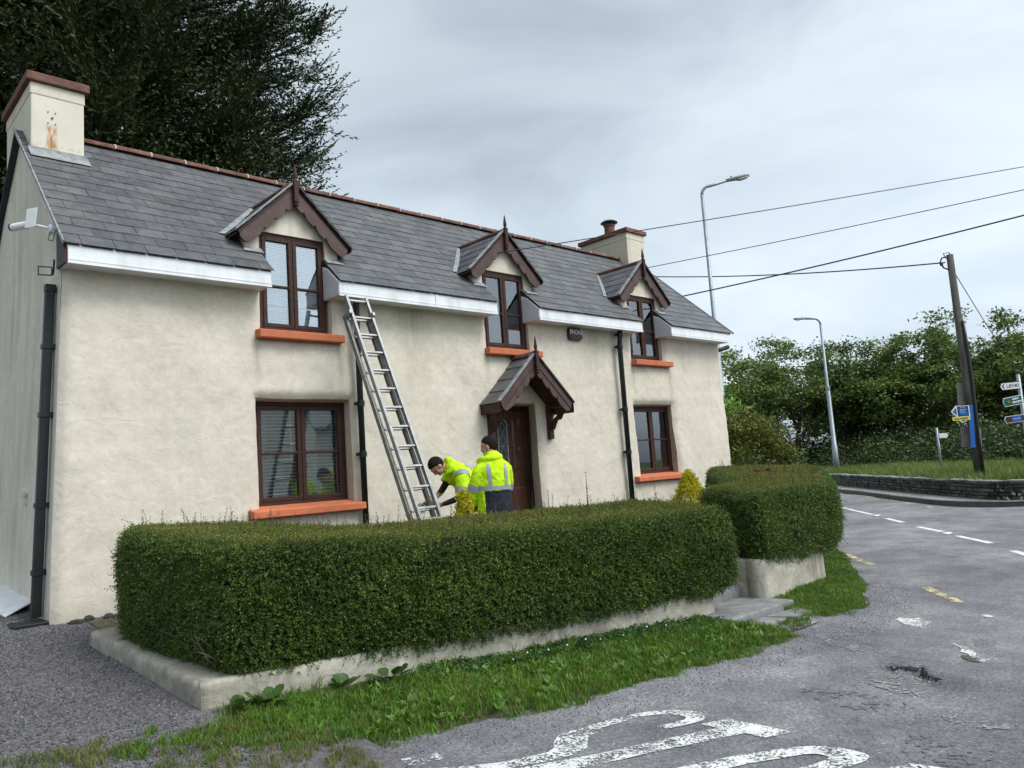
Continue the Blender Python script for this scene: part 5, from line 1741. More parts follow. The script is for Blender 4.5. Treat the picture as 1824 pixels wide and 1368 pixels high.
MAT['tree_leaf'] = leaf_mat('tree_leaf', (0.080, 0.130, 0.032), (0.185, 0.245, 0.066), ((0.55, 0.6, 0.55), (1.45, 1.4, 1.25)), 0.30, 0.5, 0.25)
MAT['tree_leaf_dark'] = leaf_mat('dark_tree_leaf', (0.062, 0.108, 0.028), (0.145, 0.200, 0.054), ((0.55, 0.6, 0.55), (1.4, 1.35, 1.2)), 0.35, 0.5, 0.2)
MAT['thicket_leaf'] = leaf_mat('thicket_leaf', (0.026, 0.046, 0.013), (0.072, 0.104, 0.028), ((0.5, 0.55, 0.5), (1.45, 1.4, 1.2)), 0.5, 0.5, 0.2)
MAT['shrub_leaf'] = leaf_mat('olive_shrub_leaf', (0.055, 0.080, 0.012), (0.145, 0.150, 0.020), ((0.6, 0.6, 0.6), (1.35, 1.3, 1.2)), 0.9, 0.5, 0.22)
MAT['bright_leaf'] = leaf_mat('bright_green_leaf', (0.10, 0.21, 0.02), (0.20, 0.34, 0.05), ((0.6, 0.65, 0.6), (1.3, 1.25, 1.2)), 1.5, 0.5, 0.3)

# ------------------------------------------------------------------ clipped hedges
def hedge_yf(x):
    return np.interp(x, [2.2, 6.9], [5.32, 4.27])
def top1(x, y):
    return 1.055 + 0.070 * np.maximum(0, 4.0 - x) + 0.060 * np.maximum(0, y - hedge_yf(x)) + 0.018 * fbm(np.asarray(x, float), np.asarray(y, float), 71, 0.45, 3)
def top2(x, y):
    return 1.155 + 0.062 * np.maximum(0, y - 4.4) + 0.014 * fbm(np.asarray(x, float), np.asarray(y, float), 72, 0.45, 3)
def round_poly(P, r, n=5):
    out = []
    m_ = len(P)
    for i in range(m_):
        a, p, c = Vector(P[i - 1]), Vector(P[i]), Vector(P[(i + 1) % m_])
        rr = min(r, (a - p).length * 0.4, (c - p).length * 0.4)
        s, e_ = p + (a - p).normalized() * rr, p + (c - p).normalized() * rr
        for k in range(n + 1):
            t = k / n
            out.append((1 - t) ** 2 * s + 2 * t * (1 - t) * p + t * t * e_)
    return out
def dens(P, step):
    out = []
    for i in range(len(P)):
        a, c = P[i], P[(i + 1) % len(P)]
        n = max(1, int((c - a).length / step))
        out += [a + (c - a) * (k / n) for k in range(n)]
    return out
def hedge_meshes(name, poly, topf, zbot, seed, rnd_=0.06):
    """side sheet and top sheet of a clipped hedge: bulging sides, softly rounded shoulders"""
    P = dens(round_poly(poly, rnd_), 0.09)
    n = len(P)
    area = sum(P[i].x * P[(i + 1) % n].y - P[(i + 1) % n].x * P[i].y for i in range(n))
    nor = []
    for i in range(n):
        t = (P[(i + 1) % n] - P[i - 1]).normalized()
        q = Vector((t.y, -t.x))
        nor.append(q if area > 0 else -q)
    prof = [(-0.07, 0.0), (0.0, 0.05), (0.02, 0.14), (0.035, 0.30), (0.04, 0.5), (0.035, 0.70), (0.025, 0.86), (0.018, 0.95), (0.004, 0.985), (-0.025, 1.0)]
    V, F = [], []
    for off, h in prof:
        for i in range(n):
            bump = 0.042 * mnoise.noise(Vector((P[i].x * 1.3, P[i].y * 1.3 + seed, h * 1.6))) + 0.024 * mnoise.noise(Vector((P[i].x * 4, P[i].y * 4, h * 5 + seed)))
            q = P[i] + nor[i] * (off + bump)
            zt = float(topf(q.x, q.y))
            zb = zbot(q.x, q.y) + 0.055 * mnoise.noise(Vector((P[i].x * 3.1, P[i].y * 3.1, seed)))
            V.append((q.x, q.y, zb + (zt - zb) * h))
    for k in range(len(prof) - 1):
        for i in range(n):
            j = (i + 1) % n
            F.append((k * n + i, k * n + j, (k + 1) * n + j, (k + 1) * n + i))
    side = np_mesh(name + '_side', V, F, 'hedge_core', True)
    ring = V[-n:]
    tris = tessellate_polygon([[Vector((p[0], p[1], 0)) for p in ring]])
    bm = bmesh.new()
    vs_ = [bm.verts.new(p) for p in ring]
    for t in tris:
        try:
            bm.faces.new([vs_[i] for i in t])
        except ValueError:
            pass
    for _ in range(4):
        lg = [e_ for e_ in bm.edges if e_.calc_length() > 0.3]
        if not lg:
            break
        bmesh.ops.subdivide_edges(bm, edges=lg, cuts=1)
        bmesh.ops.triangulate(bm, faces=bm.faces)
    for q in bm.verts:
        q.co.z = float(topf(q.co.x, q.co.y))
    bmesh.ops.recalc_face_normals(bm, faces=bm.faces)
    for f in bm.faces:
        if f.normal.z < 0:
            f.normal_flip()
    top = bpy.data.meshes.new(name + '_top')
    bm.to_mesh(top)
    bm.free()
    top.materials.append(MAT['hedge_core'])
    # make sure the side normals look outwards
    bm = bmesh.new(); bm.from_mesh(side); bmesh.ops.recalc_face_normals(bm, faces=bm.faces)
    f0 = bm.faces[0] if False else next(iter(bm.faces))
    c0 = f0.calc_center_median()
    i0 = min(range(n), key=lambda i: (Vector((c0.x, c0.y)) - P[i]).length)
    if f0.normal.x * nor[i0].x + f0.normal.y * nor[i0].y < 0:
        bmesh.ops.reverse_faces(bm, faces=bm.faces)
    bm.to_mesh(side); bm.free()
    return side, top

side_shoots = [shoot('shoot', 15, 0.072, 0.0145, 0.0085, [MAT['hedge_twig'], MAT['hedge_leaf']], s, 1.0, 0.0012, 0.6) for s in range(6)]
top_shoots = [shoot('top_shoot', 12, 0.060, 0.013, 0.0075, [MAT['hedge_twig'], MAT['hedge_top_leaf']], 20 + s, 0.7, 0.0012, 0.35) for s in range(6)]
long_shoots = [shoot('long_shoot', 18, 0.19, 0.014, 0.008, [MAT['hedge_twig'], MAT['hedge_twig']], 40 + s, 0.6, 0.0016, 0.25) for s in range(4)]
wisps = [shoot('wisp', 14, 0.13, 0.013, 0.007, [MAT['hedge_twig'], MAT['hedge_leaf']], 60 + s, 0.9, 0.0014, 0.5) for s in range(4)]

dead_twigs = [shoot('dead_twig', 5, 0.13, 0.012, 0.006, [MAT['dead_twig'], MAT['dead_twig']], 80 + s, 0.8, 0.0022, 0.7) for s in range(3)]
def make_hedge(poly, topf, zbot, loc, label, seed, dens_side, dens_top):
    h = thing('clipped_hedge', loc, label, 'hedge')
    side, top = hedge_meshes('hedge', poly, topf, zbot, seed)
    # near-black inner sheets: the shade between the leaves put into the colour
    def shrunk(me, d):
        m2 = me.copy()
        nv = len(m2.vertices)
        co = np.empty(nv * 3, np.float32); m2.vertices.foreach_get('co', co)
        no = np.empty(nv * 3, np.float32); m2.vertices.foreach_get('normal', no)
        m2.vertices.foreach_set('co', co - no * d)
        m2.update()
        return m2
    link('inner_shade_side', shrunk(side, 0.035), h)
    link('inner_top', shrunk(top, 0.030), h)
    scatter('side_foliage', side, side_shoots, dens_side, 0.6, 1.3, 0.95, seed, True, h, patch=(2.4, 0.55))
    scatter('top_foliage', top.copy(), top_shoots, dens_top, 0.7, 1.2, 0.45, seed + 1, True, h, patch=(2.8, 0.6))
    scatter('long_shoots', top.copy(), long_shoots, 34, 0.4, 1.2, 0.30, seed + 2, True, h)
    scatter('side_wisps', side.copy(), wisps, 70, 0.5, 1.35, 0.8, seed + 3, True, h, patch=(1.7, 0.1))
    scatter('dead_twigs', side.copy(), dead_twigs, 26, 0.5, 1.2, 1.1, seed + 4, True, h, patch=(1.3, 0.0))
    return h
H1 = [(2.34, 5.37), (4.4, 4.83), (6.30, 4.40), (6.87, 4.25), (6.98, 4.85), (6.95, 5.45), (5.5, 5.95), (3.7, 6.45), (3.3, 7.35), (2.35, 7.45), (2.14, 7.0), (2.24, 6.1)]
HEDGE1 = make_hedge(H1, top1, lambda x, y: np.interp(x, [2.0, 2.6, 6.4, 6.75, 7.05], [0.40, 0.285, 0.295, 0.33, 0.40]), (4.5, 5.2, 0.3), 'long clipped dark green hedge before the cottage windows', 3, 4000, 3800)
H2 = [(7.60, 4.30), (8.6, 4.29), (9.42, 4.32), (11.4, 5.30), (13.4, 6.45), (13.3, 7.6), (12.2, 7.75), (10.7, 6.6), (9.3, 5.5), (8.05, 5.2)]
make_hedge(H2, top2, lambda x, y: np.interp(x, [7.4, 7.8, 8.2, 9.2, 9.7], [0.50, 0.44, 0.42, 0.44, 0.50]), (8.8, 4.8, 0.3), 'square clipped hedge on the corner beside the main road', 23, 3000, 2700)

rt_ = random.Random(31)
m = MB()
for k in range(46):
    p = Vector((2.22 + rt_.uniform(0, 0.22), 5.45 + rt_.uniform(0, 1.2), 0.40 + rt_.uniform(0, 0.10)))
    d_ = Vector((rt_.uniform(-0.9, -0.2), rt_.uniform(-0.8, 0.3), rt_.uniform(0.1, 0.9))).normalized()
    q = p + d_ * rt_.uniform(0.12, 0.30)
    m.tube([p, p.lerp(q, 0.5) + Vector((rt_.uniform(-0.03, 0.03), rt_.uniform(-0.03, 0.03), 0.02)), q], [0.004, 0.003, 0.0012], 4, False)
m.build('bare_twigs', 'dead_twig', HEDGE1, kind='stuff')

# ------------------------------------------------------------------ grass on the verges
def tuft(name, n, h, spread, w, mats, seed, lean=0.5):
    r = random.Random(seed)
    b = MB()
    for k in range(n):
        a = r.uniform(0, 6.283)
        p = Vector((math.cos(a), math.sin(a), 0)) * r.uniform(0, spread)
        hh = h * r.uniform(0.5, 1.15)
        a2 = r.uniform(0, 6.283)
        d = Vector((math.cos(a2), math.sin(a2), 0)) * hh * r.uniform(0.1, lean)
        s = Vector((-math.sin(a2 + r.uniform(-1, 1)), math.cos(a2), 0)).normalized() * w * r.uniform(0.6, 1.2)
        m1 = p + d * 0.35 + Vector((0, 0, hh * 0.6))
        e_ = p + d + Vector((0, 0, hh))
        b.cur = 0 if r.random() > 0.12 or len(mats) < 2 else 1
        b.add([p - s / 2 - Vector((0, 0, 0.01)), p + s / 2 - Vector((0, 0, 0.01)), m1 + s * 0.42, m1 - s * 0.42, e_], [(0, 1, 2, 3), (3, 2, 4)])
    return free_obj(name, b.mesh(name, mats))
short_tufts = [tuft('tuft', 16, 0.046, 0.040, 0.0050, [MAT['grass'], MAT['grass_dry']], 100 + s, 0.75) for s in range(5)]
mid_tufts = [tuft('mid_tuft', 16, 0.12, 0.04, 0.0055, [MAT['grass'], MAT['grass_dry']], 110 + s, 0.75) for s in range(4)]
dry_tufts = [tuft('dry_tuft', 13, 0.05, 0.04, 0.0042, [MAT['grass_dry'], MAT['grass']], 120 + s, 0.9) for s in range(4)]
long_tufts = [tuft('long_tuft', 14, 0.30, 0.10, 0.014, [MAT['grass_long'], MAT['grass_dry']], 130 + s, 0.6) for s in range(5)]
def clover(name, seed):
    r = random.Random(seed)
    b = MB()
    for k in range(12):
        c = Vector((r.uniform(-0.05, 0.05), r.uniform(-0.05, 0.05), r.uniform(0.02, 0.06)))
        for j in range(3):
            a = j * 2.094 + r.uniform(0, 1)
            d = Vector((math.cos(a), math.sin(a), r.uniform(-0.1, 0.35)))
            b.add(leaf_quad(r, c, d, 0.020, 0.018, r.uniform(-0.5, 0.5) + 1.57), [(0, 1, 2, 3)])
    return free_obj(name, b.mesh(name, MAT['clover']))
clovers = [clover('clover', 140 + s) for s in range(3)]
MAT['herb_leaf'] = leaf_mat('lawn_weed_leaf', (0.075, 0.170, 0.020), (0.130, 0.240, 0.035), ((0.65, 0.65, 0.6), (1.3, 1.25, 1.2)), 4, 0.45, 0.25)
def herb(name, seed):
    r = random.Random(seed)
    b = MB()
    for k in range(9):
        a = k * 0.7 + r.uniform(-0.2, 0.2)
        d = Vector((math.cos(a), math.sin(a), r.uniform(0.25, 1.0)))
        b.add(leaf_quad(r, (0, 0, 0.012), d, 0.062 * r.uniform(0.6, 1.1), 0.024, 1.57 + r.uniform(-0.4, 0.4)), [(0, 1, 2, 3)])
    return free_obj(name, b.mesh(name, MAT['herb_leaf']))
herbs = [herb('herb', 160 + s) for s in range(3)]
v1 = strip('verge_grass', np.linspace(2.0, 6.55, 150), -0.03, 0.92, 24, 'soil', wob=0.10)
scatter('verge_grass', v1, short_tufts + dry_tufts[:1], 1500, 0.45, 1.5, 0.25, 5, False, patch=(2.2, 0.30))
tag(bpy.data.objects['verge_grass'], 'short bright green grass on the verge below the long hedge', 'grass', kind='stuff')
o = scatter('verge_tall_grass', strip('vg2', np.linspace(2.2, 6.35, 60), 0.30, 0.99, 10, 'soil'), mid_tufts, 90, 0.4, 1.2, 0.3, 7, False)
tag(o, 'taller grass tufts against the garden wall', 'grass')
o = scatter('verge_clover', strip('vg3', np.linspace(3.6, 6.55, 60), 0.72, 1.0, 8, 'soil'), clovers, 480, 0.6, 1.1, 0.35, 8, False)
tag(o, 'dark green clover along the foot of the garden wall', 'clover')
o = scatter('corner_grass', strip('vg4', np.linspace(7.40, 14, 160), -0.03, 1.0, 20, 'soil', wob=0.09), short_tufts + dry_tufts[:1], 1250, 0.45, 1.2, 0.25, 9, False, patch=(2.2, 0.35))
tag(o, 'mown green grass round the corner beside the hedge wall', 'grass')
o = scatter('verge_herbs', strip('vg7', np.linspace(2.3, 6.4, 60), 0.06, 0.8, 10, 'soil'), herbs, 170, 0.6, 1.5, 0.4, 18, False, patch=(3.0, 0.0))
tag(o, 'broad leaved lawn weeds mixed through the verge grass', 'weeds')
# thin dry grass creeping over the gravel at lower left
def patchy(x, y):
    return fbm(x, y, 81, 0.7, 4)
def thin_fn(X, Y):
    return X, Y, np.maximum(yard_z(X, Y) * 0.995 + 0.012, 0.0) + 0.004
o = scatter('gravel_edge_grass', grid_mesh('vg5', np.linspace(0.3, 2.45, 90), np.linspace(3.75, 5.3, 70), thin_fn, 'soil', keep=lambda x, y: (patchy(x, y) > 0.12 - 0.45 * (x - 0.9) + 0.5 * (y - 4.5)) & (y < 5.35 - 0.0 * x)), dry_tufts, 560, 0.4, 1.2, 0.35, 10, False)
tag(o, 'thin yellowing grass creeping over the gravel edge', 'grass')
o = scatter('gravel_edge_green', grid_mesh('vg6', np.linspace(1.2, 2.7, 60), np.linspace(4.05, 5.25, 50), thin_fn, 'soil', keep=lambda x, y: (patchy(x + 5, y) > 0.45 - 0.9 * (x - 1.5)) & (y > edge_y(x) - 0.05)), short_tufts, 700, 0.5, 1.2, 0.3, 11, False)
tag(o, 'green grass patch beside the low end of the garden wall', 'grass')
# broad weed leaves at the wall foot, daisies and buttercups
MAT['dock_leaf'] = leaf_mat('dock_leaf', (0.035, 0.085, 0.015), (0.065, 0.125, 0.025), ((0.7, 0.7, 0.7), (1.25, 1.2, 1.2)), 6, 0.45, 0.2)
def broad_weed(x, y, n, size, seed, lab):
    r = random.Random(seed)
    z = float(verge_z(np.array(x), np.array(y)))
    b = MB()
    for k in range(n):
        a = r.uniform(0, 6.283)
        d = Vector((math.cos(a), math.sin(a), r.uniform(0.7, 2.2))).normalized()
        s = Vector((-math.sin(a), math.cos(a), r.uniform(-0.3, 0.3))).normalized()
        L_, W_ = size * r.uniform(0.6, 1.1), size * 0.42 * r.uniform(0.7, 1.1)
        p = Vector((x + r.uniform(-0.03, 0.03), y + r.uniform(-0.02, 0.02), z))
        pts = []
        for t, w in ((0, 0.05), (0.35, 0.12), (0.5, 0.75), (0.7, 1.0), (0.88, 0.7), (1.0, 0.05)):
            c = p + d * L_ * t - Vector((0, 0, 0.35 * L_ * t * t))
            pts.append((c - s * W_ * w / 2, c + Vector((0, 0, -0.12 * W_ * w)), c + s * W_ * w / 2))
        v = [q for tr in pts for q in tr]
        f = []
        for i in range(len(pts) - 1):
            f += [(3 * i, 3 * i + 1, 3 * i + 4, 3 * i + 3), (3 * i + 1, 3 * i + 2, 3 * i + 5, 3 * i + 4)]
        b.add(v, f)
    o_ = b.build('broad_leaf_weed', 'dock_leaf', smooth=True)
    return tag(o_, lab, 'weed', 'broad leaved weeds by the wall')
broad_weed(2.42, 5.12, 14, 0.23, 1, 'round leaved weed clump at the left corner of the garden wall')
broad_weed(2.24, 5.14, 9, 0.19, 5, 'smaller round leaved weed nearest the wall corner')
broad_weed(2.95, 5.03, 11, 0.21, 2, 'broad leaved weed before the wall, second from the corner')
broad_weed(3.30, 4.95, 11, 0.23, 3, 'leafy weed with a climbing stem before the garden wall')
broad_weed(1.83, 4.98, 7, 0.09, 4, 'small green weed on the gravel by the wall end')
fl = [(4.2, 4.60, 0, 'small white clover flower furthest left along the garden wall'), (4.38, 4.62, 0, 'small white clover flower close to the wall, second from the left'), (4.55, 4.55, 0, 'small white clover flower third from the left along the wall'),
      (4.72, 4.50, 0, 'small white clover flower fourth from the left along the wall'), (4.95, 4.50, 0, 'small white clover flower midway along the garden wall'), (5.10, 4.47, 0, 'small white clover flower just right of the midway one'),
      (5.35, 4.42, 0, 'small white clover flower third from the steps'), (5.62, 4.37, 0, 'small white clover flower second from the steps'), (5.85, 4.33, 0, 'small white clover flower nearest the steps'),
      (1.85, 4.82, 1, 'small yellow flower nearest the low wall end'), (1.93, 4.70, 1, 'small yellow flower just below the one by the wall end'), (1.62, 4.42, 1, 'small yellow flower low down at the grass edge')]
rf = random.Random(3)
for i, (x, y, kind_, lab) in enumerate(fl):
    z = float(verge_z(np.array(x), np.array(y)))
    h = rf.uniform(0.05, 0.09)
    f_ = thing(('white_flower', 'yellow_flower')[kind_], (x, y, z), lab, 'flower', ('white clover flowers on the verge', 'yellow flowers on the verge')[kind_])
    m = MB(); m.tube([(x, y, z - 0.01), (x + 0.005, y, z + h)], 0.0014, 4); m.build('stem', 'clover', f_)
    m = MB(); m.lathe((x + 0.005, y, z + h), [(0.002, -0.004), (0.008, 0.0), (0.009, 0.005), (0.005, 0.010), (0.001, 0.011)], 8); m.build('bloom', ('petal_white', 'petal_yellow')[kind_], f_)

# loose chippings over yard and road edge
def stone_mesh(name, s, seed):
    r = random.Random(seed)
    b = MB()
    v = [(s * r.uniform(0.7, 1.2) * x, s * r.uniform(0.7, 1.2) * y, s * 0.7 * r.uniform(0.6, 1.2) * z) for x, y, z in ((1, 0, 0), (-1, 0, 0), (0, 1, 0), (0, -1, 0), (0, 0, 1), (0, 0, -1))]
    b.add(v, [(0, 2, 4), (2, 1, 4), (1, 3, 4), (3, 0, 4), (2, 0, 5), (1, 2, 5), (3, 1, 5), (0, 3, 5)])
    return free_obj(name, b.mesh(name, MAT['pebble']))
chips = [stone_mesh('chipping', 0.0095, s) for s in range(5)]
o = scatter('loose_gravel', grid_mesh('lg', np.linspace(-2.2, 2.5, 60), np.linspace(4.3, 11, 80), lambda X, Y: (X, Y, yard_fn(X, Y)[2] + 0.003), 'gravel', keep=lambda x, y: (x < 2.02) | ((y > 7.3) & (y < 8.6))), chips, 2600, 0.35, 1.3, 3.0, 12, False)
tag(o, 'loose grey chippings covering the yard', 'gravel')
def edge_band(X, T):
    y = edge_y(X) - 0.02 - 0.45 * T
    return X, y, road_z(X, y) + 0.003
o = scatter('road_edge_grit', grid_mesh('reg', np.linspace(0.5, 9.5, 120), np.linspace(0, 1, 8), edge_band, 'asphalt'), [stone_mesh('grit', 0.005, 20 + s) for s in range(4)], 700, 0.4, 1.3, 3.0, 13, False)
tag(o, 'loose grit along the edge of the tarmac', 'grit')

# ------------------------------------------------------------------ garden plants
def cone_shrub(name, x, y, z0, h, r0, seed, label, squat=1.0):
    t = thing(name, (x, y, z0), label, 'shrub')
    rng = np.random.default_rng(seed)
    n = 700
    u = rng.uniform(0, 1, n) ** 0.8
    a = rng.uniform(0, 2 * np.pi, n)
    rr = r0 * (1 - u) ** 0.75 * rng.uniform(0.75, 1.08, n)
    C = np.stack([x + rr * np.cos(a), y + rr * np.sin(a), z0 + u * h], -1)
    V, F = leaf_cloud(C, 20, 0.022, 0.03, 0.034, 0.016, rng, 1.5)
    link('foliage', np_mesh('foliage', V, F, 'gold_leaf'), t)['kind'] = 'stuff'
    m = MB(); m.tube([(x, y, z0 - 0.05), (x, y, z0 + h * 0.8)], [0.02, 0.006], 6); m.build('stem', 'bark', t)
cone_shrub('golden_conifer', 9.20, 6.20, 0.35, 1.05, 0.50, 5, 'golden yellow cone-shaped conifer below the far ground floor window')
cone_shrub('golden_shrub', 5.32, 6.42, 0.38, 1.0, 0.20, 6, 'golden yellow shrub beside the bending workman')
def spike(x, y, z0, h, mt, label, seed, leaves=60):
    t = thing('flower_spike', (x, y, z0), label, 'plant')
    r = random.Random(seed)
    m = MB(); m.tube([(x, y, z0 - 0.02), (x + 0.01, y, z0 + h * 0.6), (x + 0.015, y, z0 + h)], [0.005, 0.004, 0.002], 5); m.build('stem', 'clover', t)
    m = MB()
    for k in range(leaves):
        f_ = r.uniform(0.55, 1.0)
        a = r.uniform(0, 6.28)
        d = Vector((math.cos(a), math.sin(a), 0.5))
        m.add(leaf_quad(r, (x + 0.012, y, z0 + h * f_), d, 0.030 * (1.25 - f_), 0.018 * (1.3 - f_) + 0.004, r.uniform(0, 6)), [(0, 1, 2, 3)])
    m.build('bells', mt, t)
spike(7.38, 6.50, 0.36, 1.17, 'seed_brown', 'tall brown seed spike standing right of the door', 3, 130)
spike(6.62, 6.45, 0.36, 0.98, 'seed_brown', 'shorter brown seed spike just right of the standing workman', 4, 70)
spike(7.72, 6.35, 0.36, 0.86, 'petal_mauve', 'small mauve flower spike behind the long hedge', 8, 60)
spike(7.92, 6.35, 0.36, 0.85, 'petal_mauve', 'second small mauve flower spike nearer the gate gap', 9, 60)
for i, (x, y) in enumerate([(11.24, 6.30), (11.57, 6.30)]):
    t = thing('red_rose', (x, y, 0.4), ['left of two dark red blooms showing above the corner hedge', 'right of two dark red blooms showing above the corner hedge'][i], 'flower', 'dark red blooms above the corner hedge')
    z = float(top2(x, y)) + 0.05
    m = MB(); m.tube([(x, y, 0.4), (x, y, z)], 0.006, 5); m.build('stem', 'clover', t)
    m = MB()
    r = random.Random(i + 40)
    for k in range(16):
        a = r.uniform(0, 6.28); d = Vector((math.cos(a), math.sin(a), r.uniform(-0.2, 1)))
        m.add(leaf_quad(r, (x, y, z), d, 0.075, 0.06, r.uniform(0, 6)), [(0, 1, 2, 3)])
    m.build('petals', 'petal_red', t)

# ------------------------------------------------------------------ trees beyond the road
def limb(m, rng, p, d, length, r0, r1, n=5, wander=0.18, lift=0.05):
    pts, q = [Vector(p)], Vector(p)
    dd = Vector(d).normalized()
    for k in range(n):
        dd = (dd + Vector((rng.normal(0, wander), rng.normal(0, wander), rng.normal(0, wander) + lift))).normalized()
        q = q + dd * (length / n)
        pts.append(q.copy())
    m.tube(pts, [r0 + (r1 - r0) * i / n for i in range(n + 1)], 6)
    return pts, dd

def broad_tree(x, y, z0, H, W, seed, label, leafmat='tree_leaf', name='broadleaf_tree', clumps=85, per=150, ll=0.17, lw=0.09, crown_lo=0.22, group='trees behind the roadside stone wall'):
    rng = np.random.default_rng(seed)
    t = thing(name, (x, y, z0), label, 'tree', group)
    m = MB()
    trunk, d = limb(m, rng, (x, y, z0 - 0.1), (rng.normal(0, 0.1), rng.normal(0, 0.1), 1), H * 0.45, 0.16 * H / 7, 0.09 * H / 7, 5, 0.07)
    tips = []
    nl = 9
    for k in range(nl):
        a = 2 * math.pi * k / nl + rng.uniform(-0.3, 0.3)
        base = trunk[2 + k % 4]
        el = rng.uniform(0.35, 1.4)
        dd = Vector((math.cos(a), math.sin(a), el))
        pts, d2 = limb(m, rng, base, dd, H * rng.uniform(0.35, 0.52), 0.06 * H / 7, 0.02, 5, 0.14)
        tips += pts[2:]
        for j in range(3):
            q = pts[2 + j]
            pts2, _ = limb(m, rng, q, d2 + Vector((rng.normal(0, 0.6), rng.normal(0, 0.6), rng.normal(0.1, 0.4))), H * rng.uniform(0.14, 0.28), 0.022, 0.006, 4, 0.2)
            tips += pts2[1:]
    m.build('trunk', 'bark', t, smooth=True)
    # leaf clumps: on an uneven shell round the limbs
    n = clumps
    C = []
    lob = [(rng.uniform(-0.55, 0.55), rng.uniform(-0.55, 0.55), rng.uniform(0.42, 0.86), rng.uniform(0.28, 0.5)) for _ in range(9)]
    while len(C) < n:
        if rng.uniform() < 0.42 and tips:
            q = tips[int(rng.integers(len(tips)))]
            C.append((q.x + rng.normal(0, 0.25), q.y + rng.normal(0, 0.25), q.z + rng.normal(0.1, 0.2)))
        else:
            lx, ly, lz, lr = lob[int(rng.integers(len(lob)))]
            v_ = rng.normal(0, 1, 3); v_ /= np.linalg.norm(v_)
            rr = lr * rng.uniform(0.6, 1.05)
            px, py, pz = x + W * 0.5 * (lx + v_[0] * rr * 1.3), y + W * 0.5 * (ly + v_[1] * rr * 1.3), z0 + H * (lz + v_[2] * rr * 0.42)
            if pz > z0 + H * crown_lo and pz < z0 + H * 1.02:
                C.append((px, py, pz))
    C = np.array(C)
    V, F = leaf_cloud(C, per, rng.uniform(0.22, 0.46, n), 0.17, ll, lw, rng, 0.35)
    link('crown', np_mesh('crown', V, F, leafmat), t)['kind'] = 'stuff'
    return t

TREES = [  # x, y, height, width, seed, leaf, label
    (38.6, 22.4, 6.4, 6.0, 1, 'tree_leaf', 'leftmost broadleaf tree rising behind the olive shrub at the house end'),
    (41.4, 20.9, 6.9, 6.4, 2, 'tree_leaf', 'tall broadleaf tree left of the far street lamp'),
    (44.2, 19.6, 6.7, 6.0, 3, 'tree_leaf_dark', 'broadleaf tree directly behind the far street lamp'),
    (47.8, 19.0, 5.6, 5.5, 4, 'tree_leaf_dark', 'lower tree filling the dip between the two tree groups'),
    (45.4, 16.9, 6.4, 5.6, 5, 'tree_leaf', 'broadleaf tree just right of the dip in the tree line'),
    (47.6, 15.8, 7.5, 6.4, 6, 'tree_leaf', 'tall spreading tree above the white footpath finger post'),
    (46.2, 13.2, 7.8, 6.4, 7, 'tree_leaf', 'tall tree directly behind the tall wooden pole'),
    (46.8, 11.2, 7.6, 6.2, 8, 'tree_leaf', 'tall tree between the wooden pole and the road signs'),
    (47.0, 8.8, 8.0, 6.5, 9, 'tree_leaf_dark', 'tall tree behind the road signs at the right edge'),
    (48.0, 5.6, 7.6, 6.5, 10, 'tree_leaf', 'broadleaf tree past the right edge behind the signs'),
]
for x, y, H, W, sd, lf, lab in TREES:
    broad_tree(x, y, 0.5, H * (1.15 if y > 16.0 else 1.02 if y > 12.5 else 0.90), W * 1.04, sd, lab, lf, clumps=86, per=140, ll=0.20, lw=0.115)
# darker second rank behind, closing the gaps low down
for i, (x, y, H, W) in enumerate([(47.5, 27.0, 6.2, 7.5), (53.5, 23.0, 6.0, 7.5), (56.5, 18.5, 6.6, 7.5), (57.5, 13.5, 6.8, 7.5), (58.5, 8.0, 7.2, 7.5)]):
    broad_tree(x, y, 0.5, H, W, 40 + i, ['rearmost tree far left behind the house end shrub', 'rear tree seen through the dip in the tree line', 'rear tree behind the spreading tree', 'rear tree behind the wooden pole', 'rear tree behind the road signs'][i], 'tree_leaf_dark', clumps=80, per=130, ll=0.22, lw=0.12, crown_lo=0.08)
# undergrowth: a mass of bramble and young growth
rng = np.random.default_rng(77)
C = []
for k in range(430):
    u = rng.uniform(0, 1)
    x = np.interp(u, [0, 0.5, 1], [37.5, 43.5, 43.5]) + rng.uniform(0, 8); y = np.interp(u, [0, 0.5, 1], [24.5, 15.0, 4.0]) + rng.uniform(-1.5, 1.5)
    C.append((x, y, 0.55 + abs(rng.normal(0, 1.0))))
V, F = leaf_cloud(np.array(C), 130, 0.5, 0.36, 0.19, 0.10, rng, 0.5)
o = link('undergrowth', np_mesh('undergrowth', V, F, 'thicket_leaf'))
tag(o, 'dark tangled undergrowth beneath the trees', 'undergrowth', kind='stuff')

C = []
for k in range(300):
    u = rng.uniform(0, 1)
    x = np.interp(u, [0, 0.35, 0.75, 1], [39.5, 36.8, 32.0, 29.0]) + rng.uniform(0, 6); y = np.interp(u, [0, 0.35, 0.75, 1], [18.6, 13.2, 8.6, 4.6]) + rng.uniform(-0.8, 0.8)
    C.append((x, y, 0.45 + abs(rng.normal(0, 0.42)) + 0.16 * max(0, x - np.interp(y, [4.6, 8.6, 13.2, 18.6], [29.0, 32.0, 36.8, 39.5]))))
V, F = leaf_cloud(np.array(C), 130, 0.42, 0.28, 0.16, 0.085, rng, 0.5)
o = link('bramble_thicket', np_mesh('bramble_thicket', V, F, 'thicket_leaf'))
tag(o, 'low bramble thicket along the back of the grass bank', 'undergrowth', kind='stuff')
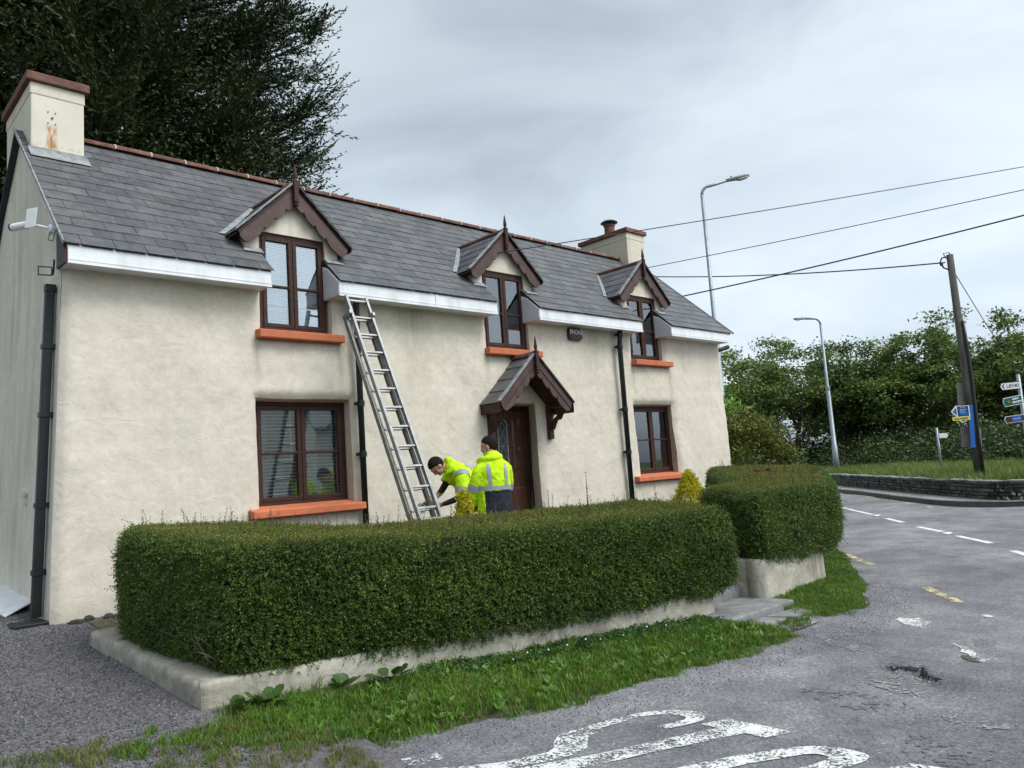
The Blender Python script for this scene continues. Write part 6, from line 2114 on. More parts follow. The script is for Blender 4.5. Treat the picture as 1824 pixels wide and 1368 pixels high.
# weeds among the broken paving
o = scatter('paving_weeds', grid_mesh('pw', np.linspace(6.2, 7.5, 30), np.linspace(3.46, 4.0, 20), lambda X, Y: (X, Y, 0.03 + 0 * X), 'soil', keep=lambda x, y: fbm(x, y, 91, 1.6, 3) > 0.12), short_tufts + dry_tufts, 420, 0.4, 1.0, 0.3, 17, False)
tag(o, 'weedy grass growing between the broken paving slabs', 'grass')

# shrubs at the far end of the house
def dome_shrub(name, x, y, z0, rx, ry, h, seed, mats, label, clumps=300, per=95, ll=0.10, lw=0.055, cs=0.15):
    t = thing(name, (x, y, z0), label, 'shrub')
    rng = np.random.default_rng(seed)
    n = clumps
    v_ = rng.normal(0, 1, (n, 3)); v_ /= np.linalg.norm(v_, axis=1, keepdims=True); v_[:, 2] = np.abs(v_[:, 2])
    rr = rng.uniform(0.72, 1.04, n)[:, None]
    C = np.array([x, y, z0]) + v_ * rr * np.array([rx, ry, h])
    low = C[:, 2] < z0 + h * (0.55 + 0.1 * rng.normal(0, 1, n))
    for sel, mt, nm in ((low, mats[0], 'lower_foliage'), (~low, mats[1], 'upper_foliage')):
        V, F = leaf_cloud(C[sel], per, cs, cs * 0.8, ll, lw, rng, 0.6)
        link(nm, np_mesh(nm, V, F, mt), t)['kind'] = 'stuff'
    m = MB()
    for k in range(6):
        a = k * 1.047
        m.tube([(x, y, z0 - 0.1), (x + rx * 0.3 * math.cos(a), y + ry * 0.3 * math.sin(a), z0 + h * 0.5), (x + rx * 0.6 * math.cos(a), y + ry * 0.6 * math.sin(a), z0 + h * 0.85)], [0.05, 0.03, 0.01], 6)
    m.build('stems', 'bark', t)
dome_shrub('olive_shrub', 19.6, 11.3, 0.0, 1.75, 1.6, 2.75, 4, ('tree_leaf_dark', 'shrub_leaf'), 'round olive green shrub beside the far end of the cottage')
dome_shrub('bright_shrub', 21.3, 13.4, 0.0, 1.3, 1.3, 3.75, 9, ('bright_leaf', 'bright_leaf'), 'bright green leafy shrub showing above the olive shrub', 170, 55, 0.26, 0.07, 0.2)

# long grass on the bank
v = []
nG = 6
for i in range(nS + 1):
    w = interp_path(WP, i / nS); k = interp_path(KP, i / nS)
    d = Vector((0.90, 0.44, 0)) if i > nS * 0.45 else ((w - k).normalized() + Vector((0.9, -0.3, 0))).normalized()
    for j in range(nG + 1):
        p = w + d * (0.25 + 11 * (j / nG) ** 1.4)
        v.append((p.x, p.y, 0.44 + 0.02 * j))
b = MB()
b.add(v, [(i * (nG + 1) + j, i * (nG + 1) + j + 1, (i + 1) * (nG + 1) + j + 1, (i + 1) * (nG + 1) + j) for i in range(nS) for j in range(nG)])
o = scatter('bank_grass', b.mesh('bank_grass', 'field'), long_tufts, 45, 0.55, 1.25, 0.25, 15, False)
tag(o, 'long uncut grass on the bank behind the stone wall', 'grass')

# ------------------------------------------------------------------ the great cypress behind the roof
def cypress(x, y, z0, H, seed):
    t = thing('cypress_tree', (x, y, z0), 'huge dark cypress tree towering behind the cottage roof', 'tree')
    rng = np.random.default_rng(seed)
    m = MB()
    m.tube([(x, y, z0 - 0.2), (x + 0.1, y, z0 + H * 0.4), (x, y, z0 + H * 0.8), (x, y, z0 + H)], [0.75, 0.5, 0.22, 0.05], 10)
    P, D, S = [], [], []
    nb = 420
    for k in range(nb):
        f_ = (k + 0.5) / nb
        h = z0 + 2.5 + (H - 3.0) * f_ ** 1.05
        a = k * 2.39996 + rng.uniform(-0.3, 0.3)
        f2 = (h - z0) / H
        prof = np.interp(f2, [0.15, 0.3, 0.42, 0.55, 0.68, 0.85, 1.0], [3.6, 4.45, 4.7, 5.1, 4.9, 3.4, 0.6])
        L_ = prof * rng.uniform(0.72, 1.04)
        el = rng.uniform(0.12, 0.5) + 0.25 * f2
        dd = Vector((math.cos(a), math.sin(a), el)).normalized()
        pts = [Vector((x, y, h - L_ * 0.35))]
        q = pts[0].copy()
        n = 8
        for j in range(n):
            dd = (dd + Vector((rng.normal(0, 0.07), rng.normal(0, 0.07), rng.normal(0.0, 0.06) - 0.02 * (j < 4) + 0.03 * (j > 5)))).normalized()
            q = q + dd * (L_ / n)
            pts.append(q.copy())
        m.tube(pts, [0.11 * (1 - j / n) * L_ / 4 + 0.012 for j in range(n + 1)], 5)
        # side sprays along the limb
        for j in range(2, n + 1):
            c = pts[j]
            td = (pts[j] - pts[j - 1]).normalized()
            for s_ in range(11 if j > 3 else 6):
                side = td.cross(Vector((0, 0, 1))).normalized() * rng.normal(0, 0.75) + Vector((0, 0, rng.normal(0.10, 0.30)))
                d2 = (td * rng.uniform(0.7, 1.1) + side).normalized()
                P.append(c + Vector(rng.normal(0, 0.10, 3))); D.append(d2); S.append(rng.uniform(0.45, 0.95) * (1.0 if j < n else 1.15))
    m.build('trunk', 'bark', t, smooth=True)
    P = np.array([tuple(p) for p in P]); D = np.array([tuple(d) for d in D]); S = np.array(S)
    # each spray: a feather of small scale-leaf twiglets along a curved axis
    nq = 38
    n = len(P)
    up = np.array([0, 0, 1.0])
    side = np.cross(D, up); side /= np.linalg.norm(side, axis=1, keepdims=True) + 1e-9
    nrm = np.cross(side, D)
    Vs = []
    for k in range(nq):
        u = (k + 0.5) / nq
        base = P + D * (S * u)[:, None] + nrm * (S * 0.12 * u * u)[:, None]
        sg = 1 if k % 2 else -1
        spread = (0.55 * (1 - u) + 0.25)
        dirv = D * 1.0 + side * (sg * spread * rng.uniform(0.5, 1.2, n))[:, None] + nrm * rng.normal(0.05, 0.35, n)[:, None]
        dirv /= np.linalg.norm(dirv, axis=1, keepdims=True)
        ln = (S * (0.19 * (1 - 0.70 * u)) * rng.uniform(0.7, 1.25, n))[:, None]
        wd = (0.028 * rng.uniform(0.7, 1.4, n))[:, None]
        ws = np.cross(dirv, rng.normal(0, 1, (n, 3))); ws /= np.linalg.norm(ws, axis=1, keepdims=True) + 1e-9
        Vs.append(np.stack([base, base + dirv * ln * 0.55 + ws * wd * 0.5, base + dirv * ln, base + dirv * ln * 0.55 - ws * wd * 0.5], 1))
    V = np.concatenate(Vs, 0).reshape(-1, 3)
    # short inner growth that closes the heart of the crown
    nf = 2600
    hf = rng.uniform(0.12, 0.97, nf); af = rng.uniform(0, 2 * np.pi, nf)
    rf_ = np.interp(hf, [0.15, 0.3, 0.42, 0.55, 0.68, 0.85, 1.0], [3.6, 4.45, 4.7, 5.1, 4.9, 3.4, 0.6]) * rng.uniform(0.30, 0.95, nf) ** 0.8
    Cf = np.stack([x + rf_ * np.cos(af), y + rf_ * np.sin(af), z0 + hf * H], -1)
    V2, F2 = leaf_cloud(Cf, 70, 0.28, 0.13, 0.095, 0.042, rng, 0.5)
    V = np.concatenate([V, V2], 0)
    F = np.arange(len(V)).reshape(-1, 4)
    link('crown', np_mesh('crown', V, F, 'cypress_leaf'), t)['kind'] = 'stuff'
    print('cypress sprays', n, 'quads', len(F))
cypress(4.6, 17.2, 0.4, 17.5, 5)
# ================================================================== roadside stone wall
MAT['stone'] = M('field_stone', [(0.040, 0.038, 0.034), (0.075, 0.072, 0.064), (0.12, 0.115, 0.10)], 7, 0.9, 0.7, 30, rnd=((0.5, 0.5, 0.5), (1.5, 1.45, 1.35)), bdist=0.01)
MAT['stone_lichen'] = M('lichened_stone', [(0.030, 0.030, 0.028), (0.060, 0.058, 0.054)], 7, 0.9, 0.7, 30, rnd=((0.6, 0.6, 0.6), (1.4, 1.4, 1.35)), bdist=0.01,
                        extra=lambda nt, c: mixc(nt, ramp_node(nt, noise_node(nt, world_pos(nt), 6.5, 3, 0.5, 0.3).outputs['Fac'], [(0.60, (0, 0, 0)), (0.64, (1, 1, 1))]).outputs['Color'], c, (0.42, 0.42, 0.38)))
sw = thing('stone_wall', (22.3, 6.75, 0.1), 'low grey dry stone wall curving along the far footpath', 'wall')
b = MB()
WPf = resample(WALLP, 0.3)
def wall_off(P, i, d):
    a, c = P[max(0, i - 1)], P[min(len(P) - 1, i + 1)]
    t = (c - a).normalized()
    n = Vector((-t.y, t.x, 0))
    k = min(KP, key=lambda q: (q - P[i]).length)
    if n.dot(k - P[i]) < 0:
        n = -n
    return P[i] + n * d, t, n
v = []
for i in range(len(WPf)):
    p, t, n = wall_off(WPf, i, -0.03)
    q, _, _ = wall_off(WPf, i, -0.30)
    v += [(p.x, p.y, 0.05), (p.x, p.y, 0.54), (q.x, q.y, 0.54), (q.x, q.y, 0.05)]
b.add(v, [(4 * i + k, 4 * i + 4 + k, 4 * i + 5 + k, 4 * i + 1 + k) for i in range(len(WPf) - 1) for k in range(3)])
b.build('core', 'kerb', sw)
stone_mes = {}
rst = random.Random(12)
def stone_block(seed, mt):
    r = random.Random(seed)
    m = MB()
    v = []
    for x, y, z in [(sx, sy, sz) for sz in (-1, 1) for sx, sy in ((-1, -1), (1, -1), (1, 1), (-1, 1))]:
        v.append((0.5 * x * r.uniform(0.82, 1.0), 0.5 * y * r.uniform(0.8, 1.0), 0.5 * z * r.uniform(0.8, 1.0)))
    v.append((r.uniform(-0.15, 0.15), 0.62, r.uniform(-0.1, 0.1)))
    m.add(v, [(0, 3, 2, 1), (4, 5, 6, 7), (0, 1, 5, 4), (1, 2, 6, 5), (2, 3, 8), (3, 7, 8), (7, 6, 8), (6, 2, 8), (3, 0, 4, 7)])
    return m.mesh('stone', mt)
for mt in ('stone', 'stone_lichen'):
    stone_mes[mt] = [stone_block(s, mt) for s in range(7)]
Wfine = resample(WALLP, 0.04)
cum = [0.0]
for i in range(1, len(Wfine)):
    cum.append(cum[-1] + (Wfine[i] - Wfine[i - 1]).length)
cum = np.array(cum)
i_start = min(range(len(Wfine)), key=lambda i: (Wfine[i] - Vector((31.5, 14.35, 0))).length)
i_bend = min(range(len(Wfine)), key=lambda i: (Wfine[i] - Vector((21.1, 5.5, 0))).length)
i_end = min(range(len(Wfine)), key=lambda i: (Wfine[i] - Vector((24.0, 3.4, 0))).length)
zrow = 0.11
row = 0
n_st = 0
while zrow < 0.53:
    hrow = [0.105, 0.085, 0.10, 0.08, 0.09][row % 5]
    s = cum[i_start] + rst.uniform(0, 0.2)
    while s < cum[i_end] and n_st < 330:
        L_ = rst.uniform(0.22, 0.52)
        i = int(np.searchsorted(cum, s + L_ / 2))
        if i >= len(Wfine):
            break
        p, t, n = wall_off(Wfine, i, rst.uniform(-0.035, -0.01))
        hh = hrow * rst.uniform(0.85, 1.08)
        mt = 'stone_lichen' if i > i_bend - 10 else 'stone'
        o = bpy.data.objects.new('stone', stone_mes[mt][rst.randrange(7)])
        COL.objects.link(o); o.parent = sw
        o.matrix_parent_inverse = Matrix.Translation(-Vector(sw.location))
        az = t.cross(n)
        rot = rst.uniform(-0.06, 0.06)
        tt = (t + Vector((0, 0, rot))).normalized()
        o.matrix_basis = place_matrix((p.x, p.y, zrow + hh / 2), tt * (L_ - 0.012), n * 0.10, Vector((0, 0, 1)) * (hh - 0.008))
        n_st += 1
        s += L_
    zrow += hrow
    row += 1
b = MB()
v = []
for i in range(len(WPf)):
    p, t, n = wall_off(WPf, i, 0.015 + 0.012 * math.sin(i * 1.7))
    q, _, _ = wall_off(WPf, i, -0.30)
    z = 0.575 + 0.012 * math.sin(i * 2.3) + 0.01 * math.sin(i * 0.7)
    v += [(p.x, p.y, 0.528), (p.x, p.y, z), (q.x, q.y, z + 0.01), (q.x, q.y, 0.53)]
b.add(v, [(4 * i + k, 4 * i + 4 + k, 4 * i + 5 + k, 4 * i + 1 + k) for i in range(len(WPf) - 1) for k in range(3)])
b.build('coping', 'step_concrete', sw)

# ================================================================== ladder against the eaves
lad = thing('ladder', (5.25, 6.7, 0.4), 'two-section aluminium ladder leaning on the white fascia', 'ladder')
def ladder_section(name, pb, pt, width, inset, rail_w, rail_d, n_rungs, mt, skip=0):
    pb, pt = Vector(pb), Vector(pt)
    t = (pt - pb).normalized()
    sd = Vector((1, 0, 0)); sd = (sd - t * sd.dot(t)).normalized()
    for s_ in (-1, 1):
        m = MB()
        off = sd * s_ * (width / 2)
        m.bar(pb + off, pt + off, rail_w, rail_d, sd)
        # flanges make the rail an open channel
        nrm = t.cross(sd)
        for q in (-1, 1):
            m.bar(pb + off - sd * s_ * 0.012 + nrm * q * (rail_d / 2 - 0.003), pt + off - sd * s_ * 0.012 + nrm * q * (rail_d / 2 - 0.003), 0.024, 0.006, sd)
        m.build('rail', mt, lad, bevel=0.003)
    L_ = (pt - pb).length
    for k in range(n_rungs):
        c = pb + t * (0.16 + k * 0.262)
        if (c - pb).length > L_ - 0.05:
            break
        m = MB()
        m.bar(c - sd * (width / 2 - 0.005), c + sd * (width / 2 - 0.005), 0.030, 0.026, t)
        m.build('rung', 'alu', lad, bevel=0.006)
    return t, sd
tb = Vector((5.27, 6.66, 0.40)); tt_ = Vector((5.30, 8.30, 3.93))
ladder_section('front', tb + Vector((0.01, -0.035, 0)), tt_ + Vector((-0.03, -0.02, 0.0)), 0.30, 0, 0.022, 0.058, 15, 'alu')
back_n = Vector((0, 0.90, -0.42)).normalized() * 0.075
tdir = (tt_ - tb).normalized()
ladder_section('rear', tb + back_n + Vector((-0.02, 0, 0)), tt_ + back_n - tdir * 0.26 + Vector((-0.06, -0.02, 0)), 0.335, 0, 0.022, 0.062, 14, 'alu_dark')
for s_ in (-1, 1):
    m = MB()
    c = tt_ - tdir * 0.30 + Vector((-0.045 + s_ * 0.168, 0.0, 0))
    m.obox(c, (1, 0, 0), back_n, tdir, 0.022, 0.080, 0.030)
    m.build('guide_bracket', 'alu', lad, bevel=0.008)

# ================================================================== people
MAT['hivis'] = M('hi_vis_yellow', [(0.36, 0.62, 0.010), (0.52, 0.80, 0.014), (0.60, 0.88, 0.02)], 7, 0.8, 0.9, 16, spec=0.15, bdist=0.02)
MAT['navy'] = M('navy_cloth', [(0.008, 0.011, 0.020), (0.016, 0.020, 0.032)], 8, 0.85, 0.25, 60, bdist=0.004)
MAT['band'] = M('reflective_band', [(0.24, 0.26, 0.28), (0.32, 0.34, 0.36)], 30, 0.5, spec=0.4)
MAT['skin'] = M('skin', [(0.40, 0.21, 0.145), (0.50, 0.28, 0.20)], 12, 0.55, spec=0.3)
MAT['hair'] = M('dark_hair', [(0.010, 0.008, 0.007), (0.022, 0.017, 0.014)], 60, 0.85, 0.8, 150, spec=0.08, bdist=0.004)
MAT['black_cloth'] = M('black_cloth', [(0.010, 0.010, 0.011), (0.02, 0.02, 0.021)], 8, 0.85)
MAT['trouser'] = M('dark_trousers', [(0.018, 0.020, 0.024), (0.03, 0.033, 0.038)], 8, 0.9)
MAT['orange_tool'] = M('yellow_tool_body', [(0.55, 0.22, 0.01), (0.62, 0.27, 0.015)], 8, 0.45)

def loft(m, path, lateral, seg=18, caps=True):
    """path: (point, half-width along lateral, half-depth)"""
    lat = Vector(lateral).normalized()
    n = len(path)
    rings = []
    for i, (p, a, d) in enumerate(path):
        p = Vector(p)
        q0 = Vector(path[max(0, i - 1)][0]); q1 = Vector(path[min(n - 1, i + 1)][0])
        t = (q1 - q0).normalized()
        l2 = (lat - t * lat.dot(t))
        l2 = l2.normalized() if l2.length > 1e-4 else t.orthogonal().normalized()
        u = t.cross(l2)
        rings += [p + l2 * a * math.cos(2 * math.pi * k / seg) + u * d * math.sin(2 * math.pi * k / seg) for k in range(seg)]
    f = []
    for i in range(n - 1):
        for k in range(seg):
            a, b2 = i * seg + k, i * seg + (k + 1) % seg
            f.append((a, b2, b2 + seg, a + seg))
    if caps:
        f.append(tuple(reversed(range(seg)))); f.append(tuple((n - 1) * seg + k for k in range(seg)))
    m.add(rings, f)
def dense_path(path, k=5):
    """Catmull-Rom through (point, a, d)"""
    out = []
    n = len(path)
    for i in range(n - 1):
        P = [path[max(0, i - 1)], path[i], path[i + 1], path[min(n - 1, i + 2)]]
        for j in range(k):
            t = j / k
            def cr(a, b_, c, d):
                return 0.5 * ((2 * b_) + (-a + c) * t + (2 * a - 5 * b_ + 4 * c - d) * t * t + (-a + 3 * b_ - 3 * c + d) * t ** 3)
            p = [cr(*[Vector(q[0])[x] for q in P]) for x in range(3)]
            out.append((Vector(p), cr(*[q[1] for q in P]), cr(*[q[2] for q in P])))
    out.append((Vector(path[-1][0]), path[-1][1], path[-1][2]))
    return out
def ellipsoid(m, c, r, R=None, nu=16, nv=10):
    c = Vector(c); R = R or Matrix.Identity(3)
    v = [c + R @ Vector((0, 0, -r[2]))]
    for j in range(1, nv):
        th = math.pi * j / nv
        for i in range(nu):
            ph = 2 * math.pi * i / nu
            v.append(c + R @ Vector((r[0] * math.sin(th) * math.cos(ph), r[1] * math.sin(th) * math.sin(ph), -r[2] * math.cos(th))))
    v.append(c + R @ Vector((0, 0, r[2])))
    f = []
    for i in range(nu):
        f.append((0, 1 + (i + 1) % nu, 1 + i))
        f.append((len(v) - 1, 1 + (nv - 2) * nu + i, 1 + (nv - 2) * nu + (i + 1) % nu))
    for j in range(nv - 2):
        for i in range(nu):
            a, b2 = 1 + j * nu + i, 1 + j * nu + (i + 1) % nu
            f.append((a, b2, b2 + nu, a + nu))
    m.add(v, f)
def fuse(m, voxel, smooth_it=4):
    """one continuous skin over overlapping lofts"""
    me = m.mesh('tmp', MAT['skin'])
    o = bpy.data.objects.new('tmp', me)
    COL.objects.link(o)
    r = o.modifiers.new('r', 'REMESH'); r.mode = 'VOXEL'; r.voxel_size = voxel
    s = o.modifiers.new('s', 'SMOOTH'); s.iterations = smooth_it; s.factor = 0.5
    bpy.context.view_layer.update()
    out = bpy.data.meshes.new_from_object(o.evaluated_get(bpy.context.evaluated_depsgraph_get()))
    bpy.data.objects.remove(o)
    out.polygons.foreach_set('use_smooth', [True] * len(out.polygons))
    return out
def wrinkle(me, amp, sc, seed):
    n = len(me.vertices)
    for v_ in me.vertices:
        q = v_.co * sc + Vector((seed, 0, 0))
        f_ = -abs(mnoise.noise(Vector((q.x, q.y, q.z * 0.55)))) * amp - abs(mnoise.noise(q * 2.3)) * amp * 0.5
        v_.co = v_.co + v_.normal * (f_ + amp * 0.35)
def finish(me, M4, mats, fn, name, parent):
    """assign materials by local position, then move to the world"""
    me.materials.clear()
    for mt in mats:
        me.materials.append(MAT[mt])
    if fn:
        idx = [fn(p.center) for p in me.polygons]
        me.polygons.foreach_set('material_index', idx)
    me.transform(M4)
    me.update()
    return link(name, me, parent)
def finger_chain(m, base, dirs, lens, r):
    p = Vector(base)
    pts = [(p.copy(), r, r)]
    for d, l in zip(dirs, lens):
        p = p + Vector(d).normalized() * l
        pts.append((p.copy(), r * 0.95, r * 0.95))
        r *= 0.92
    loft(m, pts, (0.3, 0.5, 0.8), 8)
def hand(m, wrist, fwd, palm_n, side, grip=0.9, s=1.0):
    """palm and five bent fingers; side: towards the thumb"""
    f, n, sd = Vector(fwd).normalized(), Vector(palm_n).normalized(), Vector(side).normalized()
    w = Vector(wrist)
    loft(m, [(w - f * 0.02, 0.026 * s, 0.020 * s), (w + f * 0.03 * s, 0.034 * s, 0.016 * s), (w + f * 0.085 * s, 0.040 * s, 0.014 * s)], sd, 12)
    for k, (o, ln) in enumerate(((0.030, 0.072), (0.010, 0.080), (-0.010, 0.075), (-0.029, 0.060))):
        b0 = w + f * 0.080 * s + sd * o * s
        d0 = f * 1.0 + n * 0.25 * grip; d1 = f * (1 - 0.8 * grip) + n * grip; d2 = f * (0.7 - 1.4 * grip) + n * grip * 0.8
        finger_chain(m, b0, (d0, d1, d2), (ln * 0.45 * s, ln * 0.33 * s, ln * 0.28 * s), 0.0088 * s)
    finger_chain(m, w + f * 0.03 * s + sd * 0.030 * s, (f * 0.6 + sd * 0.8 + n * 0.3, f * 0.8 + n * 0.7 * grip + sd * 0.1), (0.040 * s, 0.034 * s), 0.0100 * s)

def head_parts(m, hc, R):
    """skull, jaw, nose, ears, lips about head centre hc with rotation R (local +y looks forward)"""
    hc = Vector(hc)
    T = lambda p: hc + R @ Vector(p)
    ellipsoid(m, T((0, -0.012, 0.022)), (0.076, 0.097, 0.098), R, 20, 14)
    ellipsoid(m, T((0, 0.024, -0.045)), (0.058, 0.066, 0.068), R)
    ellipsoid(m, T((0, 0.060, -0.083)), (0.030, 0.026, 0.024), R)
    ellipsoid(m, T((0, 0.090, -0.018)), (0.013, 0.020, 0.026), R)
    ellipsoid(m, T((0, 0.083, 0.012)), (0.010, 0.014, 0.024), R)
    ellipsoid(m, T((0, 0.074, 0.032)), (0.050, 0.018, 0.012), R)
    ellipsoid(m, T((0, 0.080, -0.056)), (0.022, 0.010, 0.008), R)
    for s_ in (-1, 1):
        ellipsoid(m, T((s_ * 0.078, -0.008, -0.008)), (0.011, 0.022, 0.034), R)
        ellipsoid(m, T((s_ * 0.045, 0.055, -0.022)), (0.020, 0.022, 0.024), R)
def hair_mesh(hc, R, seed):
    hc = Vector(hc)
    m = MB()
    nu, nv = 40, 26
    c = Vector((0, -0.014, 0.022)); r = (0.083, 0.104, 0.106)
    rr = random.Random(seed)
    keep, v = {}, []
    pts = []
    for j in range(nv + 1):
        th = math.pi * j / nv
        for i in range(nu):
            ph = 2 * math.pi * i / nu
            q = Vector((r[0] * math.sin(th) * math.cos(ph), r[1] * math.sin(th) * math.sin(ph), r[2] * math.cos(th)))
            k = 1 + 0.05 * mnoise.noise(q * 60 + Vector((seed, 0, 0)))
            pts.append(c + q * k)
    def ok(p):
        if p.y > 0.050:
            return p.z > 0.060
        if p.y > -0.01:
            return p.z > 0.012 + 0.8 * max(0, p.y)
        return p.z > -0.078
    faces = []
    for j in range(nv):
        for i in range(nu):
            q = (j * nu + i, j * nu + (i + 1) % nu, (j + 1) * nu + (i + 1) % nu, (j + 1) * nu + i)
            if all(ok(pts[k]) for k in q):
                faces.append(q)
    m.add([hc + R @ p for p in pts], faces)
    me = m.mesh('hair', MAT['hair'], smooth=True)
    bm = bmesh.new(); bm.from_mesh(me)
    bmesh.ops.delete(bm, geom=[q for q in bm.verts if not q.link_faces], context='VERTS')
    bm.to_mesh(me); bm.free()
    return me
def rotz(a):
    return Matrix.Rotation(a, 3, 'Z')
def band_loft(m, dp, i0, i1, grow, lateral):
    loft(m, [(p, a + grow, d + grow) for p, a, d in dp[i0:i1 + 1]], lateral, 26, False)

# ---- the standing man, his back to us
th = math.atan2(-0.30, 0.95)
PM = Matrix.Translation((5.90, 6.58, 0.345)) @ Matrix.Rotation(th, 4, 'Z') @ Matrix.Scale(0.965, 4)
pa = thing('person', (5.90, 6.58, 0.345), 'standing person seen from behind in yellow and navy reflective jacket', 'person')
hc = (-0.01, 0.055, 1.605)
Rh = rotz(rad(48)) @ Matrix.Rotation(rad(-12), 3, 'X')
m = MB()
head_parts(m, hc, Rh)
loft(m, dense_path([((0, -0.01, 1.38), 0.075, 0.07), ((0, 0.015, 1.47), 0.060, 0.062), ((-0.005, 0.035, 1.55), 0.058, 0.062)], 3), (1, 0, 0))
loft(m, dense_path([((0, 0, 0.86), 0.16, 0.115), ((0, 0, 1.0), 0.15, 0.105), ((0, -0.005, 1.22), 0.16, 0.11), ((0, -0.01, 1.36), 0.14, 0.09), ((0, -0.005, 1.43), 0.09, 0.07)], 3), (1, 0, 0))
for s_ in (-1, 1):
    loft(m, dense_path([((s_ * 0.09, 0, 0.92), 0.085, 0.09), ((s_ * 0.10, 0.03, 0.70), 0.078, 0.08), ((s_ * 0.105, 0.05, 0.48), 0.058, 0.062), ((s_ * 0.11, 0.01, 0.28), 0.054, 0.058), ((s_ * 0.11, -0.02, 0.08), 0.04, 0.045)], 3), (1, 0, 0))
    loft(m, [((s_ * 0.11, -0.06, 0.045), 0.04, 0.04), ((s_ * 0.115, 0.05, 0.045), 0.05, 0.04), ((s_ * 0.12, 0.17, 0.03), 0.045, 0.028)], (1, 0, 0))
armL = [((-0.15, 0, 1.36), 0.048, 0.048), ((-0.205, 0.02, 1.20), 0.044, 0.044), ((-0.235, 0.06, 1.06), 0.040, 0.040), ((-0.23, 0.15, 0.94), 0.036, 0.036), ((-0.21, 0.235, 0.86), 0.028, 0.026)]
armR = [((0.15, 0, 1.36), 0.048, 0.048), ((0.195, 0.06, 1.20), 0.044, 0.044), ((0.21, 0.125, 1.05), 0.040, 0.040), ((0.18, 0.25, 0.98), 0.036, 0.036), ((0.14, 0.33, 0.96), 0.028, 0.026)]
for arm in (armL, armR):
    loft(m, dense_path(arm, 3), (0, 1, 0))
hand(m, armL[-1][0], (0.12, 0.55, -0.5), (0.8, -0.3, -0.3), (0.4, 0.5, 0.7), 0.7)
hand(m, armR[-1][0], (-0.5, 0.8, -0.1), (-0.2, -0.2, -0.9), (-0.7, -0.4, 0.2), 0.7)
body = fuse(m, 0.0085, 3)
finish(body, PM, ['skin', 'trouser', 'black_cloth'], lambda c: 1 if 0.12 < c.z < 0.98 and abs(c.x) < 0.19 else (2 if c.z <= 0.12 else 0), 'body', pa)
hm = hair_mesh(hc, Rh, 3); hm.transform(PM); link('hair', hm, pa)
m = MB()
for s_ in (-1, 1):
    ellipsoid(m, Vector(hc) + Rh @ Vector((s_ * 0.030, 0.082, 0.008)), (0.010, 0.006, 0.006), Rh, 8, 6)
me = m.mesh('eyes', MAT['black']); me.transform(PM); link('eyes', me, pa)
torso = dense_path([((0, 0.0, 0.77), 0.215, 0.160), ((0, 0.0, 0.86), 0.218, 0.160), ((0, 0.0, 0.98), 0.212, 0.152), ((0, -0.005, 1.10), 0.208, 0.148), ((0, -0.012, 1.22), 0.204, 0.142), ((0, -0.018, 1.32), 0.192, 0.128), ((0, -0.014, 1.395), 0.162, 0.106), ((0, 0.0, 1.445), 0.125, 0.095), ((0, 0.016, 1.485), 0.092, 0.090), ((0, 0.028, 1.53), 0.090, 0.092)], 5)
slL = dense_path([((-0.11, -0.01, 1.37), 0.074, 0.074), ((-0.170, -0.005, 1.32), 0.078, 0.080), ((-0.215, 0.02, 1.20), 0.074, 0.078), ((-0.240, 0.06, 1.06), 0.070, 0.074), ((-0.235, 0.13, 0.96), 0.064, 0.068), ((-0.225, 0.20, 0.89), 0.056, 0.058), ((-0.215, 0.225, 0.865), 0.050, 0.052)], 4)
slR = dense_path([((0.11, -0.01, 1.37), 0.074, 0.074), ((0.170, 0.01, 1.32), 0.078, 0.080), ((0.205, 0.06, 1.20), 0.072, 0.076), ((0.215, 0.125, 1.06), 0.068, 0.070), ((0.19, 0.24, 0.99), 0.062, 0.064), ((0.15, 0.31, 0.965), 0.052, 0.052)], 4)
m = MB()
loft(m, torso, (1, 0, 0), 26)
loft(m, slL, (0, 1, 0)); loft(m, slR, (0, 1, 0))
# hood rolled into the collar, bunched at his left
loft(m, dense_path([((0.095, 0.06, 1.475), 0.028, 0.026), ((0.085, -0.045, 1.480), 0.036, 0.034), ((0.0, -0.085, 1.470), 0.042, 0.040), ((-0.095, -0.05, 1.455), 0.044, 0.044), ((-0.135, 0.035, 1.435), 0.046, 0.046), ((-0.105, 0.12, 1.42), 0.034, 0.034)], 4), (0, 0, 1), 12)
jk = fuse(m, 0.010, 3)
wrinkle(jk, 0.018, 8.0, 3.0)
finish(jk, PM, ['hivis', 'navy'], lambda c: 1 if (c.z < 1.085 and -0.165 < c.x and not (c.x > 0.15 and c.y > 0.10)) else 0, 'jacket', pa)
def band_obj(mm, name, parent, MM, mat='band', sol=0.003):
    me = mm.mesh(name, MAT[mat], smooth=True); me.transform(MM); return link(name, me, parent)
m = MB(); lo = [i for i, q in enumerate(torso) if 1.080 <= q[0].z <= 1.150]; band_loft(m, torso, lo[0], lo[-1], 0.006, (1, 0, 0)); band_obj(m, 'waist_band', pa, PM)
def back_strip(x0f, z0, z1, w):
    mm = MB(); v = []; n = 12
    zs = [q[0].z for q in torso]
    for k in range(n + 1):
        z = z0 + (z1 - z0) * k / n
        a = np.interp(z, zs, [q[1] for q in torso]); d = np.interp(z, zs, [q[2] for q in torso]); yo = np.interp(z, zs, [q[0].y for q in torso])
        for dx in (-w / 2, 0, w / 2):
            x = x0f(z) + dx
            y = yo - d * math.sqrt(max(0.02, 1 - (x / a) ** 2)) - 0.007
            v.append((x, y, z))
    mm.add(v, [(3 * k + j, 3 * k + j + 1, 3 * k + j + 4, 3 * k + j + 3) for k in range(n) for j in (0, 1)])
    return mm
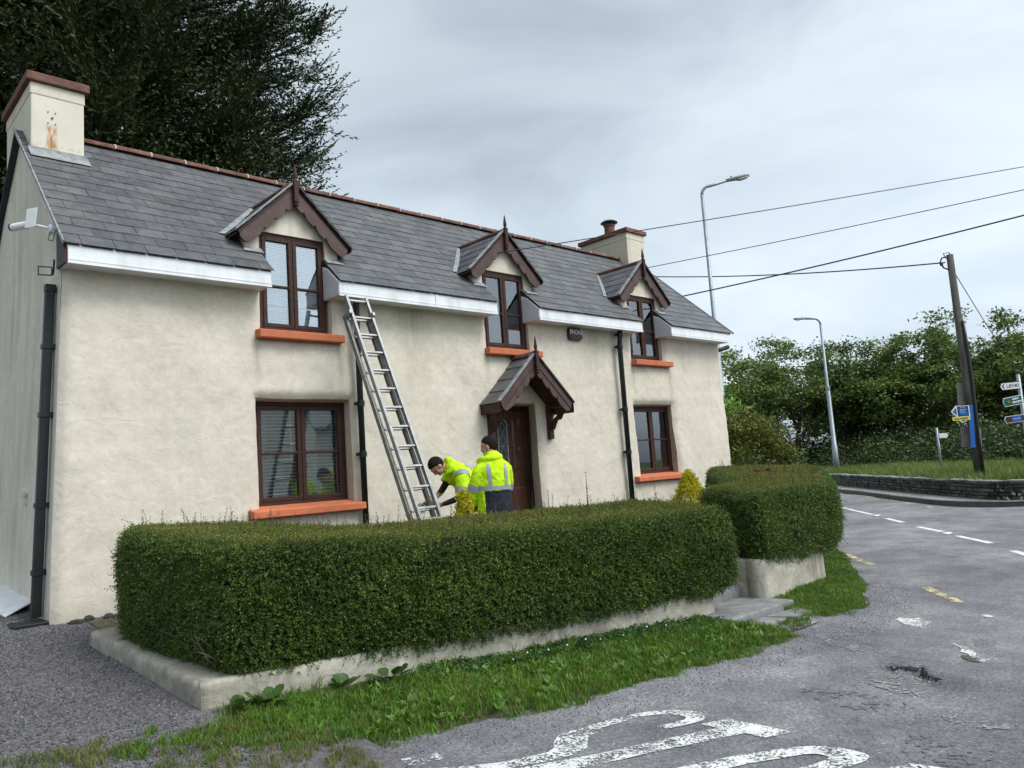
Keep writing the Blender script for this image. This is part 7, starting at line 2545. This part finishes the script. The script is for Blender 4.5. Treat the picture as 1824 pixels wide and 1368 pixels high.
for s_ in (-1, 1):
    band_obj(back_strip(lambda z, s_=s_: s_ * (0.105 + 0.02 * (z - 1.1)), 1.12, 1.395, 0.046), 'shoulder_band', pa, PM)
for sl, z_ in ((slL, 1.13), (slR, 1.13)):
    idx = [i for i, q in enumerate(sl) if i > 4 and 1.09 <= q[0].z <= 1.17]
    if len(idx) > 1:
        m = MB(); band_loft(m, sl, idx[0], idx[-1], 0.006, (0, 1, 0)); band_obj(m, 'sleeve_band', pa, PM)
    m = MB(); band_loft(m, sl, len(sl) - 4, len(sl) - 1, 0.004, (0, 1, 0)); band_obj(m, 'cuff_band', pa, PM)

# ---- the bending man with the grinder
th = math.atan2(0.93, -0.36)
th = math.atan2(0.95, -0.30)
PB = Matrix.Translation((6.27, 7.36, 0.40)) @ Matrix.Rotation(rad(76), 4, 'Z') @ Matrix.Scale(0.97, 4)
pb_ = thing('person', (6.27, 7.36, 0.40), 'person bending over in yellow reflective jacket, using a grinder at the ladder foot', 'person')
hc = (0.0, 0.50, 1.355)
Rh = Matrix.Rotation(rad(-62), 3, 'X')
m = MB()
head_parts(m, hc, Rh)
loft(m, dense_path([((0, 0.28, 1.28), 0.075, 0.07), ((0, 0.37, 1.335), 0.060, 0.060), ((0, 0.45, 1.35), 0.058, 0.060)], 3), (1, 0, 0))
loft(m, dense_path([((0, -0.02, 0.88), 0.16, 0.12), ((0, 0.05, 1.02), 0.15, 0.105), ((0, 0.16, 1.17), 0.175, 0.115), ((0, 0.26, 1.27), 0.16, 0.09), ((0, 0.32, 1.31), 0.09, 0.07)], 3), (1, 0, 0))
for s_ in (-1, 1):
    loft(m, dense_path([((s_ * 0.09, -0.02, 0.92), 0.085, 0.09), ((s_ * 0.12, -0.02, 0.70), 0.078, 0.08), ((s_ * 0.14, 0.02, 0.48), 0.058, 0.062), ((s_ * 0.15, -0.02, 0.28), 0.054, 0.058), ((s_ * 0.15, -0.05, 0.08), 0.04, 0.045)], 3), (1, 0, 0))
    loft(m, [((s_ * 0.15, -0.09, 0.045), 0.04, 0.04), ((s_ * 0.155, 0.02, 0.045), 0.05, 0.04), ((s_ * 0.16, 0.14, 0.03), 0.045, 0.028)], (1, 0, 0))
bL = [((-0.165, 0.25, 1.24), 0.048, 0.048), ((-0.225, 0.27, 1.10), 0.045, 0.045), ((-0.245, 0.30, 0.98), 0.042, 0.042), ((-0.19, 0.42, 0.915), 0.036, 0.036), ((-0.13, 0.52, 0.885), 0.028, 0.026)]
bR = [((0.165, 0.25, 1.24), 0.048, 0.048), ((0.20, 0.31, 1.12), 0.045, 0.045), ((0.20, 0.37, 1.04), 0.042, 0.042), ((0.12, 0.45, 1.0), 0.036, 0.036), ((0.06, 0.51, 0.975), 0.028, 0.026)]
for arm in (bL, bR):
    loft(m, dense_path(arm, 3), (0, 1, 0))
hand(m, bL[-1][0], (0.55, 0.8, -0.15), (0.5, -0.3, -0.4), (0.2, 0.3, 0.9), 1.0)
hand(m, bR[-1][0], (-0.45, 0.7, -0.35), (-0.3, 0.2, -0.9), (-0.7, -0.5, 0.2), 1.0)
body = fuse(m, 0.0085, 3)
def fb(c):
    if c.z <= 0.12: return 2
    if c.z < 0.95 and c.y < 0.2: return 1
    if c.z < 1.12 and c.y > 0.30 and c.x < -0.155: return 2
    if c.z > 1.015 and c.x > 0.09 and c.y < 0.45 and c.z < 1.2: return 2
    return 0
finish(body, PB, ['skin', 'trouser', 'black_cloth'], fb, 'body', pb_)
hm = hair_mesh(hc, Rh, 8); hm.transform(PB); link('hair', hm, pb_)
m = MB()
for s_ in (-1, 1):
    ellipsoid(m, Vector(hc) + Rh @ Vector((s_ * 0.030, 0.082, 0.008)), (0.010, 0.006, 0.006), Rh, 8, 6)
me = m.mesh('eyes', MAT['black']); me.transform(PB); link('eyes', me, pb_)
torso = dense_path([((0, -0.05, 0.84), 0.225, 0.175), ((0, -0.02, 0.93), 0.228, 0.172), ((0, 0.04, 1.04), 0.225, 0.160), ((0, 0.13, 1.16), 0.228, 0.155), ((0, 0.22, 1.25), 0.215, 0.140), ((0, 0.29, 1.31), 0.170, 0.115), ((0, 0.345, 1.345), 0.110, 0.095), ((0, 0.40, 1.365), 0.098, 0.098)], 5)
slL = dense_path([((-0.12, 0.22, 1.25), 0.085, 0.085), ((-0.19, 0.245, 1.215), 0.090, 0.092), ((-0.235, 0.275, 1.10), 0.084, 0.088), ((-0.252, 0.305, 0.98), 0.078, 0.080), ((-0.235, 0.345, 0.945), 0.070, 0.07)], 4)
slR = dense_path([((0.12, 0.22, 1.25), 0.085, 0.085), ((0.19, 0.255, 1.21), 0.086, 0.088), ((0.20, 0.30, 1.14), 0.080, 0.08)], 4)
m = MB()
loft(m, torso, (1, 0, 0), 26); loft(m, slL, (0, 1, 0)); loft(m, slR, (0, 1, 0))
loft(m, dense_path([((0.11, 0.38, 1.30), 0.03, 0.03), ((0.09, 0.33, 1.385), 0.036, 0.036), ((0.0, 0.33, 1.43), 0.042, 0.040), ((-0.09, 0.33, 1.385), 0.040, 0.040), ((-0.115, 0.38, 1.29), 0.036, 0.036), ((-0.07, 0.42, 1.24), 0.028, 0.028)], 4), (0, 1, 0), 12)
jk = fuse(m, 0.010, 3)
wrinkle(jk, 0.018, 8.0, 11.0)
finish(jk, PB, ['hivis', 'navy'], lambda c: 1 if (c.z < 0.905 - 0.25 * c.y and abs(c.x) < 0.235) else 0, 'jacket', pb_)
m = MB(); band_loft(m, torso, 7, 9, 0.006, (1, 0, 0)); band_obj(m, 'waist_band', pb_, PB)
for s_ in (-1, 1):
    m = MB()
    v = []
    for k in range(13):
        q = torso[8 + int(k * 14 / 12)] if 8 + int(k * 14 / 12) < len(torso) else torso[-1]
        p, a, d = q
        t_ = (torso[min(len(torso) - 1, 9 + k)][0] - torso[7 + k][0]).normalized()
        up_ = t_.cross(Vector((1, 0, 0))) * -1
        if up_.z < 0: up_ = -up_
        for dx in (-0.024, 0, 0.024):
            x = s_ * 0.13 + dx
            v.append(p + Vector((x, 0, 0)) + up_ * (d * math.sqrt(max(0.03, 1 - (x / a) ** 2)) + 0.008))
    m.add(v, [(3 * k + j, 3 * k + j + 1, 3 * k + j + 4, 3 * k + j + 3) for k in range(12) for j in (0, 1)])
    band_obj(m, 'shoulder_band', pb_, PB)
m = MB(); band_loft(m, slL, 9, 11, 0.006, (0, 1, 0)); band_obj(m, 'sleeve_band', pb_, PB)
m = MB(); band_loft(m, slL, 3, 5, 0.006, (0, 1, 0)); band_obj(m, 'sleeve_band', pb_, PB)
# grinder in his hands
gr = thing('angle_grinder', tuple(PB @ Vector((-0.03, 0.62, 0.93))), 'yellow angle grinder with grey disc in the bending person\'s hands', 'grinder')
def tx(mm, name, mt, smooth=False):
    me = mm.mesh(name, MAT[mt], smooth=smooth); me.transform(PB); return link(name, me, gr)
g0, g1 = Vector((0.045, 0.53, 0.995)), Vector((-0.035, 0.70, 0.900))
m = MB(); m.tube([g0, g0.lerp(g1, 0.3), g0.lerp(g1, 0.75), g1], [0.030, 0.034, 0.030, 0.034], 12); tx(m, 'body', 'orange_tool', True)
m = MB(); m.tube([g1, g1 + Vector((-0.02, 0.05, -0.025))], [0.034, 0.026], 12); m.tube([g1 + Vector((-0.01, 0.03, 0)), g1 + Vector((-0.10, -0.06, -0.01))], 0.015, 10); tx(m, 'gear_head', 'black', True)
m = MB(); m.lathe(g1 + Vector((-0.03, 0.07, -0.04)), [(0.012, -0.012), (0.012, -0.003), (0.062, -0.002), (0.062, 0.002), (0.014, 0.004), (0.012, 0.012)], 24, (-0.80, 0.35, 0.25)); tx(m, 'disc', 'alu_dark')
# trestle and the white board being cut
ws = thing('saw_trestle', (5.62, 7.02, 0.40), 'grey folding trestle mostly hidden behind the long hedge', 'trestle')
m = MB(); m.box(5.25, 6.05, 6.96, 7.06, 1.08, 1.125); m.build('top_bar', 'alu', ws, bevel=0.005)
for x, y in ((5.30, 6.82), (5.30, 7.20), (6.0, 6.82), (6.0, 7.20)):
    m = MB(); m.bar((x, y, 0.38), (x, 7.01 + (y - 7.01) * 0.12, 1.10), 0.03, 0.02); m.build('leg', 'alu', ws)
m = MB(); m.box(5.12, 6.02, 6.93, 7.11, 1.1265, 1.142)
tag(m.build('offcut_board', 'white_pvc', bevel=0.003), 'white plastic board lying on the trestle by the ladder', 'board')

# ================================================================== wooden pole with signs
MAT['pole_wood'] = M('weathered_pole', [(0.050, 0.046, 0.036), (0.085, 0.078, 0.062), (0.13, 0.12, 0.10)], 9, 0.9, 0.6, 40, stretch=(1, 1, 0.15), bdist=0.01)
MAT['board_grey'] = M('weathered_plywood', [(0.20, 0.195, 0.175), (0.30, 0.29, 0.265)], 6, 0.9, 0.3, 30)
MAT['sign_blue'] = M('sign_blue', [(0.012, 0.10, 0.40), (0.018, 0.13, 0.48)], 6, 0.5)
MAT['sign_green'] = M('sign_green', [(0.008, 0.095, 0.055), (0.012, 0.12, 0.07)], 6, 0.45)
MAT['sign_brown'] = M('sign_brown', [(0.050, 0.018, 0.010), (0.065, 0.024, 0.014)], 6, 0.45)
MAT['sign_yellow'] = M('sign_yellow', [(0.75, 0.65, 0.02)], 6, 0.5)
LX = Vector((0.728, -0.686, 0)); FW = Vector((0.686, 0.728, 0)); UP = Vector((0, 0, 1))
px, py = 23.90, 6.75
pole = thing('utility_pole', (px, py, 0.40), 'tall weathered wooden utility pole on the grass bank', 'pole')
m = MB(); m.tube([(px, py, 0.1), (px, py, 3.5), (px - 0.01, py, 6.82)], [0.118, 0.108, 0.09], 14); m.build('shaft', 'pole_wood', pole, smooth=True)
m = MB()
for k in range(5):
    z = 0.5 + k * 1.2
c0 = Vector((px, py, 0)) - FW * 0.12 + LX * 0.05
m.tube([c0 + UP * 0.3, c0 + UP * 1.6, c0 + UP * 3.2 + LX * 0.03, c0 + UP * 4.2 + LX * 0.02, c0 + UP * 4.9], 0.042, 8); m.build('cable_guard', 'black', pole, smooth=True)
m = MB()
hk = Vector((px, py, 6.62)) - LX * 0.12
m.tube([hk + UP * 0.15, hk - LX * 0.12 + UP * 0.12, hk - LX * 0.18, hk - LX * 0.10 - UP * 0.16, hk + UP * -0.22 + LX * 0.03], 0.022, 8)
m.tube([hk + UP * 0.10, hk - LX * 0.06 + UP * 0.25, hk + LX * 0.10 + UP * 0.27, hk + LX * 0.2 + UP * 0.1], 0.014, 8)
m.lathe(hk - LX * 0.15 + UP * -0.05, [(0.03, -0.05), (0.045, -0.03), (0.045, 0.03), (0.03, 0.05)], 10)
m.build('insulator_bracket', 'black', pole)
def panel(name, c, w, h, mat, parent, th=0.015, tilt=0.0, poly=None, bevel=0.0):
    """flat panel facing the road; poly in panel units (-.5..-.5)"""
    c = Vector(c)
    a = LX * math.cos(tilt) + UP * math.sin(tilt); u = UP * math.cos(tilt) - LX * math.sin(tilt)
    P = poly or [(-0.5, -0.5), (0.5, -0.5), (0.5, 0.5), (-0.5, 0.5)]
    mm = MB(); mm.prism([c + a * (x * w) + u * (z * h) for x, z in P], FW * th)
    return mm.build(name, mat, parent, bevel=bevel)
bd1 = panel('notice_board', (px - 0.02, py - 0.02, 2.86) - FW * 0.0 if False else Vector((px, py, 2.86)) + FW * 0.13, 0.46, 0.66, 'board_grey', None, 0.02, -0.05)
tag(bd1, 'upper grey weathered board fixed behind the wooden pole', 'board', 'grey boards on the pole')
bd2 = panel('notice_board', Vector((px, py, 1.66)) + FW * 0.13, 0.56, 0.54, 'board_grey', None, 0.02, -0.06)
tag(bd2, 'lower grey weathered board fixed behind the wooden pole', 'board', 'grey boards on the pole')
bp = panel('blue_board', Vector((px, py, 1.96)) - FW * 0.165 - LX * 0.12, 0.12, 1.16, 'sign_blue', None, 0.02, -0.06)
tag(bp, 'tall narrow blue board on the front of the wooden pole', 'board')
sg = thing('sale_sign', tuple(Vector((px, py, 2.2)) - FW * 0.20 - LX * 0.38), 'blue and white arrow sign with yellow SALE AGREED strip on the pole', 'sign')
sc_ = Vector((px, py, 2.385)) - FW * 0.20 - LX * 0.40
panel('arrow_board', sc_, 0.50, 0.30, 'text_white', sg, 0.012, 0.0, [(-0.5, -0.05), (-0.24, -0.5), (0.5, -0.5), (0.5, 0.5), (-0.24, 0.5), (-0.5, 0.05)])
panel('arrow_head', sc_ - FW * 0.004 - LX * 0.165, 0.11, 0.22, 'sign_blue', sg, 0.003, 0.0, [(-0.5, 0.0), (0.5, -0.5), (0.5, 0.5)])
panel('dark_panel', sc_ - FW * 0.004 + LX * 0.07, 0.30, 0.27, 'text_black', sg, 0.003)
panel('blue_panel', sc_ - FW * 0.008 + LX * 0.07 - UP * 0.015, 0.23, 0.19, 'sign_blue', sg, 0.003)
text_mesh('FOR SALE', 0.038, sc_ - FW * 0.010 + LX * 0.07 + UP * 0.105, LX, UP, 'text_white', 'sale_lettering', sg)
m = MB()
for k in range(2):
    q0 = sc_ - FW * 0.012 + LX * -0.02 + UP * (0.03 - 0.06 * k)
    m.tube([q0 + LX * (0.03 * j) + UP * (0.012 * (1 if j % 2 else -1)) for j in range(6 - k)], 0.006, 5)
m.build('blurred_script', 'text_white', sg)
panel('yellow_strip', sc_ - UP * 0.20 - LX * 0.0, 0.48, 0.095, 'sign_yellow', sg, 0.012)
text_mesh('SALE AGREED', 0.070, sc_ - UP * 0.20 - FW * 0.004, LX, UP, 'text_black', 'agreed_lettering', sg, squeeze=0.90)

# footpath finger post on the bank
fpx, fpy = 28.9, 9.28
fp = thing('finger_post', (fpx, fpy, 0.4), 'slim grey post with one blank white finger, on the grass bank', 'signpost')
m = MB(); m.tube([(fpx, fpy, 0.3), (fpx, fpy, 2.08)], 0.040, 10); m.build('post', 'galv', fp, smooth=True)
panel('finger', Vector((fpx, fpy, 1.80)) + LX * 0.19 - FW * 0.05, 0.32, 0.16, 'text_white', fp, 0.03, 0.0, [(-0.5, -0.5), (0.32, -0.5), (0.5, 0.0), (0.32, 0.5), (-0.5, 0.5)])

# direction signs at the right edge
dpx, dpy = 22.26, 5.14
dp_ = thing('direction_signpost', (dpx, dpy, 0.4), 'grey post carrying white, green and brown direction fingers at the right edge', 'signpost')
m = MB(); m.tube([(dpx, dpy, 0.1), (dpx, dpy, 3.12)], 0.045, 10); m.build('post', 'galv', dp_, smooth=True)
def finger_sign(z, w, h, face, border, tilt, name):
    c = Vector((dpx, dpy, z)) - LX * (w / 2 + 0.02) - FW * 0.06
    P = [(-0.5, 0.0), (-0.42, -0.5), (0.5, -0.5), (0.5, 0.5), (-0.42, 0.5)]
    s = part_empty(name, dp_)
    panel('plate', c, w, h, border, s, 0.02, tilt, P)
    panel('face', c - FW * 0.003, w * 0.965, h * 0.86, face, s, 0.003, tilt, P)
    return s, c
s1, c = finger_sign(2.845, 0.50, 0.185, 'text_white', 'text_black', 0.03, 'white_finger')
text_mesh('L8340', 0.125, c - FW * 0.006 + LX * 0.06, LX + UP * 0.03, UP, 'text_black', 'route_lettering', s1)
m = MB(); c1_ = c - FW * 0.005 - LX * 0.165
m.add([c1_ + LX * x + UP * z for x, z in ((-0.045, 0), (0.0, 0.055), (0.035, 0.055), (-0.008, 0), (0.035, -0.055), (0.0, -0.055))], [(0, 1, 2, 3), (0, 3, 4, 5)])
m.build('chevron', 'text_black', s1)
s2, c = finger_sign(2.47, 0.48, 0.22, 'sign_green', 'text_white', 0.14, 'green_finger')
tl = LX + UP * 0.14
m = MB()
for k, (ln, zz) in enumerate(((0.19, 0.045), (0.24, -0.035))):
    for j in range(int(ln / 0.034)):
        q = c - FW * 0.007 + tl * (0.0 + j * 0.034) + UP * zz
        m.obox(q, tl, FW, UP, 0.012, 0.002, 0.018 + 0.004 * ((j * 7 + k) % 3))
m.build('pale_lettering', 'text_white', s2)
m = MB(); m.lathe(c - FW * 0.004 - tl * 0.10, [(0.035, 0), (0.035, 0.004)], 8, -FW); m.build('route_patch', 'gold_print', s2)
s3, c = finger_sign(2.03, 0.50, 0.17, 'sign_brown', 'text_white', 0.07, 'brown_finger')
tl = LX + UP * 0.07
panel('blue_patch', c - FW * 0.007 + tl * 0.05, 0.24, 0.12, 'sign_blue', s3, 0.003, 0.07)
m = MB(); m.tube([c - FW * 0.012 + tl * (-0.04 + 0.022 * j) + UP * (0.022 * (1 if j % 2 else -1)) for j in range(8)], 0.008, 5); m.build('wave_logo', 'text_white', s3)

# ================================================================== street lamps
def street_lamp(x, y, zb, H, arm, arm_dir, rise, label, r0, head_s):
    t = thing('street_lamp', (x, y, zb), label, 'street lamp', 'street lamps along the main road')
    m = MB(); m.tube([(x, y, zb - 0.1), (x, y, zb + 1.4), (x, y, zb + 1.42), (x, y, zb + H * 0.58), (x, y, zb + H * 0.585), (x, y, zb + H)], [r0 * 1.35, r0 * 1.3, r0 * 1.05, r0 * 0.9, r0 * 0.66, r0 * 0.55], 12); m.build('column', 'galv', t, smooth=True)
    m = MB(); m.lathe((x, y, zb + H * 0.56), [(r0, 0), (r0 * 1.12, 0.02), (r0 * 1.12, 0.18), (r0 * 0.9, 0.2)], 12); m.build('collar', 'galv', t)
    d = Vector(arm_dir).normalized()
    p = Vector((x, y, zb + H))
    pts = [p - UP * 0.02]
    for k in range(1, 7):
        a = rad(90 * k / 6)
        pts.append(p + d * 0.30 * (1 - math.cos(a)) + UP * (0.30 * math.sin(a)))
    e_ = p + d * arm + UP * (0.30 + rise)
    pts.append(e_)
    m = MB(); m.tube(pts, r0 * 0.5, 10); m.build('arm', 'galv', t, smooth=True)
    sd = d.cross(UP).normalized()
    ad = (d * arm + UP * rise).normalized(); nu = sd.cross(ad).normalized()
    if nu.z < 0: nu = -nu
    m = MB()
    hs = head_s
    loft(m, [(e_ - ad * 0.10 * hs, 0.05 * hs, 0.05 * hs), (e_ + ad * 0.05 * hs, 0.075 * hs, 0.065 * hs), (e_ + ad * 0.30 * hs, 0.115 * hs, 0.075 * hs), (e_ + ad * 0.58 * hs, 0.120 * hs, 0.07 * hs), (e_ + ad * 0.72 * hs, 0.085 * hs, 0.05 * hs)], sd, 14)
    m.build('housing', 'lampgrey', t, smooth=True)
    m = MB(); loft(m, [(e_ + ad * 0.30 * hs - nu * 0.045 * hs, 0.09 * hs, 0.05 * hs), (e_ + ad * 0.42 * hs - nu * 0.06 * hs, 0.10 * hs, 0.06 * hs), (e_ + ad * 0.62 * hs - nu * 0.05 * hs, 0.095 * hs, 0.05 * hs), (e_ + ad * 0.68 * hs - nu * 0.03 * hs, 0.06 * hs, 0.03 * hs)], sd, 12)
    m.build('bowl', 'lampglass', t, smooth=True)
    m = MB(); m.lathe(e_ + ad * 0.12 * hs + nu * 0.06 * hs, [(0.03 * hs, 0), (0.03 * hs, 0.06 * hs), (0.015 * hs, 0.07 * hs)], 10, nu); m.build('photocell', 'lampgrey', t)
    return t
street_lamp(22.52, 13.60, 0.0, 10.45, 0.95, (0.72, -0.69, 0), 0.16, 'tall grey street lamp rising behind the cottage roof', 0.10, 0.98)
street_lamp(35.75, 15.95, 0.35, 7.15, 0.72, (-0.726, 0.684, 0), 0.03, 'grey street lamp on the bank across the road', 0.10, 0.72)

# ================================================================== overhead wires
def wire(name, a, c, sag, r, label, mat='black', n=28, grp='overhead wires'):
    a, c = Vector(a), Vector(c)
    pts = [a.lerp(c, k / n) - UP * (sag * 4 * (k / n) * (1 - k / n)) for k in range(n + 1)]
    m = MB(); m.tube(pts, r, 5, False)
    return tag(m.build(name, mat, smooth=True), label, 'wire', grp)
wire('service_wire', (7.98, 8.68, 4.985), (21.6, 0.0, 7.52), 0.06, 0.0085, 'thin wire running from the middle dormer over the far chimney')
wire('overhead_wire', (17.4, 18.2, 7.42), (25.3, -0.6, 8.20), 0.12, 0.012, 'thin wire crossing the sky second from the top')
wire('overhead_cable', (14.6, 12.4, 5.32), (17.6, 0.8, 5.95), 0.12, 0.016, 'thick black cable rising from behind the roof end')
wire('pole_cable', (24.9, 21.0, 9.75), (23.75, 6.85, 6.60), 0.25, 0.020, 'black cable running to the top of the wooden pole')
wire('stay_wire', (px, py, 6.45), (30.2, 7.45, 4.9), 0.02, 0.012, 'stay wire slanting down right from the wooden pole top')

# white panel propped along the gable foot
m = MB()
m.prism([(1.66, 9.20, 0.495), (1.93, 9.30, 0.60), (1.95, 11.6, 0.72), (1.60, 11.6, 0.66)], (0, 0, 0.018))
tag(m.build('plastic_sheet', 'white_pvc', bevel=0.004), 'white plastic sheet lying along the foot of the gable', 'panel')
# dark stones added in place of the dark undercut crack at the corner
rb = random.Random(9)
rub = thing('undercut_stones', (2.3, 8.45, 0.42), 'dark stones standing in for the dark undercut at the cottage corner foot', 'rubble')
for k in range(9):
    m = MB(); c = Vector((2.12 + 0.13 * k + rb.uniform(-0.03, 0.03), 8.50 + rb.uniform(-0.08, 0.02), 0.43 + rb.uniform(0, 0.03)))
    ellipsoid(m, c, (rb.uniform(0.05, 0.09), rb.uniform(0.04, 0.07), rb.uniform(0.025, 0.05)), Matrix.Rotation(rb.uniform(0, 3), 3, 'Z'), 7, 5)
    m.build('stone', 'stone', rub)

# house over the road, behind the viewer: its gable shows in the cottage windows
oh = thing('opposite_house', (20.5, -13.5, 0), 'plain gabled house across the road, seen only as a reflection in the windows', 'house')
m = MB()
m.prism([(15.5, -10.0, 0), (15.5, -18.0, 0), (15.5, -18.0, 4.0), (15.5, -14.0, 6.9), (15.5, -10.0, 4.0)], (11, 0, 0)); m.build('walls', 'render_gable', oh)
for s_ in (-1, 1):
    m = MB(); m.prism([(15.3, -14.0, 7.12), (15.3, -14.0 + s_ * 4.4, 3.92), (15.3, -14.0 + s_ * 4.4, 3.76), (15.3, -14.0, 6.95)], (11.4, 0, 0)); m.build('roof_slope', 'slate', oh)
for x in (16.6, 19.9, 23.4):
    for z in (0.9, 2.6):
        m = MB(); m.box(x, x + 1.1, -9.98, -9.95, z, z + 1.2); m.build('window', 'dark_room', oh)
